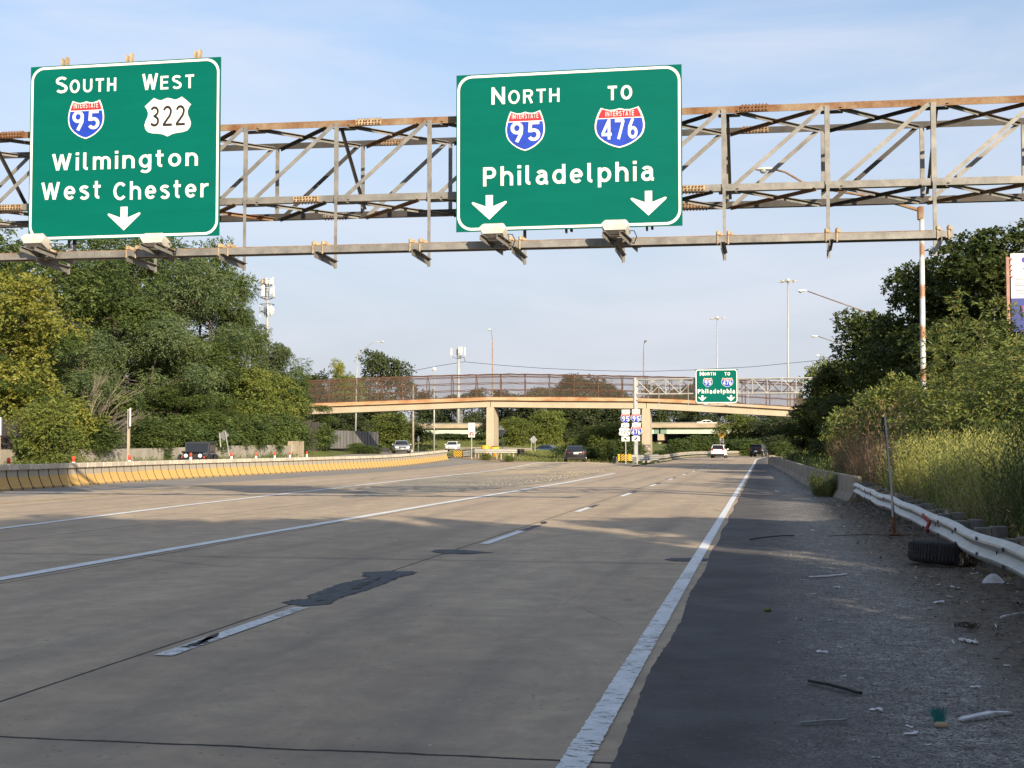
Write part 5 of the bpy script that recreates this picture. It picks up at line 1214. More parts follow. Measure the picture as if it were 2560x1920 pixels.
t, tp = mast('cell_monopole', 'slim monopole with a crown of white antennas and a ladder at its foot', 1146.5, 1100, 868, YM_, M_GALV2, .5, .33, 'cell tower')
for i, (dx, w, h, zy, dy) in enumerate(((-17, .32, 1.7, 880, -.4), (15, .32, 1.8, 878, .2), (10, .3, 1.5, 876, -1.0), (5, .3, 1.5, 876, -1.4), (2, .25, 1.4, 878, 1.3), (-7, .3, 1.5, 879, 1.2))):
    c = at(1146.5 + dx, zy, YM_); mb = MB(); mb.box((c.x, YM_ + dy, c.z), (w, .3, h), ch=.04); mb.tube([(c.x, YM_ + dy + .2, c.z - h * .8), (c.x, YM_ + dy + .2, c.z + h * .5)], .05, 5); mb.build('antenna', M_ANT, t)
    mb = MB(); mb.tube([(tp.x, YM_, z_(899)), (c.x * .7 + tp.x * .3, YM_ + dy * .7, z_(893)), (c.x, YM_ + dy + .2, c.z - h * .7)], .06, 5); mb.build('antenna_arm', M_DKSTEEL, t)
mb = MB(); p = at(1150.5, 1040, YM_)
for s in (0, .55): mb.bar((p.x + s, YM_ - .5, 1), (p.x + s, YM_ - .5, at(1150, 1022, YM_).z), .09, .09)
for k in range(14): mb.bar((p.x, YM_ - .5, 2 + k * .6), (p.x + .55, YM_ - .5, 2 + k * .6), .06, .06)
mb.build('ladder', M_GALV2, t)
t = thing('power_line', 'single overhead cable sagging across the sky above the footbridge', 'cable', at(1162, 904, 318))
mb = MB(); mb.tube([at(x, y, 318) for x, y in ((760, 958), (900, 945), (1021, 929), (1100, 914), (1162, 904.5), (1250, 913), (1361, 921), (1482, 926), (1560, 928), (1640, 928), (1735, 924.7), (1880, 917), (2020, 903.5), (2105, 894.5), (2300, 868))], .055, 5); mb.build('cable', M_BLACK, t)
mb = MB(); mb.tube([at(1160, 892, 318), at(1163, 905, 318)], .07, 6); mb.build('insulator', M_DKSTEEL, t)

# ---- billboard at the right margin
YBD = 78.0; x0 = at(2527, 700, YBD).x; x1 = x0 + 6.4; zb = lambda y: at(2545, y, YBD).z
bb = thing('billboard', 'white and blue roadside billboard cut by the right margin, purple letter S showing', 'billboard', (x0 + 3, YBD, 0))
for a, b, m in ((634, 690, mat('white_poster', (.78, .77, .78), rough=.5)), (690, 746, mat('grey_poster', (.50, .51, .56), (.42, .43, .48), .8, rough=.5)), (746, 830, mat('blue_poster', (.03, .05, .25), (.02, .035, .17), .5, rough=.5))):
    mb = MB(); mb.box(((x0 + x1) / 2, YBD, (zb(a) + zb(b)) / 2), (x1 - x0, .12, zb(a) - zb(b))); mb.build('poster_panel', m, bb)
M_PURP = mat('purple_lettering', (.06, .03, .30), rough=.5)
mb = MB(); put_text(mb, 'S', at(2553, 660, YBD).x, at(2553, 660, YBD).x + .66, zb(677), zb(641), YBD - .07, .22); mb.build('lettering', M_PURP, bb)
mb = MB()
for k, (y, a, w) in enumerate(((698, 2541, .5), (708, 2537, .4), (714, 2537, .55), (726, 2540, .6), (733, 2543, .5))): p = at(a, y, YBD); mb.box((p.x + w / 2, YBD - .066, p.z), (w, .01, .045))
mb.build('fine_print', mat('grey_print', (.22, .22, .25), rough=.6), bb)
p = at(2559, 776, YBD); mb = MB(); mb.box((p.x + .1, YBD - .066, p.z), (.3, .01, .5)); mb.build('orange_emblem', M_ORANGE, bb)
M_REDP = mat('faded_red_steel', (.36, .20, .16), (.28, .14, .11), 2, rough=.7)
for dx, dy in ((-.22, -.35), (3.2, .5), (6.2, .5)):
    p = at(2517, 645, YBD); mb = MB(); mb.box((x0 + dx, YBD + dy, p.z / 2), (.16, .22, p.z)); mb.build('post', M_REDP if dx < 0 else M_GALV, bb)
mb = MB()
for y in (648, 664, 676, 692): z = zb(y); mb.box((x0 - .1, YBD - .1, z), (.32, .5, .07))
mb.build('ladder_bracket', M_REDP, bb)

# ---------------------------------------------------------------- vehicles
def carpaint(name, c, metal=0.0, rough=0.28): return mat(name, c, rough=rough, metal=metal, spec=.4, coat=.3)
M_GLASS = mat('dark_tinted_glass', (0.012, 0.014, 0.017), rough=.06, spec=.6)
M_TRIM = mat('black_plastic_trim', (0.018, 0.018, 0.019), rough=.6)
M_RIM = mat('alloy_rim', (0.42, 0.42, 0.43), rough=.35, metal=.7)
M_HLAMP = mat('clear_headlamp', (0.72, 0.73, 0.74), rough=.12, spec=.7)
M_TLAMP = mat('red_tail_lamp', (0.22, 0.01, 0.01), rough=.2); M_PLATE = mat('number_plate', (0.62, 0.60, 0.54), rough=.5)
SHAPES = {  # y from rear (0) to front (1): (y, roof or bonnet height, half width at that height), belt height, ...
 'sedan': dict(L=4.85, W=1.85, H=1.46, belt=.93, hood=.92, trunk=1.08, rear=.03, r0=.10, r1=.30, f1=.56, f0=.75, wt=.60),
 'suv':   dict(L=4.6, W=1.86, H=1.70, belt=1.08, hood=1.06, trunk=1.08, rear=.02, r0=.02, r1=.10, f1=.62, f0=.77, wt=.64),
 'jeep':  dict(L=4.5, W=1.62, H=1.84, belt=1.12, hood=1.16, trunk=1.12, rear=.01, r0=.01, r1=.03, f1=.58, f0=.63, wt=.70),
}
def vehicle(kind, name, label, cat, paint, loc, rz, gz=.28, lights_on=False, bumper=None):
    d = SHAPES[kind]; L, W, H = d['L'], d['W'] / 2, d['H']; belt, hood, trunk = d['belt'], d['hood'], d['trunk']
    t = thing(name, label, cat, (0, 0, 0)); Yf = lambda u: (u - .5) * L
    zl = .24 if kind == 'sedan' else .34
    # lower body: sections rear to front
    sec = [(0.0, .80, zl + .16, trunk - .16), (.012, .90, zl + .04, trunk - .05), (.05, .97, zl, trunk), (d['r0'] + .02, 1, zl - .02, max(trunk, belt)), (.5, 1, zl - .03, belt), (d['f0'], 1, zl - .02, max(hood, belt) + .01), (.90, .97, zl, hood - .06), (.975, .88, zl + .03, hood - .16), (1.0, .74, zl + .12, hood - .32)]
    if kind == 'jeep': sec = [(0, .96, zl + .1, belt), (.02, .98, zl, belt), (.5, 1, zl, belt), (d['f0'], .98, zl, hood), (.70, .90, zl + .05, hood), (.93, .80, zl + .1, hood - .03), (.955, .78, zl + .12, hood - .08)]
    mb = MB(); vs = []; fs = []
    for u, w, z0, z1 in sec:
        w *= W; m = z0 + (z1 - z0) * .55
        vs += [(x, Yf(u), z) for x, z in ((-w * .86, z0), (-w * .97, z0 + .1), (-w, m), (-w * .965, z1 - .06), (-w * .90, z1), (w * .90, z1), (w * .965, z1 - .06), (w, m), (w * .97, z0 + .1), (w * .86, z0))]
    k = 10
    for i in range(len(sec) - 1):
        for j in range(k): fs.append((i * k + j, i * k + (j + 1) % k, (i + 1) * k + (j + 1) % k, (i + 1) * k + j))
    fs += [tuple(range(k - 1, -1, -1)), tuple(range((len(sec) - 1) * k, len(sec) * k))]
    mb.add(vs, fs); body = mb.build('body', paint, t, kind != 'jeep')
    # cabin: roof and pillars
    wt, wb = W * (d['wt'] / .66 if kind != 'jeep' else 1.30) * .78, W * .90; wt = min(wt, W * (.94 if kind == 'jeep' else .80))
    ring_ = [(Yf(d['r0']), belt - .04, wb), (Yf(d['r1']), H - .05, wt), (Yf(d['r1'] + .05), H - .01, wt * .95), (Yf((d['r1'] + d['f1']) / 2), H, wt * .95), (Yf(d['f1'] - .03), H - .02, wt * .95), (Yf(d['f1']), H - .06, wt), (Yf(d['f0']), belt - .02, wb)]
    mb = MB(); n = len(ring_)
    mb.add([(-w, y, z) for y, z, w in ring_] + [(w, y, z) for y, z, w in ring_], [tuple(range(n)), tuple(range(2 * n - 1, n - 1, -1))] + [(i, i + n, i + n + 1, i + 1) for i in range(n - 1)])
    mb.build('cabin', paint if kind != 'jeep' else M_TRIM, t)
    def pane(nm, a, b, wa, wb_, push, shrink=.9):
        (ya, za), (yb, zb_) = a, b; dv = Vector((0, yb - ya, zb_ - za)); nrm = Vector((0, -dv.z, dv.y)).normalized() * push
        p0 = Vector((0, ya, za)) + dv * (1 - shrink) * .7 + nrm; p1 = Vector((0, yb, zb_)) - dv * (1 - shrink) * .8 + nrm; mb = MB()
        mb.add([(-wa * shrink, p0.y, p0.z), (wa * shrink, p0.y, p0.z), (wb_ * shrink, p1.y, p1.z), (-wb_ * shrink, p1.y, p1.z)], [(0, 1, 2, 3)]); return mb.build(nm, M_GLASS, t)
    pane('rear_window', (ring_[0][0], belt), (ring_[1][0], ring_[1][1]), wb, wt, .012); pane('windscreen', (ring_[6][0], belt), (ring_[5][0], ring_[5][1]), wb, wt, -.012)
    for s in (-1, 1):
        y0, y1 = ring_[0][0], ring_[6][0]; ym = Yf((d['r1'] + d['f1']) / 2 - .02)
        for a, b, a2, b2 in ((y0 + (.16 if kind != 'jeep' else .1), ym - .04, ring_[1][0] + .14, ym - .04), (ym + .05, y1 - .28, ym + .05, ring_[5][0] - .06)):
            w = lambda z: wb + (wt - wb) * (z - belt) / (H - .05 - belt) + .012
            z0, z1 = belt + .05, H - .13; mb = MB(); mb.add([(s * w(z0), a + (0 if a > y0 + .3 else .1), z0), (s * w(z0), b, z0), (s * w(z1), b2, z1), (s * w(z1), a2, z1)], [(0, 1, 2, 3)]); mb.build('side_window', M_GLASS, t)
        mb = MB(); mb.box((s * (W + .10), y1 - .45, belt + .06), (.2, .1, .15), ch=.04); mb.build('wing_mirror', paint if kind != 'jeep' else M_TRIM, t)
    r_ = .34 if kind == 'sedan' else .38 if kind == 'suv' else .42
    for s in (-1, 1):
        for u in (.185, .80):
            mb = MB(); ww = .22; c = s * (W - ww / 2 + .01)
            prof = [(r_ * .62, -ww / 2), (r_ * .95, -ww / 2), (r_, -ww * .3), (r_, ww * .3), (r_ * .95, ww / 2), (r_ * .62, ww / 2)]
            m0 = MB(); m0.lathe((0, 0, 0), prof, 18); mb.add([(c + v[2], Yf(u) + v[0], r_ + v[1]) for v in m0.v], m0.f); wh = mb.build('wheel', M_RUBBER, t, True)
            m0 = MB(); m0.lathe((0, 0, 0), [(r_ * .64, -.02), (r_ * .6, .035), (r_ * .2, .02), (.01, .03)], 14); mb = MB(); mb.add([(c + s * (ww / 2 - .02) + s * v[2], Yf(u) + v[0], r_ + v[1]) for v in m0.v], m0.f); mb.build('rim', M_RIM, wh)
            if kind == 'jeep': mb = MB(); mb.tube([(s * (W + .08), Yf(u) + (r_ + .12) * math.cos(a), r_ + (r_ + .12) * math.sin(a)) for a in np.linspace(.2, math.pi - .2, 9)], .10, 6); mb.build('fender_flare', M_TRIM, t)
    yf, yr = L / 2, -L / 2
    if kind == 'jeep':
        for s in (-1, 1):
            m0 = MB(); m0.lathe((0, 0, 0), [(.12, 0), (.11, .04), (.01, .06)], 14); mb = MB(); mb.add([(s * .43 + v[0], Yf(.955) + v[2], hood - .2 + v[1]) for v in m0.v], m0.f); mb.build('headlight', M_HLAMP, t)
            mb = MB(); mb.box((s * .66, Yf(.93), hood - .3), (.1, .1, .09)); mb.build('turn_lamp', M_ORANGE, t)
        for k_ in range(7): mb = MB(); mb.box((-.27 + k_ * .09, Yf(.957), hood - .22), (.045, .02, .26)); mb.build('grille_slot', M_BLACK, t)
        mb = MB(); mb.box((0, Yf(.99), .62), (1.7, .2, .2), ch=.04); mb.build('bumper', M_TRIM, t)
        mb = MB(); mb.box((0, Yf(.80), hood + .01), (1.2, 1.3, .03), ch=.01); mb.build('bonnet', paint, t)
    else:
        zh = hood - .26
        for s in (-1, 1):
            mb = MB(); mb.box((s * W * .66, yf - .13, zh), (.42, .26, .15), rz=-s * .45, ch=.05); mb.build('headlight', M_HLAMP, t)
            mb = MB(); mb.box((s * W * .72, yr + .07, trunk - .22 if kind == 'sedan' else trunk + .0), (.30 if kind == 'sedan' else .20, .16, .11 if kind == 'sedan' else .34), rz=s * .3, ch=.03); mb.build('tail_light', M_TLAMP, t)
        mb = MB(); mb.box((0, yf - .055, zh - .08), (.92, .12, .20), ch=.04); mb.build('grille', M_TRIM, t)
        mb = MB(); mb.box((0, yf - .05, zl + .13), (1.35, .14, .12), ch=.03); mb.build('air_intake', M_TRIM, t)
        mb = MB(); mb.box((0, yr + .09, zl + .12), (W * 1.75, .2, .26 if kind == 'suv' else .16), ch=.04); mb.build('rear_bumper', bumper or M_TRIM, t)
        mb = MB(); mb.box((0, yr - .01, trunk - .28 if kind == 'sedan' else zl + .42), (.42, .03, .16)); mb.build('number_plate', M_PLATE, t)
        if kind == 'suv':
            mb = MB(); mb.box((0, Yf(d['r1']) - .1, H - .04), (wt * 1.8, .26, .035), ch=.01); mb.build('roof_spoiler', paint, t)
            for s in (-1, 1): mb = MB(); mb.bar((s * wt * .9, Yf(.2), H + .03), (s * wt * .9, Yf(.55), H + .03), .04, .05); mb.build('roof_rail', M_TRIM, t)
    if kind != 'jeep':
        mb = MB(); mb.box((0, yf + .0, zl + .28), (.34, .03, .1)); mb.build('number_plate', M_PLATE, t)
    t.location = loc; t.rotation_euler = (0, 0, rz); return t
def car_at(px, Y, kind, name, label, cat, paint, rz, z=None, **k):
    x = at(px, 1120, Y).x; return vehicle(kind, name, label, cat, paint, (x, Y, hz_(x, Y) if z is None else z), rz, **k)
BLK = carpaint('black_car_paint', (0.010, 0.010, 0.012)); WHT = carpaint('white_car_paint', (0.74, 0.74, 0.73)); SIL = carpaint('silver_car_paint', (0.40, 0.41, 0.42), .5, .3); BLU = carpaint('dark_blue_car_paint', (0.015, 0.03, 0.085))
car_at(496, 80.5, 'jeep', 'off_road_vehicle', 'black boxy off-road vehicle facing us behind the yellow barrier', 'car', BLK, math.pi + .25, .14)
car_at(1437, 122, 'sedan', 'sedan', 'black sedan driving away up the exit lane', 'car', BLK, .18)
car_at(1798, 177, 'suv', 'sport_utility_vehicle', 'white sport utility vehicle driving away under the footbridge', 'car', WHT, -.05)
car_at(1897, 196, 'suv', 'sport_utility_vehicle', 'dark sport utility vehicle driving away at the far bend by the right barrier', 'car', BLK, -.18)
car_at(1003, 150, 'sedan', 'sedan', 'silver sedan approaching on the opposite road beside the bushes', 'car', SIL, math.pi + .32)
car_at(1132, 197, 'sedan', 'sedan', 'white sedan approaching behind the striped island nose', 'car', WHT, math.pi + .1)
car_at(1361, 205, 'sedan', 'sedan', 'dark blue car half hidden by grass below the small diamond sign', 'car', BLU, 1.35, at(1361, 1124, 205).z - .75)
for px, lb, p in ((1600, 'car roof showing above the overpass parapet right beside the second pier', SIL), (1771, 'white car roof showing above the overpass parapet below the green sign', WHT)):
    car_at(px, YO + 4.5, 'sedan', 'sedan', lb, 'car', p, math.pi / 2 * (1 if px < 1700 else -1), z1 - .75)
# ---------------------------------------------------------------- foliage
def leafmat(name, a, b, c=None, trans=0.34, var=0.5):
    """leaf colours a..b vary from leaf to leaf; c = colour of a few turning leaves"""
    n = NT(name); t = n.attr('tone')
    k = n.mix(n.rng(t, 0, .88), a, b)
    if c is not None: k = n.mix(n.rng(t, .86, .93), k, c)
    k = n.mix(n.math('MULTIPLY', n.rng(n.noise(0.33, 3), .40, .62), var), k, tuple(min(1, x * s) for x, s in zip(b, (1.35, 1.15, .9))))
    hsv = n.t.nodes.new('ShaderNodeHueSaturation'); n.L(k, hsv.inputs['Color']); n.L(n.rng(n.rand(), 0, 1, .86, 1.14), hsv.inputs['Value']); k = hsv.outputs[0]
    n.color(k); n.set(.55, spec=.22)
    tr = n.t.nodes.new('ShaderNodeBsdfTranslucent'); n.L(k, tr.inputs['Color'])
    mx = n.t.nodes.new('ShaderNodeMixShader'); mx.inputs[0].default_value = trans
    n.L(n.b.outputs[0], mx.inputs[1]); n.L(tr.outputs[0], mx.inputs[2]); n.L(mx.outputs[0], n.o.inputs['Surface']); return n.m
L_MID = leafmat('mid_green_leaves', (0.034, 0.062, 0.018), (0.092, 0.138, 0.040), (0.13, 0.14, 0.04))
L_GREY = leafmat('grey_green_leaves', (0.045, 0.075, 0.030), (0.112, 0.155, 0.068), (0.13, 0.15, 0.06))
L_YEL = leafmat('yellowing_leaves', (0.12, 0.155, 0.028), (0.23, 0.245, 0.05), (0.28, 0.24, 0.05))
L_LIME = leafmat('yellow_green_leaves', (0.075, 0.112, 0.024), (0.15, 0.185, 0.045), (0.20, 0.20, 0.05))
L_DARK = leafmat('dark_maple_leaves', (0.028, 0.050, 0.013), (0.070, 0.098, 0.026), (0.10, 0.09, 0.025))
L_SUM = leafmat('fern_like_leaves', (0.075, 0.11, 0.026), (0.145, 0.175, 0.048), (0.20, 0.16, 0.04))
L_FAR = leafmat('far_green_leaves', (0.034, 0.056, 0.024), (0.072, 0.098, 0.042), (0.10, 0.09, 0.035))
M_BARK = mat('grey_brown_bark', (0.105, 0.082, 0.06), (0.055, 0.043, 0.032), 5, rough=.95, stretch=(1, 1, .2), bump=.5)

def norm(v): return v / np.maximum(np.linalg.norm(v, axis=-1, keepdims=True), 1e-9)
def leaf_mesh(name, V, tone, m, parent=None):
    """V: (n,4,3) leaf quads"""
    n = len(V); me = bpy.data.meshes.new(name)
    me.vertices.add(n * 4); me.vertices.foreach_set('co', V.reshape(-1).astype(np.float32))
    me.loops.add(n * 4); me.loops.foreach_set('vertex_index', np.arange(n * 4, dtype=np.int32))
    me.polygons.add(n); me.polygons.foreach_set('loop_start', np.arange(0, n * 4, 4, dtype=np.int32)); me.polygons.foreach_set('loop_total', np.full(n, 4, np.int32))
    at_ = me.attributes.new('tone', 'FLOAT', 'FACE'); at_.data.foreach_set('value', tone.astype(np.float32))
    me.materials.append(m); me.update(); me.validate()
    o = bpy.data.objects.new(name, me); COL.objects.link(o); o.parent = parent; return o
def sprays(g, P, A, L, k, ll, lw, droop, flat=.5, spread=1.0):
    """P: spray bases, A: axes; k leaflets alternate along each spray"""
    n = len(P); up = np.array([0, 0, 1.0])
    S = norm(np.cross(A, up + g.normal(0, .35, (n, 3)))); out = []
    Ls = L * g.uniform(.6, 1.25, (n, 1))
    for j in range(k):
        t = (j + .6) / k; s = 1 if j % 2 else -1
        b = P + A * Ls * t + np.array([0, 0, -1.0]) * droop * Ls * t * t * .6
        d = norm(A * .55 + S * s * spread + up * (-droop * .5) + g.normal(0, .28, (n, 3)))
        w = norm(np.cross(d, up * flat + g.normal(0, .6, (n, 3))))
        l = ll * g.uniform(.65, 1.3, (n, 1)); ww = lw * g.uniform(.7, 1.25, (n, 1))
        out.append(np.stack([b, b + d * l * .45 + w * ww / 2, b + d * l, b + d * l * .45 - w * ww / 2], 1))
    return np.concatenate(out, 0)
def crown_arrays(seed, boughs, per, L, k, ll, lw, droop, up_bias=.25):
    g = np.random.default_rng(seed); Ps, As = [], []
    cen = np.mean([b[0] for b in boughs], 0)
    for c, r in boughs:
        u = norm(g.normal(0, 1, (per, 3))); u = norm(u + np.array([0, 0, up_bias])); rad = g.uniform(.35, 1.0, (per, 1)) ** .6
        p = c + u * rad * np.array(r); o = norm(p - cen)
        Ps.append(p); As.append(norm(u * .6 + o * .6 + g.normal(0, .45, (per, 3)) + np.array([0, 0, -droop * .55])))
    V = sprays(g, np.concatenate(Ps), np.concatenate(As), L, k, ll, lw, droop)
    return V, g.random(len(V)) ** 1.2
def limbs(mb, rr, boughs, H, base_r, fork, every=2):
    mb.tube([(rr.uniform(-.1, .1) * i, rr.uniform(-.1, .1) * i, H * q - .3 * (q == 0)) for i, q in enumerate((0, .12, .3, .5, .7, .86))], [base_r * 1.35, base_r, base_r * .82, base_r * .55, base_r * .3, .03], 8)
    for c, r in boughs[::every]:
        z0 = max(fork * H * .8, min(c[2] - .35 * math.hypot(c[0], c[1]), H * .7)); p = Vector((0, 0, z0)); q_ = Vector(c); m = p.lerp(q_, .5) + Vector((rr.uniform(-.3, .3), rr.uniform(-.3, .3), -.25))
        mb.tube([p, m, q_], [base_r * .38, base_r * .22, .02], 5, False)
def make_tree(name, label, cat, m, seed, H, Rr, base, nb, br, per, L, k, ll, lw, droop, shape='round', group=None, trunk_r=.25, flat=1.0, limbs_n=0):
    rr = random.Random(seed); bs = []
    for i in range(nb):
        h = (i + .5) / nb; h = h ** .85
        if shape == 'round': prof = math.sin(math.pi * (.12 + .83 * h)) ** .6
        elif shape == 'cone': prof = 1.0 - .75 * h
        elif shape == 'vase': prof = .55 + .45 * math.sin(math.pi * (.1 + .8 * h))
        else: prof = 1.0
        a = i * 2.399963 + rr.uniform(-.5, .5); q = rr.uniform(.35, 1.0) ** .55 if i % 4 else rr.uniform(0, .5)
        rd = Rr * prof * q - br * .5; rd = max(rd, 0); z = base + (H - base - br * .55) * h + rr.uniform(-.4, .4) * br
        s = br * rr.uniform(.65, 1.3); bs.append((np.array([rd * math.cos(a), rd * math.sin(a), z]), (s * 1.1, s * 1.1, s * .62 * flat)))
    if limbs_n:                     # foliage hangs in masses round the main limbs, with hollows between them
        cs = [bs[int((i + .5) * len(bs) / limbs_n)][0] for i in range(limbs_n)]; o = []
        for i, (c, r) in enumerate(bs):
            q = cs[i % limbs_n]; a = rr.uniform(0, 6.28); d = br * 1.25 * rr.uniform(.25, 1.0)
            o.append((q + np.array([d * math.cos(a), d * math.sin(a), rr.uniform(-.75, .45) * br]), r))
        bs = o
    t = thing(name, label, cat, (0, 0, 0), group)
    mb = MB(); limbs(mb, rr, bs, H, trunk_r, base / H if base > .5 else .15); mb.build('trunk', M_BARK, t)
    V, tone = crown_arrays(seed, bs, per, L, k, ll, lw, droop); leaf_mesh('crown', V, tone, m, t)
    t['h0'] = H; t['r0'] = Rr; return t
PROTO = {}
def proto(key, **k):
    PROTO[key] = dict(k); PROTO[key]['made'] = None
def plant(key, px, top, Y, Rr, label, group=None, rz=None, X=None, gz=None, m=None):
    """puts a copy of prototype `key` so that its crown top shows at photo pixel (px, top) from the photographer's place"""
    d = PROTO[key]; p = at(px, top, Y) if X is None else Vector((X, Y, top)); g_ = hz_(p.x, Y) - .1 if gz is None else gz
    if d['made'] is None:
        a = {k: v for k, v in d.items() if k != 'made'}; t = make_tree(label=label, group=group, **a); d['made'] = t; d['H'] = t['h0']; d['Rr'] = t['r0']; d['n'] = 0
        del t['h0']; del t['r0']
    else:
        t = copy_tree(d['made'], label=label); d['n'] += 1
        if group: t['group'] = group
        elif 'group' in t.keys(): del t['group']
    sz = (p.z - g_) / d['H']; sx = Rr / d['Rr']
    t.location = (p.x, Y, g_); t.scale = (sx, sx, sz); t.rotation_euler = (0, 0, rz if rz is not None else (d['n'] * 2.1 + px * .013) % 6.28)
    if m is not None:
        for c in kids(t):
            if c.name.startswith('crown'):
                c.data = c.data.copy(); c.data.materials[0] = m
    return t
proto('locust1', name='locust_tree', cat='tree', m=L_MID, seed=11, limbs_n=17, H=17, Rr=7, base=2.2, nb=78, br=1.45, per=74, L=.62, k=7, ll=.30, lw=.115, droop=.75, shape='round', trunk_r=.3)
proto('locust2', name='locust_tree', cat='tree', m=L_GREY, seed=12, limbs_n=15, H=15, Rr=6.5, base=1.2, nb=74, br=1.4, per=74, L=.72, k=7, ll=.32, lw=.10, droop=1.0, shape='vase', trunk_r=.28)
proto('locust3', name='locust_tree', cat='tree', m=L_MID, seed=13, limbs_n=15, H=16, Rr=6.5, base=1.5, nb=70, br=1.55, per=80, L=.58, k=6, ll=.30, lw=.13, droop=.6, shape='vase', trunk_r=.28)
proto('yellow1', name='yellowing_tree', cat='tree', m=L_YEL, seed=14, limbs_n=14, H=12, Rr=5, base=1.2, nb=60, br=1.4, per=62, L=.55, k=6, ll=.25, lw=.14, droop=.5, shape='vase', trunk_r=.2)
proto('lime1', name='leafy_tree', cat='tree', m=L_LIME, seed=15, H=7, Rr=3.6, base=.5, nb=55, br=1.05, per=55, L=.5, k=6, ll=.24, lw=.14, droop=.5, shape='vase', trunk_r=.14)
proto('bush1', name='bush', cat='bush', m=L_MID, seed=16, H=3.2, Rr=2.3, base=.1, nb=38, br=.75, per=60, L=.4, k=6, ll=.19, lw=.10, droop=.5, shape='vase', trunk_r=.06)
proto('maple1', name='maple_tree', cat='tree', m=L_DARK, seed=17, limbs_n=26, H=14, Rr=6, base=1.0, nb=120, br=1.25, per=70, L=.42, k=5, ll=.24, lw=.22, droop=.35, shape='round', trunk_r=.3)
proto('maple2', name='maple_tree', cat='tree', m=L_DARK, seed=18, limbs_n=22, H=12, Rr=5, base=.6, nb=105, br=1.15, per=70, L=.42, k=5, ll=.23, lw=.21, droop=.35, shape='vase', trunk_r=.25)
proto('far1', name='distant_tree', cat='tree', m=L_FAR, seed=19, limbs_n=16, H=14, Rr=6, base=.8, nb=70, br=1.5, per=55, L=.7, k=4, ll=.42, lw=.26, droop=.4, shape='round', trunk_r=.25)
proto('far2', name='distant_tree', cat='tree', m=L_FAR, seed=20, limbs_n=14, H=12, Rr=5, base=.4, nb=60, br=1.5, per=55, L=.7, k=4, ll=.42, lw=.26, droop=.4, shape='vase', trunk_r=.22)

# ---- the wood along the left side
GL_ = 'trees behind the dark fence on the left'
for a in (
    ('locust1', -70, 545, 88, 7.5, 'tall dark green tree behind the left edge of the Wilmington sign'),
    ('yellow1', 35, 690, 84, 5.2, 'tall yellowing tree at the left margin of the photo'),
    ('locust3', 150, 600, 104, 7.5, 'tall green tree behind the Wilmington sign, just right of the yellowing tree'),
    ('locust1', 300, 580, 114, 7.5, 'tall green tree directly below the arrow of the Wilmington sign'),
    ('locust3', 405, 575, 130, 7.0, 'tall green tree behind the right half of the Wilmington sign bottom edge'),
    ('locust1', 505, 640, 140, 5.6, 'green tree filling in behind the tallest right-hand one of the wood'),
    ('locust1', 225, 620, 122, 7.0, 'tall green tree behind the left lamp bracket of the Wilmington sign'),
    ('locust2', 430, 640, 118, 7.0, 'tall grey green tree with drooping foliage below the right lamp of the Wilmington sign'),
    ('locust3', 532, 596, 134, 4.6, 'tallest tree at the right end of the left wood, top beside the hanging catwalk'),
    ('locust1', 588, 715, 136, 3.8, 'green tree stepping down left of the cell tower'),
    ('locust2', 640, 815, 142, 4.2, 'green tree at the foot of the cell tower mast'),
    ('locust3', 718, 893, 147, 3.4, 'low round tree at the left end of the footbridge fence'),
    ('locust2', 215, 810, 95, 4.6, 'green tree behind the dead bare branches'),
    ('locust2', 385, 790, 108, 5.6, 'feathery grey green tree left of the jeep'),
    ('locust3', 495, 830, 117, 5.2, 'green tree standing above the jeep'),
    ('lime1', 120, 985, 86, 4.0, 'low yellow green tree hanging over the low wall at the far left'),
    ('lime1', 590, 905, 126, 4.0, 'yellow green tree right of the leaning sign'),
    ('lime1', 668, 935, 134, 4.2, 'yellow green tree above the pale end block of the low wall'),
    ('locust1', 745, 985, 144, 3.8, 'drooping green tree covering the left end of the footbridge girder'),
    ('locust1', 20, 900, 83, 4.0, 'green tree low at the left margin below the yellowing tree'),
    ('locust3', 445, 960, 108, 4.0, 'dense green tree directly behind the jeep roof'),
    ('locust1', 640, 1000, 130, 3.2, 'green tree just left of the pale end block'),
    ('locust1', 540, 985, 118, 3.4, 'green tree right behind the leaning sign posts'),
):
    plant(*a, group=GL_)
for px, top, Y, r_, lb in ((238, 1050, 87, 2.2, 'bush hanging over the dark fence between dead branches and bare post'), (365, 1048, 97, 2.4, 'bush hanging over the dark fence right of the bare post'),
                           (400, 1104, 98, 1.2, 'small bush at the foot of the low wall left of the jeep'), (440, 1040, 103, 2.4, 'bush hanging over the fence behind the bonnet of the jeep'), (515, 1035, 108, 2.6, 'bush hanging over the fence just right of the jeep'), (560, 1045, 113, 2.4, 'bush around the leaning sign posts'), (610, 1040, 117, 2.4, 'bush spilling over the low wall right of the leaning sign'),
                           (655, 1040, 122, 2.5, 'bush on the low wall left of its pale end block'), (700, 1035, 129, 2.6, 'bush on top of the pale end block'), (735, 1060, 133, 2.3, 'dark bush just past the pale end block'), (788, 1060, 141, 2.4, 'bush left of the grey slat fence')):
    plant('bush1', px, top, Y, r_, lb, 'bushes spilling over fence and low wall', gz=1.55 if Y > 80 and r_ > 1.5 and Y < 132 else None)
plant('lime1', 118, 1010, 77, 2.3, 'yellow green shrub spilling over the low wall, leftmost', 'bushes spilling over fence and low wall')
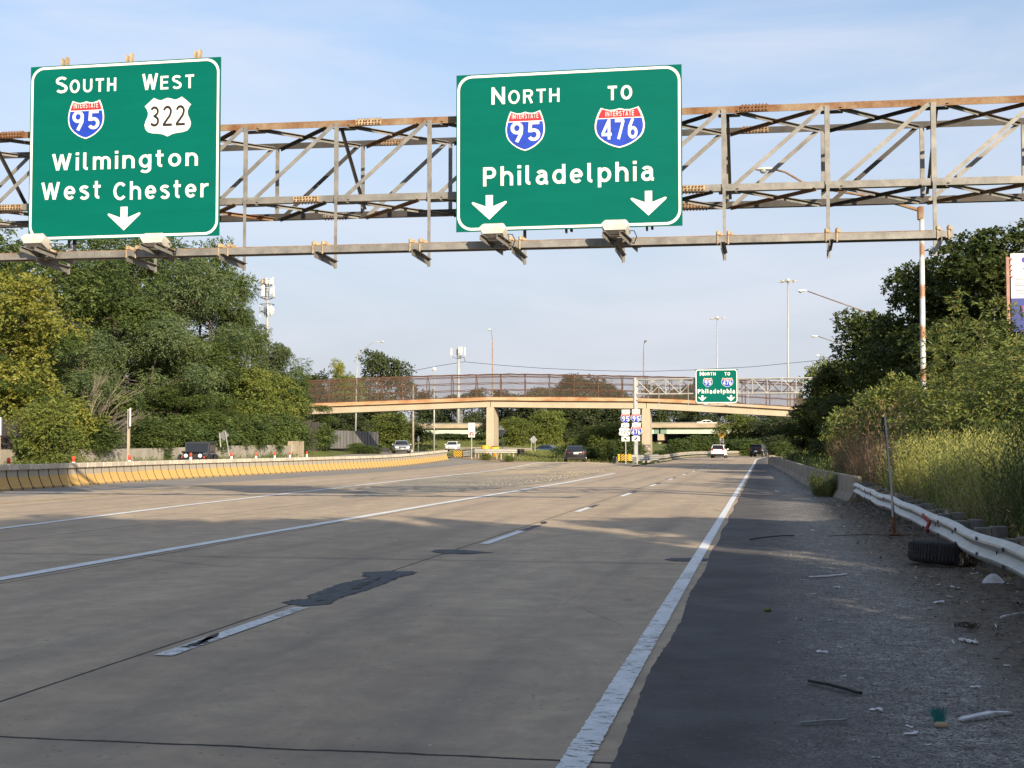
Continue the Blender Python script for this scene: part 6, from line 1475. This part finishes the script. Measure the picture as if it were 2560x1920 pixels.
# dead tree
rr = random.Random(8); dt = thing('dead_tree', 'dead bare branching tree in front of the green trees on the left', 'tree', (0, 0, 0)); p0 = at(205, 1090, 88.5)
mb = MB()
def twig(p, d, L, r_, lv):
    q_ = p + d * L; m = p.lerp(q_, .5) + Vector((rr.uniform(-1, 1), rr.uniform(-1, 1), rr.uniform(-1, 1))) * L * .07
    mb.tube([p, m, q_], [r_, r_ * .8, r_ * .6], 5, False)
    if lv == 0: return
    for k in range(rr.choice((2, 3, 3))):
        e = p.lerp(q_, rr.uniform(.55, 1)); nd = (d + Vector((rr.uniform(-.2, .75), rr.uniform(-.6, .3), rr.uniform(-.28, .42))) * .75).normalized(); twig(e, nd, L * rr.uniform(.6, .88), r_ * .55, lv - 1)
dt.location = (p0.x, 88.5, 0)
for d in ((.35, -.25, .9), (.62, -.3, .75), (.15, -.3, 1), (.8, -.3, .5)): twig(Vector((p0.x, 88.5, 1.0)), Vector(d).normalized(), 2.6, .09, 4)
mb.build('bare_branches', mat('dead_grey_wood', (.27, .23, .18), (.19, .16, .125), 4, rough=.9), dt)

# ---- trees under, behind and beyond the footbridge
GM = 'trees beyond the footbridge'
for a in (
    ('far1', 958, 872, 218, 5.6, 'big round tree rising above the left part of the footbridge fence'),
    ('yellow1', 838, 903, 205, 2.6, 'yellowish tree top left of the grey light pole'),
    ('lime1', 870, 940, 200, 3.2, 'yellow green tree right behind the grey light pole, seen through the fence'),
    ('far2', 790, 935, 196, 5.0, 'green tree left of the yellowish tree top, behind the bridge fence'),
    ('far2', 905, 1000, 190, 5.2, 'green tree behind the slat fence under the bridge'),
    ('lime1', 975, 1035, 178, 3.6, 'bright green bushy tree behind the silver car'),
    ('far2', 1020, 1055, 196, 4.0, 'dark green tree right of the silver car'),
    ('far1', 845, 1020, 180, 4.5, 'dark tree left of the grey slat fence top'),
    ('far1', 1255, 975, 246, 5.4, 'tree directly right of the first pier, beyond the bridge'),
    ('far2', 1305, 985, 240, 4.6, 'lower tree between the first pier and the small diamond sign'),
    ('far1', 1350, 966, 252, 5.4, 'dark tree seen above the small diamond sign'),
    ('far1', 1428, 936, 256, 6.2, 'tallest tree behind the middle of the footbridge'),
    ('far2', 1480, 946, 252, 5.4, 'tree right of the tallest one behind the footbridge middle'),
    ('far1', 1530, 960, 258, 5.0, 'tree left of the silver gantry post, beyond the bridge'),
    ('far2', 1555, 1000, 236, 4.4, 'tree behind the route shields'),
    ('lime1', 1372, 1028, 226, 3.6, 'yellow green tree in the dark trees above the blue car'),
    ('lime1', 1285, 1045, 222, 3.2, 'pale green tree right of the large diamond sign'),
    ('far2', 1405, 1010, 232, 4.4, 'lower green tree above the black sedan'),
    ('far1', 1180, 970, 330, 5.6, 'distant dark tree left of the first pier behind the overpass'),
    ('far1', 1115, 985, 335, 5.8, 'distant dark tree below the monopole'),
    ('far2', 1060, 980, 330, 5.4, 'distant tree right of the big round tree'),
    ('far1', 1650, 962, 335, 6.2, 'distant tree behind the second pier and overpass'),
    ('far1', 1715, 955, 340, 6.4, 'distant tree left of the distant green sign'),
    ('far2', 1780, 1012, 330, 6.4, 'distant dark tree behind the white car roof'),
    ('far1', 1850, 1005, 330, 6.4, 'distant dark tree under the right end of the footbridge'),
    ('lime1', 1848, 1038, 246, 4.6, 'yellow green tree hiding the right end of the overpass'),
    ('far2', 1905, 1050, 240, 4.6, 'green tree above the dark car at the bend'),
    ('far2', 1955, 1045, 232, 4.6, 'green tree under the footbridge end on the right'),
    ('far1', 1930, 1015, 300, 6.5, 'dark tree filling the gap under the footbridge right end'),
    ('far2', 2010, 1040, 225, 5.2, 'dark tree right of the bend behind the far guardrail'),
):
    plant(*a, group=GM)
GB = 'bushes along the ramp and the bend'
for a in (('bush1', 1425, 1112, 182, 2.6, 'low bush between the ramp and the highway right of the black sedan'), ('lime1', 1462, 1090, 170, 2.6, 'leafy bush right of the black sedan'), ('lime1', 1500, 1066, 162, 3.0, 'tall leafy bush left of the route shields'),
          ('lime1', 1535, 1058, 158, 3.2, 'bright bush just left of the route shields'), ('bush1', 1562, 1100, 140, 2.2, 'dusky bush behind the chevron board'), ('lime1', 1530, 1100, 146, 1.9, 'green bush left of the chevron board'), ('bush1', 1480, 1118, 150, 2.0, 'low bright bush at the road edge by the gore'),
          ('bush1', 1700, 1098, 216, 2.4, 'leafy bush under the overpass girder, left of the curve sign'), ('bush1', 1740, 1090, 222, 3.0, 'larger leafy bush left of the curve sign'), ('bush1', 1780, 1092, 224, 3.0, 'leafy bush behind the curve sign posts'), ('bush1', 1836, 1100, 214, 3.0, 'pale bush right of the curve sign'), ('bush1', 1870, 1098, 212, 3.0, 'bush between curve sign and dark car'),
          ('bush1', 1955, 1106, 206, 2.6, 'bush behind the far guardrail right of the dark car'), ('bush1', 1652, 1126, 216, 1.5, 'small bright bush in front of the low barrier right of the second pier'),
          ('bush1', 1050, 1084, 236, 4.0, 'hedge clump right of the narrow diamond sign'), ('bush1', 1085, 1086, 238, 4.2, 'hedge clump left of the no u-turn sign'), ('bush1', 1120, 1084, 240, 4.2, 'hedge clump above the white sedan'), ('bush1', 1156, 1086, 238, 4.2, 'hedge clump behind the no u-turn sign'), ('bush1', 1196, 1086, 240, 4.0, 'hedge clump left of the first pier'),
          ('bush1', 1005, 1072, 228, 4.2, 'hedge clump above the silver sedan'), ('bush1', 892, 1108, 150, 1.3, 'low bush at the foot of the grey light pole'), ('bush1', 920, 1114, 146, 1.6, 'low bush in front of the slat fence')):
    plant(*a, group=GB)

# ---- right-hand trees
GR = 'dark trees on the right-hand bank'
for a in (
    ('maple1', 2500, 560, 86, 6.4, 'tall dark maple at the right margin below the truss'),
    ('maple1', 2345, 640, 92, 5.4, 'tall dark maple right behind the rust-banded light pole'),
    ('maple2', 2215, 770, 106, 4.6, 'dark rounded tree left of the rust-banded light pole'),
    ('maple2', 2118, 905, 116, 3.8, 'low dark tree spreading over the right barrier beneath the gantry end'),
    ('maple2', 2045, 1000, 114, 3.0, 'lowest dark tree reaching over the footbridge end'),
    ('lime1', 2070, 905, 176, 4.2, 'pale green tree top behind the end of the slim gantry'),
    ('maple1', 2420, 800, 74, 4.6, 'dark tree below the maples, behind the fern-leaved shrubs'),
    ('maple2', 2170, 985, 92, 3.4, 'dark shrubby tree under the rounded one'),
):
    plant(*a, group=GR)
# trees outside the right margin whose shade lies over the road in front
GS = 'tall trees along the bank beside the photographer'
for i, (x, y, h, r_) in enumerate(((9.4, 20.5, 4.7, 2.2), (9.2, 16.5, 6.6, 2.8), (10.0, 13.2, 8.4, 2.8), (9.5, 6.8, 10.6, 1.7), (8.6, 3.4, 11.3, 2.6), (9.8, -0.8, 13.2, 3.4), (9.5, -4.5, 14.8, 3.9), (10.5, -11.4, 16.8, 4.2), (9.2, -17.5, 17.5, 5.2), (13.8, -12, 18.2, 5.2), (10.5, -25, 17.0, 5.2))):
    plant('maple1' if i % 2 else 'maple2', 2560, h, y, r_, 'leafy maple on the right bank beside and behind the photographer', GS, X=x)
# ---------------------------------------------------------------- the overgrown right verge
L_GOLD = leafmat('pale_yellow_green_weeds', (0.16, 0.195, 0.05), (0.33, 0.35, 0.11), (0.40, 0.36, 0.14), .35)
L_WEED = leafmat('green_weeds', (0.06, 0.095, 0.028), (0.12, 0.155, 0.05), (0.18, 0.17, 0.07), .3)
L_DRY = leafmat('dry_brown_reeds', (0.17, 0.125, 0.085), (0.27, 0.20, 0.135), (0.22, 0.11, 0.06), .2)
def blades(seed, P, h, w, lean=.25):
    g = np.random.default_rng(seed); n = len(P); hh_ = h * g.uniform(.55, 1.2, (n, 1)); a = g.uniform(0, 2 * np.pi, n)
    d = np.stack([np.cos(a), np.sin(a), np.zeros(n)], 1) * lean * g.uniform(.2, 1.4, (n, 1)); b = g.uniform(0, 2 * np.pi, n); s = np.stack([np.cos(b), np.sin(b), np.zeros(n)], 1) * w / 2
    up = np.array([0, 0, 1.0]); m = P + up * hh_ * .55 + d * hh_ * .3; t = P + up * hh_ + d * hh_
    return np.concatenate([np.stack([P - s, P + s, m + s * .8, m - s * .8], 1), np.stack([m - s * .8, m + s * .8, t + s * .12, t - s * .12], 1)]), None
def area(seed, n, x0, x1, y0, y1, dens=None):
    g = np.random.default_rng(seed); x = g.uniform(0, 1, n); y = g.uniform(y0, y1, n); a = x0(y) if callable(x0) else x0; b = x1(y) if callable(x1) else x1
    x = a + (b - a) * x; k = np.ones(n, bool) if dens is None else g.random(n) < dens(x, y)
    x, y = x[k], y[k]; return np.stack([x, y, hh(x, y) - .08], 1)
clump = lambda f, o, lo: (lambda x, y: np.clip(.5 + .5 * np.sin(x * f + o) * np.sin(y * f * .55 + o * 2) + .25 * np.sin(x * f * 2.3 + y * f), lo, 1))
def weeds(name, label, cat, m, seed, P, h, k, ll, lw, blade=0, lean=.2):
    g = np.random.default_rng(seed); A = norm(np.array([0, 0, 1.0]) + g.normal(0, lean, (len(P), 3)) * np.array([1, 1, .2]))
    V = sprays(g, P, A, h, k, ll, lw, -.5, .4, .7)
    if blade: V = np.concatenate([V, blades(seed + 1, np.repeat(P, blade, 0) + g.normal(0, .12, (len(P) * blade, 3)) * [1, 1, 0], h * .9, .016, .3)[0]])
    return tag(leaf_mesh(name, V, g.random(len(V)), m), label, cat, kind='stuff')
rail_x = lambda y: 3.35 + np.zeros_like(y)
bar_x = lambda y: np.interp(y, [42, 131], [3.2, 1.35])
weeds('tall_weeds', 'tall pale yellow green weeds behind the guardrail', 'weeds', L_GOLD, 31, area(31, 6500, rail_x, lambda y: 5.6 + 0 * y, 24, 42, lambda x, y: np.clip(.12 + 1.1 * np.exp(-((x - 4.3) / .8) ** 2 - ((y - 33) / 5.0) ** 2), 0, 1)), 1.3, 34, .10, .017, 3, .16)
weeds('green_weeds', 'low green weeds along the guardrail and bank', 'weeds', L_WEED, 39, area(39, 4500, lambda y: 3.1 + 0 * y, lambda y: 8.5 + 0 * y, 9, 46, clump(1.1, 1.4, .3)), .7, 20, .10, .024, 3, .3)
weeds('green_weeds', 'tall dark green weeds in clumps behind the guardrail', 'weeds', leafmat('dark_green_weeds', (0.035, 0.06, 0.018), (0.085, 0.115, 0.035), (0.13, 0.13, 0.05), .3), 32, area(32, 11000, lambda y: 3.3 + 0 * y, lambda y: 8.5 + 0 * y, 9, 46, lambda x, y: np.clip(np.sin(x * 1.9 + .6) * np.sin(y * .62 + x * .5) * 1.3 + .15, 0, 1) * np.where((y > 27) & (x < 5.2), .25, 1)), 1.6, 32, .10, .021, 3, .2)
weeds('green_weeds', 'rank green weeds beyond the concrete barrier on the right', 'weeds', L_WEED, 33, area(33, 3200, bar_x, lambda y: bar_x(y) + 6.5, 44, 135, clump(.9, 1.0, .2)), .85, 14, .22, .05, 2, .25)
weeds('dry_reeds', 'dry brown reeds standing above the barrier end', 'reeds', L_DRY, 34, area(34, 3400, lambda y: 3.3 + 0 * y, lambda y: 5.6 + 0 * y, 42.5, 70, clump(1.1, 2.0, .3)), 2.1, 8, .18, .02, 3, .14)
weeds('dry_grass', 'dry reddish grass tufts near the barrier', 'grass', L_DRY, 35, area(35, 3600, lambda y: 3.2 + 0 * y, lambda y: 6.5 + 0 * y, 11, 60, clump(1.7, 3.0, 0)), .95, 6, .14, .02, 5, .35)
weeds('wall_weeds', 'low green weeds along the foot of the low stained wall', 'weeds', L_WEED, 36, area(36, 2600, lambda y: -45.0 + 0 * y, lambda y: -42.6 + 0 * y, 62, 122, clump(.5, 1.0, .25)), .62, 10, .24, .06, 2, .3)
weeds('roadside_grass', 'green and tan grass on the slopes beyond the ramp and island', 'grass', leafmat('meadow_grass', (.085, .12, .03), (.165, .185, .06), (.24, .21, .1), .25), 37,
      np.concatenate([area(37, 9000, lambda y: -34 + (y - 140) * -.1, lambda y: -19 + 0 * y, 147, 215), area(38, 9000, lambda y: -58 + 0 * y, lambda y: -20 + 0 * y, 205, 262), area(40, 1200, lambda y: -19 + 0 * y, lambda y: -13 + 0 * y, 138, 175)]), .26, 4, .2, .05, 3, .4)
proto('sumac', name='sumac_shrub', cat='shrub', m=L_SUM, seed=41, H=6, Rr=2.4, base=.4, nb=30, br=.8, per=12, L=.95, k=20, ll=.21, lw=.062, droop=.75, shape='vase', trunk_r=.05)
proto('bush2', name='leafy_shrub', cat='shrub', m=L_SUM, seed=42, H=3.4, Rr=2.2, base=.1, nb=44, br=.62, per=70, L=.36, k=6, ll=.15, lw=.075, droop=.45, shape='vase', trunk_r=.05)
GV = 'shrubs on the right verge'
for a in (
    ('sumac', 2462, 752, 47, 2.0, 'fern-leaved shrub reaching highest beside the billboard'), ('sumac', 2405, 872, 50, 1.9, 'fern-leaved shrub right of the rust-banded pole, left of the highest one'),
    ('sumac', 2548, 850, 41, 2.1, 'fern-leaved shrub at the right margin below the billboard'), ('sumac', 2350, 940, 47, 1.6, 'low fern-leaved shrub just right of the rust-banded pole'), ('sumac', 2500, 905, 38, 2.0, 'fern-leaved shrub below the billboard, nearer the rail'),
    ('bush2', 2255, 955, 56, 1.9, 'pale shrub hiding the foot of the rust-banded pole on its left'), ('bush2', 2195, 985, 62, 2.2, 'pale green shrub above the dry reeds'), ('bush2', 2315, 978, 52, 1.5, 'shrub hiding the foot of the rust-banded pole'),
    ('bush2', 2385, 990, 45, 1.7, 'shrub behind the tall pale weeds'), ('bush2', 2455, 1020, 37, 1.5, 'green shrub behind the guardrail bend'), ('bush2', 2545, 985, 36, 1.5, 'green shrub at the right margin above the guardrail'), ('bush2', 2140, 1030, 74, 1.9, 'shrub left of the dry reeds above the barrier'),
):
    plant(*a, group=GV)
g = np.random.default_rng(71); n_ = 170; a = g.uniform(0, 6.28, n_); r_ = .42 * np.sqrt(g.random(n_)); P = np.stack([2.02 + r_ * np.cos(a), 46.3 + r_ * 1.1 * np.sin(a), 0 * a], 1)
A = norm(np.stack([(P[:, 0] - 2.02) * .9, (P[:, 1] - 46.3) * .9, np.full(n_, 1.0)], 1) + g.normal(0, .12, (n_, 3)))
V = sprays(g, P, A, .62, 26, .10, .02, -.3, .4, .7); tag(leaf_mesh('weed_clump', V, g.random(len(V)), L_WEED), 'small green weed clump on the shoulder at the guardrail end', 'weeds')
for px, y, lb in ((1215, 136.2, 'little green tuft in front of the island guardrail posts, left one'), (1273, 136.2, 'little green tuft in front of the island guardrail posts, right one')):
    c = plant('bush2', px, 1140, y, .6, lb); c.location.z = hz_(c.location.x, y); c.scale = (.3, .3, .2)

# ---------------------------------------------------------------- things left on the shoulder
ty = thing('discarded_tyre', 'old black truck tyre lying under the guardrail', 'tyre', (2.42, 19.75, .165))
mb = MB(); prof = [(.30, -.11), (.44, -.155), (.53, -.13), (.545, -.05), (.545, .05), (.53, .13), (.44, .155), (.30, .11), (.27, 0)]; N_ = 36
vs = []; Mt = Matrix.Rotation(.10, 3, 'Y') @ Matrix.Rotation(-.07, 3, 'X')
for k in range(N_):
    a = 2 * math.pi * k / N_
    for r_, z in prof: vs.append(Vector((2.42, 19.75, .165)) + Mt @ Vector((r_ * .82 * math.cos(a), r_ * .82 * math.sin(a), z)))
m_ = len(prof); mb.add(vs, [(k * m_ + j, k * m_ + (j + 1) % m_, ((k + 1) % N_) * m_ + (j + 1) % m_, ((k + 1) % N_) * m_ + j) for k in range(N_) for j in range(m_)]); mb.build('tyre_casing', M_RUBBER, ty, True)
mb = MB()
for k in range(60):
    a = 2 * math.pi * k / 60
    for z in (-.06, .06): c = Vector((2.42, 19.75, .165)) + Mt @ Vector(((.45) * math.cos(a), (.45) * math.sin(a), z)); mb.box(c, (.02, .03, .09), M=Mt @ Matrix.Rotation(a, 3, 'Z'))
tr_ = mb.build('tread_blocks', M_RUBBER, ty)
pp = gnd(2236, 1340); mk = thing('marker_post', 'leaning thin steel marker post bolted to a rusty stub beside the guardrail', 'marker post', (pp.x, pp.y, 0))
q1, q2, q3 = at(2234, 1290, pp.y), at(2226, 1175, pp.y), at(2212, 1036, pp.y)
mb = MB(); mb.bar((pp.x, pp.y, -.1), (q1.x, pp.y, q1.z), .055, .05, up=(0, 1, 0)); mb.box((pp.x, pp.y, .03), (.22, .2, .07), ch=.03); mb.build('rusty_stub', M_BOLT, mk)
mb = MB(); mb.angle((q1.x - .02, pp.y - .03, q1.z - .02), (q2.x, pp.y - .03, q2.z), .03, .035, .006, up=(1, 0, 0)); mb.bar((q2.x, pp.y - .02, q2.z - .25), (q3.x, pp.y - .02, q3.z), .028, .02, up=(0, 1, 0)); mb.build('post', M_GALV2, mk)
mb = MB(); mb.bar((q1.x + .02, pp.y + .02, q1.z - .05), (q3.x - .01, pp.y + .02, q3.z - .2), .022, .03, up=(0, 1, 0)); mb.build('back_strut', M_DKSTEEL, mk)
mb = MB(); mb.box((q3.x - .04, pp.y, q3.z - .13), (.05, .03, .16)); mb.box((q3.x - .03, pp.y, q3.z - .30), (.11, .05, .03)); mb.build('bracket', M_BLACK, mk)
def strip_thing(name, label, cat, pts, w, m, h=.018, curl=0.0):
    P = [gnd(*p) for p in pts]; t = thing(name, label, cat, tuple(P[0])); mb = MB(); rr = random.Random(len(label)); prev = None; vs = []
    n = 10
    for i in range(n + 1):
        u = i / n * (len(P) - 1); k = min(int(u), len(P) - 2); c = P[k].lerp(P[k + 1], u - k); d = (P[-1] - P[0]).normalized(); s = Vector((d.y, -d.x, 0)); ww = w * rr.uniform(.85, 1.1) * (1 if 0 < i < n else .7)
        z = .012 + h * .6 + curl * math.sin(math.pi * i / n) + rr.uniform(0, .006)
        vs += [c + s * ww / 2 + Vector((0, 0, z - h / 2)), c + s * ww / 2 + Vector((0, 0, z + h / 2)), c - s * ww / 2 + Vector((0, 0, z + h / 2)), c - s * ww / 2 + Vector((0, 0, z - h / 2))]
    mb.add(vs, [(i * 4 + j, i * 4 + (j + 1) % 4, i * 4 + 4 + (j + 1) % 4, i * 4 + 4 + j) for i in range(n) for j in range(4)] + [(3, 2, 1, 0), (n * 4, n * 4 + 1, n * 4 + 2, n * 4 + 3)]); mb.build('strip', m, t); return t
M_PLW = mat('dirty_white_plastic', (.62, .63, .64), (.46, .46, .46), 9, rough=.5); M_GRS = mat('grey_metal_strip', (.22, .23, .22), (.15, .15, .145), 8, rough=.6)
strip_thing('plastic_strip', 'long white broken plastic strip on the grit left of the tyre', 'litter', ((2024, 1446), (2070, 1444), (2117, 1439)), .05, M_PLW, .010)
strip_thing('plastic_strip', 'white cracked plastic strip at the lower right beside the green tuft', 'litter', ((2402, 1808), (2470, 1800), (2526, 1789)), .05, M_PLW, .010, .02)
strip_thing('metal_strip', 'grey metal strip lying across the grit near the bottom', 'litter', ((2000, 1817), (2058, 1814), (2117, 1810)), .022, M_GRS, .015)
strip_thing('rubber_strip', 'black rubber strip lying slanted on the gritty shoulder', 'litter', ((2022, 1712), (2085, 1728), (2153, 1743)), .035, M_BLACK, .02, .012)
strip_thing('cable_piece', 'pale bent piece of cable at the right edge under the guardrail', 'litter', ((2502, 1549), (2530, 1546), (2560, 1538)), .016, M_PLW, .016, .01)
strip_thing('fallen_twig', 'dark leafy twig lying on the shoulder beside the white edge line', 'twig', ((1875, 1353), (1920, 1349), (1985, 1342)), .03, mat('dark_twig', (.03, .026, .018), rough=.9), .02, .02)
strip_thing('fallen_twig', 'long thin dead stalk lying in front of the marker post', 'twig', ((2072, 1343), (2150, 1342), (2300, 1341)), .02, M_BARK, .016, .01)
strip_thing('lettered_strip', 'white strip with black marks in the dirt at lower right', 'litter', ((2400, 1604), (2421, 1608), (2443, 1613)), .05, mat('marked_white_plate', (.60, .60, .58), (.03, .03, .03), 30, .56, .6, rough=.5), .012)
p = gnd(2490, 1462); t = thing('plastic_shell', 'curved white plastic shell leaning at a guardrail post', 'litter', p); mb = MB(); vs = []
for i in range(9):
    u = i / 8; vs += [p + Vector((-.16 + .36 * u, .05 * math.sin(u * 3), .015)), p + Vector((-.13 + .30 * u, .12, .015 + .11 * math.sin(math.pi * min(1, u * 1.15 + .05)) ** .8))]
mb.add(vs, [(2 * i, 2 * i + 2, 2 * i + 3, 2 * i + 1) for i in range(8)]); mb.build('shell', M_PLW, t, True)
p = gnd(2350, 1822); t = thing('brush_head', 'tan brush head with teal bristles lying in the dirt', 'brush', p)
mb = MB(); mb.box(p + Vector((.01, 0, .025)), (.075, .03, .03), ch=.008); mb.build('brush_block', mat('tan_wood', (.42, .31, .19), rough=.7), t); mb = MB(); rr = random.Random(3)
for k in range(110): a = p + Vector((rr.uniform(-.03, .03), .015, .035)); mb.tube([a, a + Vector((rr.uniform(-.05, .03), rr.uniform(.02, .06), rr.uniform(.03, .085)))], .0016, 3, False)
mb.build('bristles', mat('teal_bristle', (.01, .16, .15), rough=.6), t)
p = gnd(1919, 1530); t = thing('fallen_fruit', 'small yellow green fallen fruit on the grit near the edge line', 'fruit', p); mb = MB(); mb.ball(p + Vector((0, 0, .022)), (.04, .028, .024), 12, 8); mb.build('fruit', mat('olive_skin', (.16, .15, .03), (.09, .085, .025), 30, rough=.6), t, True)
p = gnd(2418, 1580); t = thing('leafy_debris', 'tangle of dry curled stems in the dirt at lower right', 'debris', p); mb = MB(); rr = random.Random(6)
for k in range(9): a = rr.uniform(0, 6.28); r_ = rr.uniform(.04, .09); c = p + Vector((rr.uniform(-.06, .06), rr.uniform(-.05, .05), .03)); mb.tube([c + Vector((r_ * math.cos(a + s), r_ * .6 * math.sin(a + s), .05 * abs(math.sin(s)))) for s in np.linspace(0, 4, 8)], .004, 4, False)
mb.build('stems', mat('dark_dry_stem', (.05, .038, .025), rough=.9), t)
# paper and plastic scraps
bits = [(1800 + x / 2.911, 1420 + y / 2.911, s) for x, y, s in ((600, 92, 1), (685, 193, .8), (725, 218, .6), (715, 262, .6), (585, 388, 1.6), (805, 386, .9), (740, 624, 1.5), (865, 585, .9), (1440, 147, 1.1), (1450, 182, .9), (1595, 262, 1.9), (1585, 130, 1.2), (1710, 152, 1.7), (1140, 1048, 1.4), (1375, 1163, .8), (1395, 1222, 1.4), (1640, 918, 1.1), (1860, 878, 1.1), (1025, 810, .7), (900, 795, .8), (1135, 1388, .7), (2090, 720, .9), (850, 148, 1.3), (2160, 130, 1.6), (1855, 50, 1.6), (1520, 1300, .8))]
bits += [(1900 + x / 3.318, 1000 + y / 3.318, s) for x, y, s in ((435, 1084, 1.3), (685, 1060, 2.2), (825, 1050, 1.0), (445, 820, 2.6), (370, 760, 2.0), (450, 760, 2.0), (145, 765, 2.6), (640, 1560, 1.2), (445, 1614, .8), (1280, 1125, 1.3), (1000, 1010, 1.4), (655, 882, 1.6))]
rr = random.Random(12); sc0 = []
for v in range(4):
    mb = MB(); n = 5; pts = []
    for i in range(n + 1):
        for j in range(3): pts.append(((i / n - .5) * .10 + rr.uniform(-.006, .006), (j / 2 - .5) * .04 + rr.uniform(-.006, .006), .014 + rr.uniform(0, .018)))
    mb.add(pts, [(i * 3 + j, i * 3 + 3 + j, i * 3 + 4 + j, i * 3 + 1 + j) for i in range(n) for j in range(2)])
    o = mb.build('litter_scrap', M_PLW); sc0.append(o)
for i, (px, py, s) in enumerate(bits):
    p = gnd(px, py); v = sc0[i % 4]; o = v if i < 4 else v.copy()
    if i >= 4: COL.objects.link(o)
    o.location = p; o.rotation_euler = (rr.uniform(-.25, .25), rr.uniform(-.2, .2), rr.uniform(-.6, .6)); k = s * .58; o.scale = (k, k, k)
    tag(o, 'small crumpled pale scrap of litter on the gritty right shoulder', 'litter', 'pale scraps of litter on the shoulder')
def pebbles(name, label, m, seed, P, s0, s1):
    g = np.random.default_rng(seed); n = len(P); s = np.exp(g.uniform(np.log(s0), np.log(s1), (n, 1)))
    O = np.array([[1, 0, 0], [-1, 0, 0], [0, 1, 0], [0, -1, 0], [0, 0, .6], [0, 0, -.6]], float); V = P[:, None, :] + O[None] * s[:, None] * g.uniform(.6, 1.3, (n, 6, 1)); a = g.uniform(0, 6.28, n)
    F_ = np.array([[0, 2, 4], [2, 1, 4], [1, 3, 4], [3, 0, 4], [2, 0, 5], [1, 2, 5], [3, 1, 5], [0, 3, 5]])
    me = bpy.data.meshes.new(name); me.vertices.add(n * 6); me.vertices.foreach_set('co', V.reshape(-1).astype(np.float32)); Fi = (np.arange(n)[:, None, None] * 6 + F_[None]).reshape(-1)
    me.loops.add(n * 24); me.loops.foreach_set('vertex_index', Fi.astype(np.int32)); me.polygons.add(n * 8); me.polygons.foreach_set('loop_start', np.arange(0, n * 24, 3, dtype=np.int32)); me.polygons.foreach_set('loop_total', np.full(n * 8, 3, np.int32))
    t_ = me.attributes.new('tone', 'FLOAT', 'FACE'); t_.data.foreach_set('value', np.repeat(g.random(n), 8).astype(np.float32)); me.materials.append(m); me.update()
    o = bpy.data.objects.new(name, me); COL.objects.link(o); return tag(o, label, 'gravel', kind='stuff')
def tonemat(name, stops, rough=.9):
    n = NT(name); r_ = n.t.nodes.new('ShaderNodeValToRGB'); n.L(n.attr('tone'), r_.inputs['Fac']); e = r_.color_ramp.elements; r_.color_ramp.interpolation = 'CONSTANT'
    e[0].position, e[0].color = 0, (*stops[0][1], 1); e[1].position, e[1].color = stops[1][0], (*stops[1][1], 1)
    for p_, c_ in stops[2:]: x = e.new(p_); x.color = (*c_, 1)
    n.color(r_.outputs[0]); n.set(rough, spec=.2); return n.m
M_PEB = tonemat('mixed_grit', ((0, (.10, .10, .10)), (.35, (.19, .185, .175)), (.65, (.28, .265, .24)), (.88, (.42, .41, .39)), (.95, (.10, .07, .05))))
g = np.random.default_rng(50)
def flat(P, z=.004): P = P.copy(); P[:, 2] = z; return P
pebbles('loose_grit', 'loose grit and small stones strewn over the right shoulder', M_PEB, 51, flat(area(51, 19000, lambda y: .05 + 0 * y, lambda y: 3.2 + 0 * y, 6.5, 30, lambda x, y: np.clip(.15 + .9 * np.exp(-((x - 1.1) / .7) ** 2) + .35 * (x > 1.6), 0, 1))), .0035, .013)
pebbles('loose_grit', 'coarser stones along the foot of the right barrier', M_PEB, 52, flat(area(52, 2600, lambda y: np.interp(y, [30, 130], [1.6, .0]), lambda y: np.interp(y, [30, 45, 131], [3.3, 2.4, .5]), 28, 128)), .012, .05)
pebbles('gore_stones', 'stones and sand scattered over the gore', tonemat('gore_stone_mix', ((0, (.14, .125, .10)), (.4, (.27, .225, .16)), (.75, (.36, .30, .22)), (.95, (.5, .46, .38)))), 53, flat(area(53, 3800, lambda y: np.interp(y, [55, 68, 104, 130], [-15, -16.6, -18, -18.4]), lambda y: np.interp(y, [55, 62, 80, 128], [-10.8, -10.2, -10.4, -11.6]), 55, 128), .004), .012, .05)
V = []; P = flat(area(54, 11000, lambda y: 1.5 + 0 * y, lambda y: 3.5 + 0 * y, 7, 42, lambda x, y: np.clip((x - 1.2) / 1.4, .1, 1)), .012); n_ = len(P); a = g.uniform(0, 6.28, n_); d = np.stack([np.cos(a), np.sin(a), g.normal(0, .25, n_)], 1) * np.exp(g.uniform(np.log(.012), np.log(.055), (n_, 1))); s = np.stack([-np.sin(a), np.cos(a), g.normal(0, .3, n_)], 1) * np.exp(g.uniform(np.log(.004), np.log(.013), (n_, 1)))
P[:, 2] += np.abs(d[:, 2]) + np.abs(s[:, 2])
o = leaf_mesh('dead_leaf_litter', np.stack([P - d, P - s, P + d, P + s], 1), g.random(n_), tonemat('dead_leaves_and_scraps', ((0, (.05, .038, .025)), (.4, (.12, .085, .05)), (.7, (.20, .155, .095)), (.9, (.40, .37, .31)), (.965, (.62, .61, .58)))))
tag(o, 'dead leaves and tiny scraps covering the dirt under the guardrail', 'debris', kind='stuff')
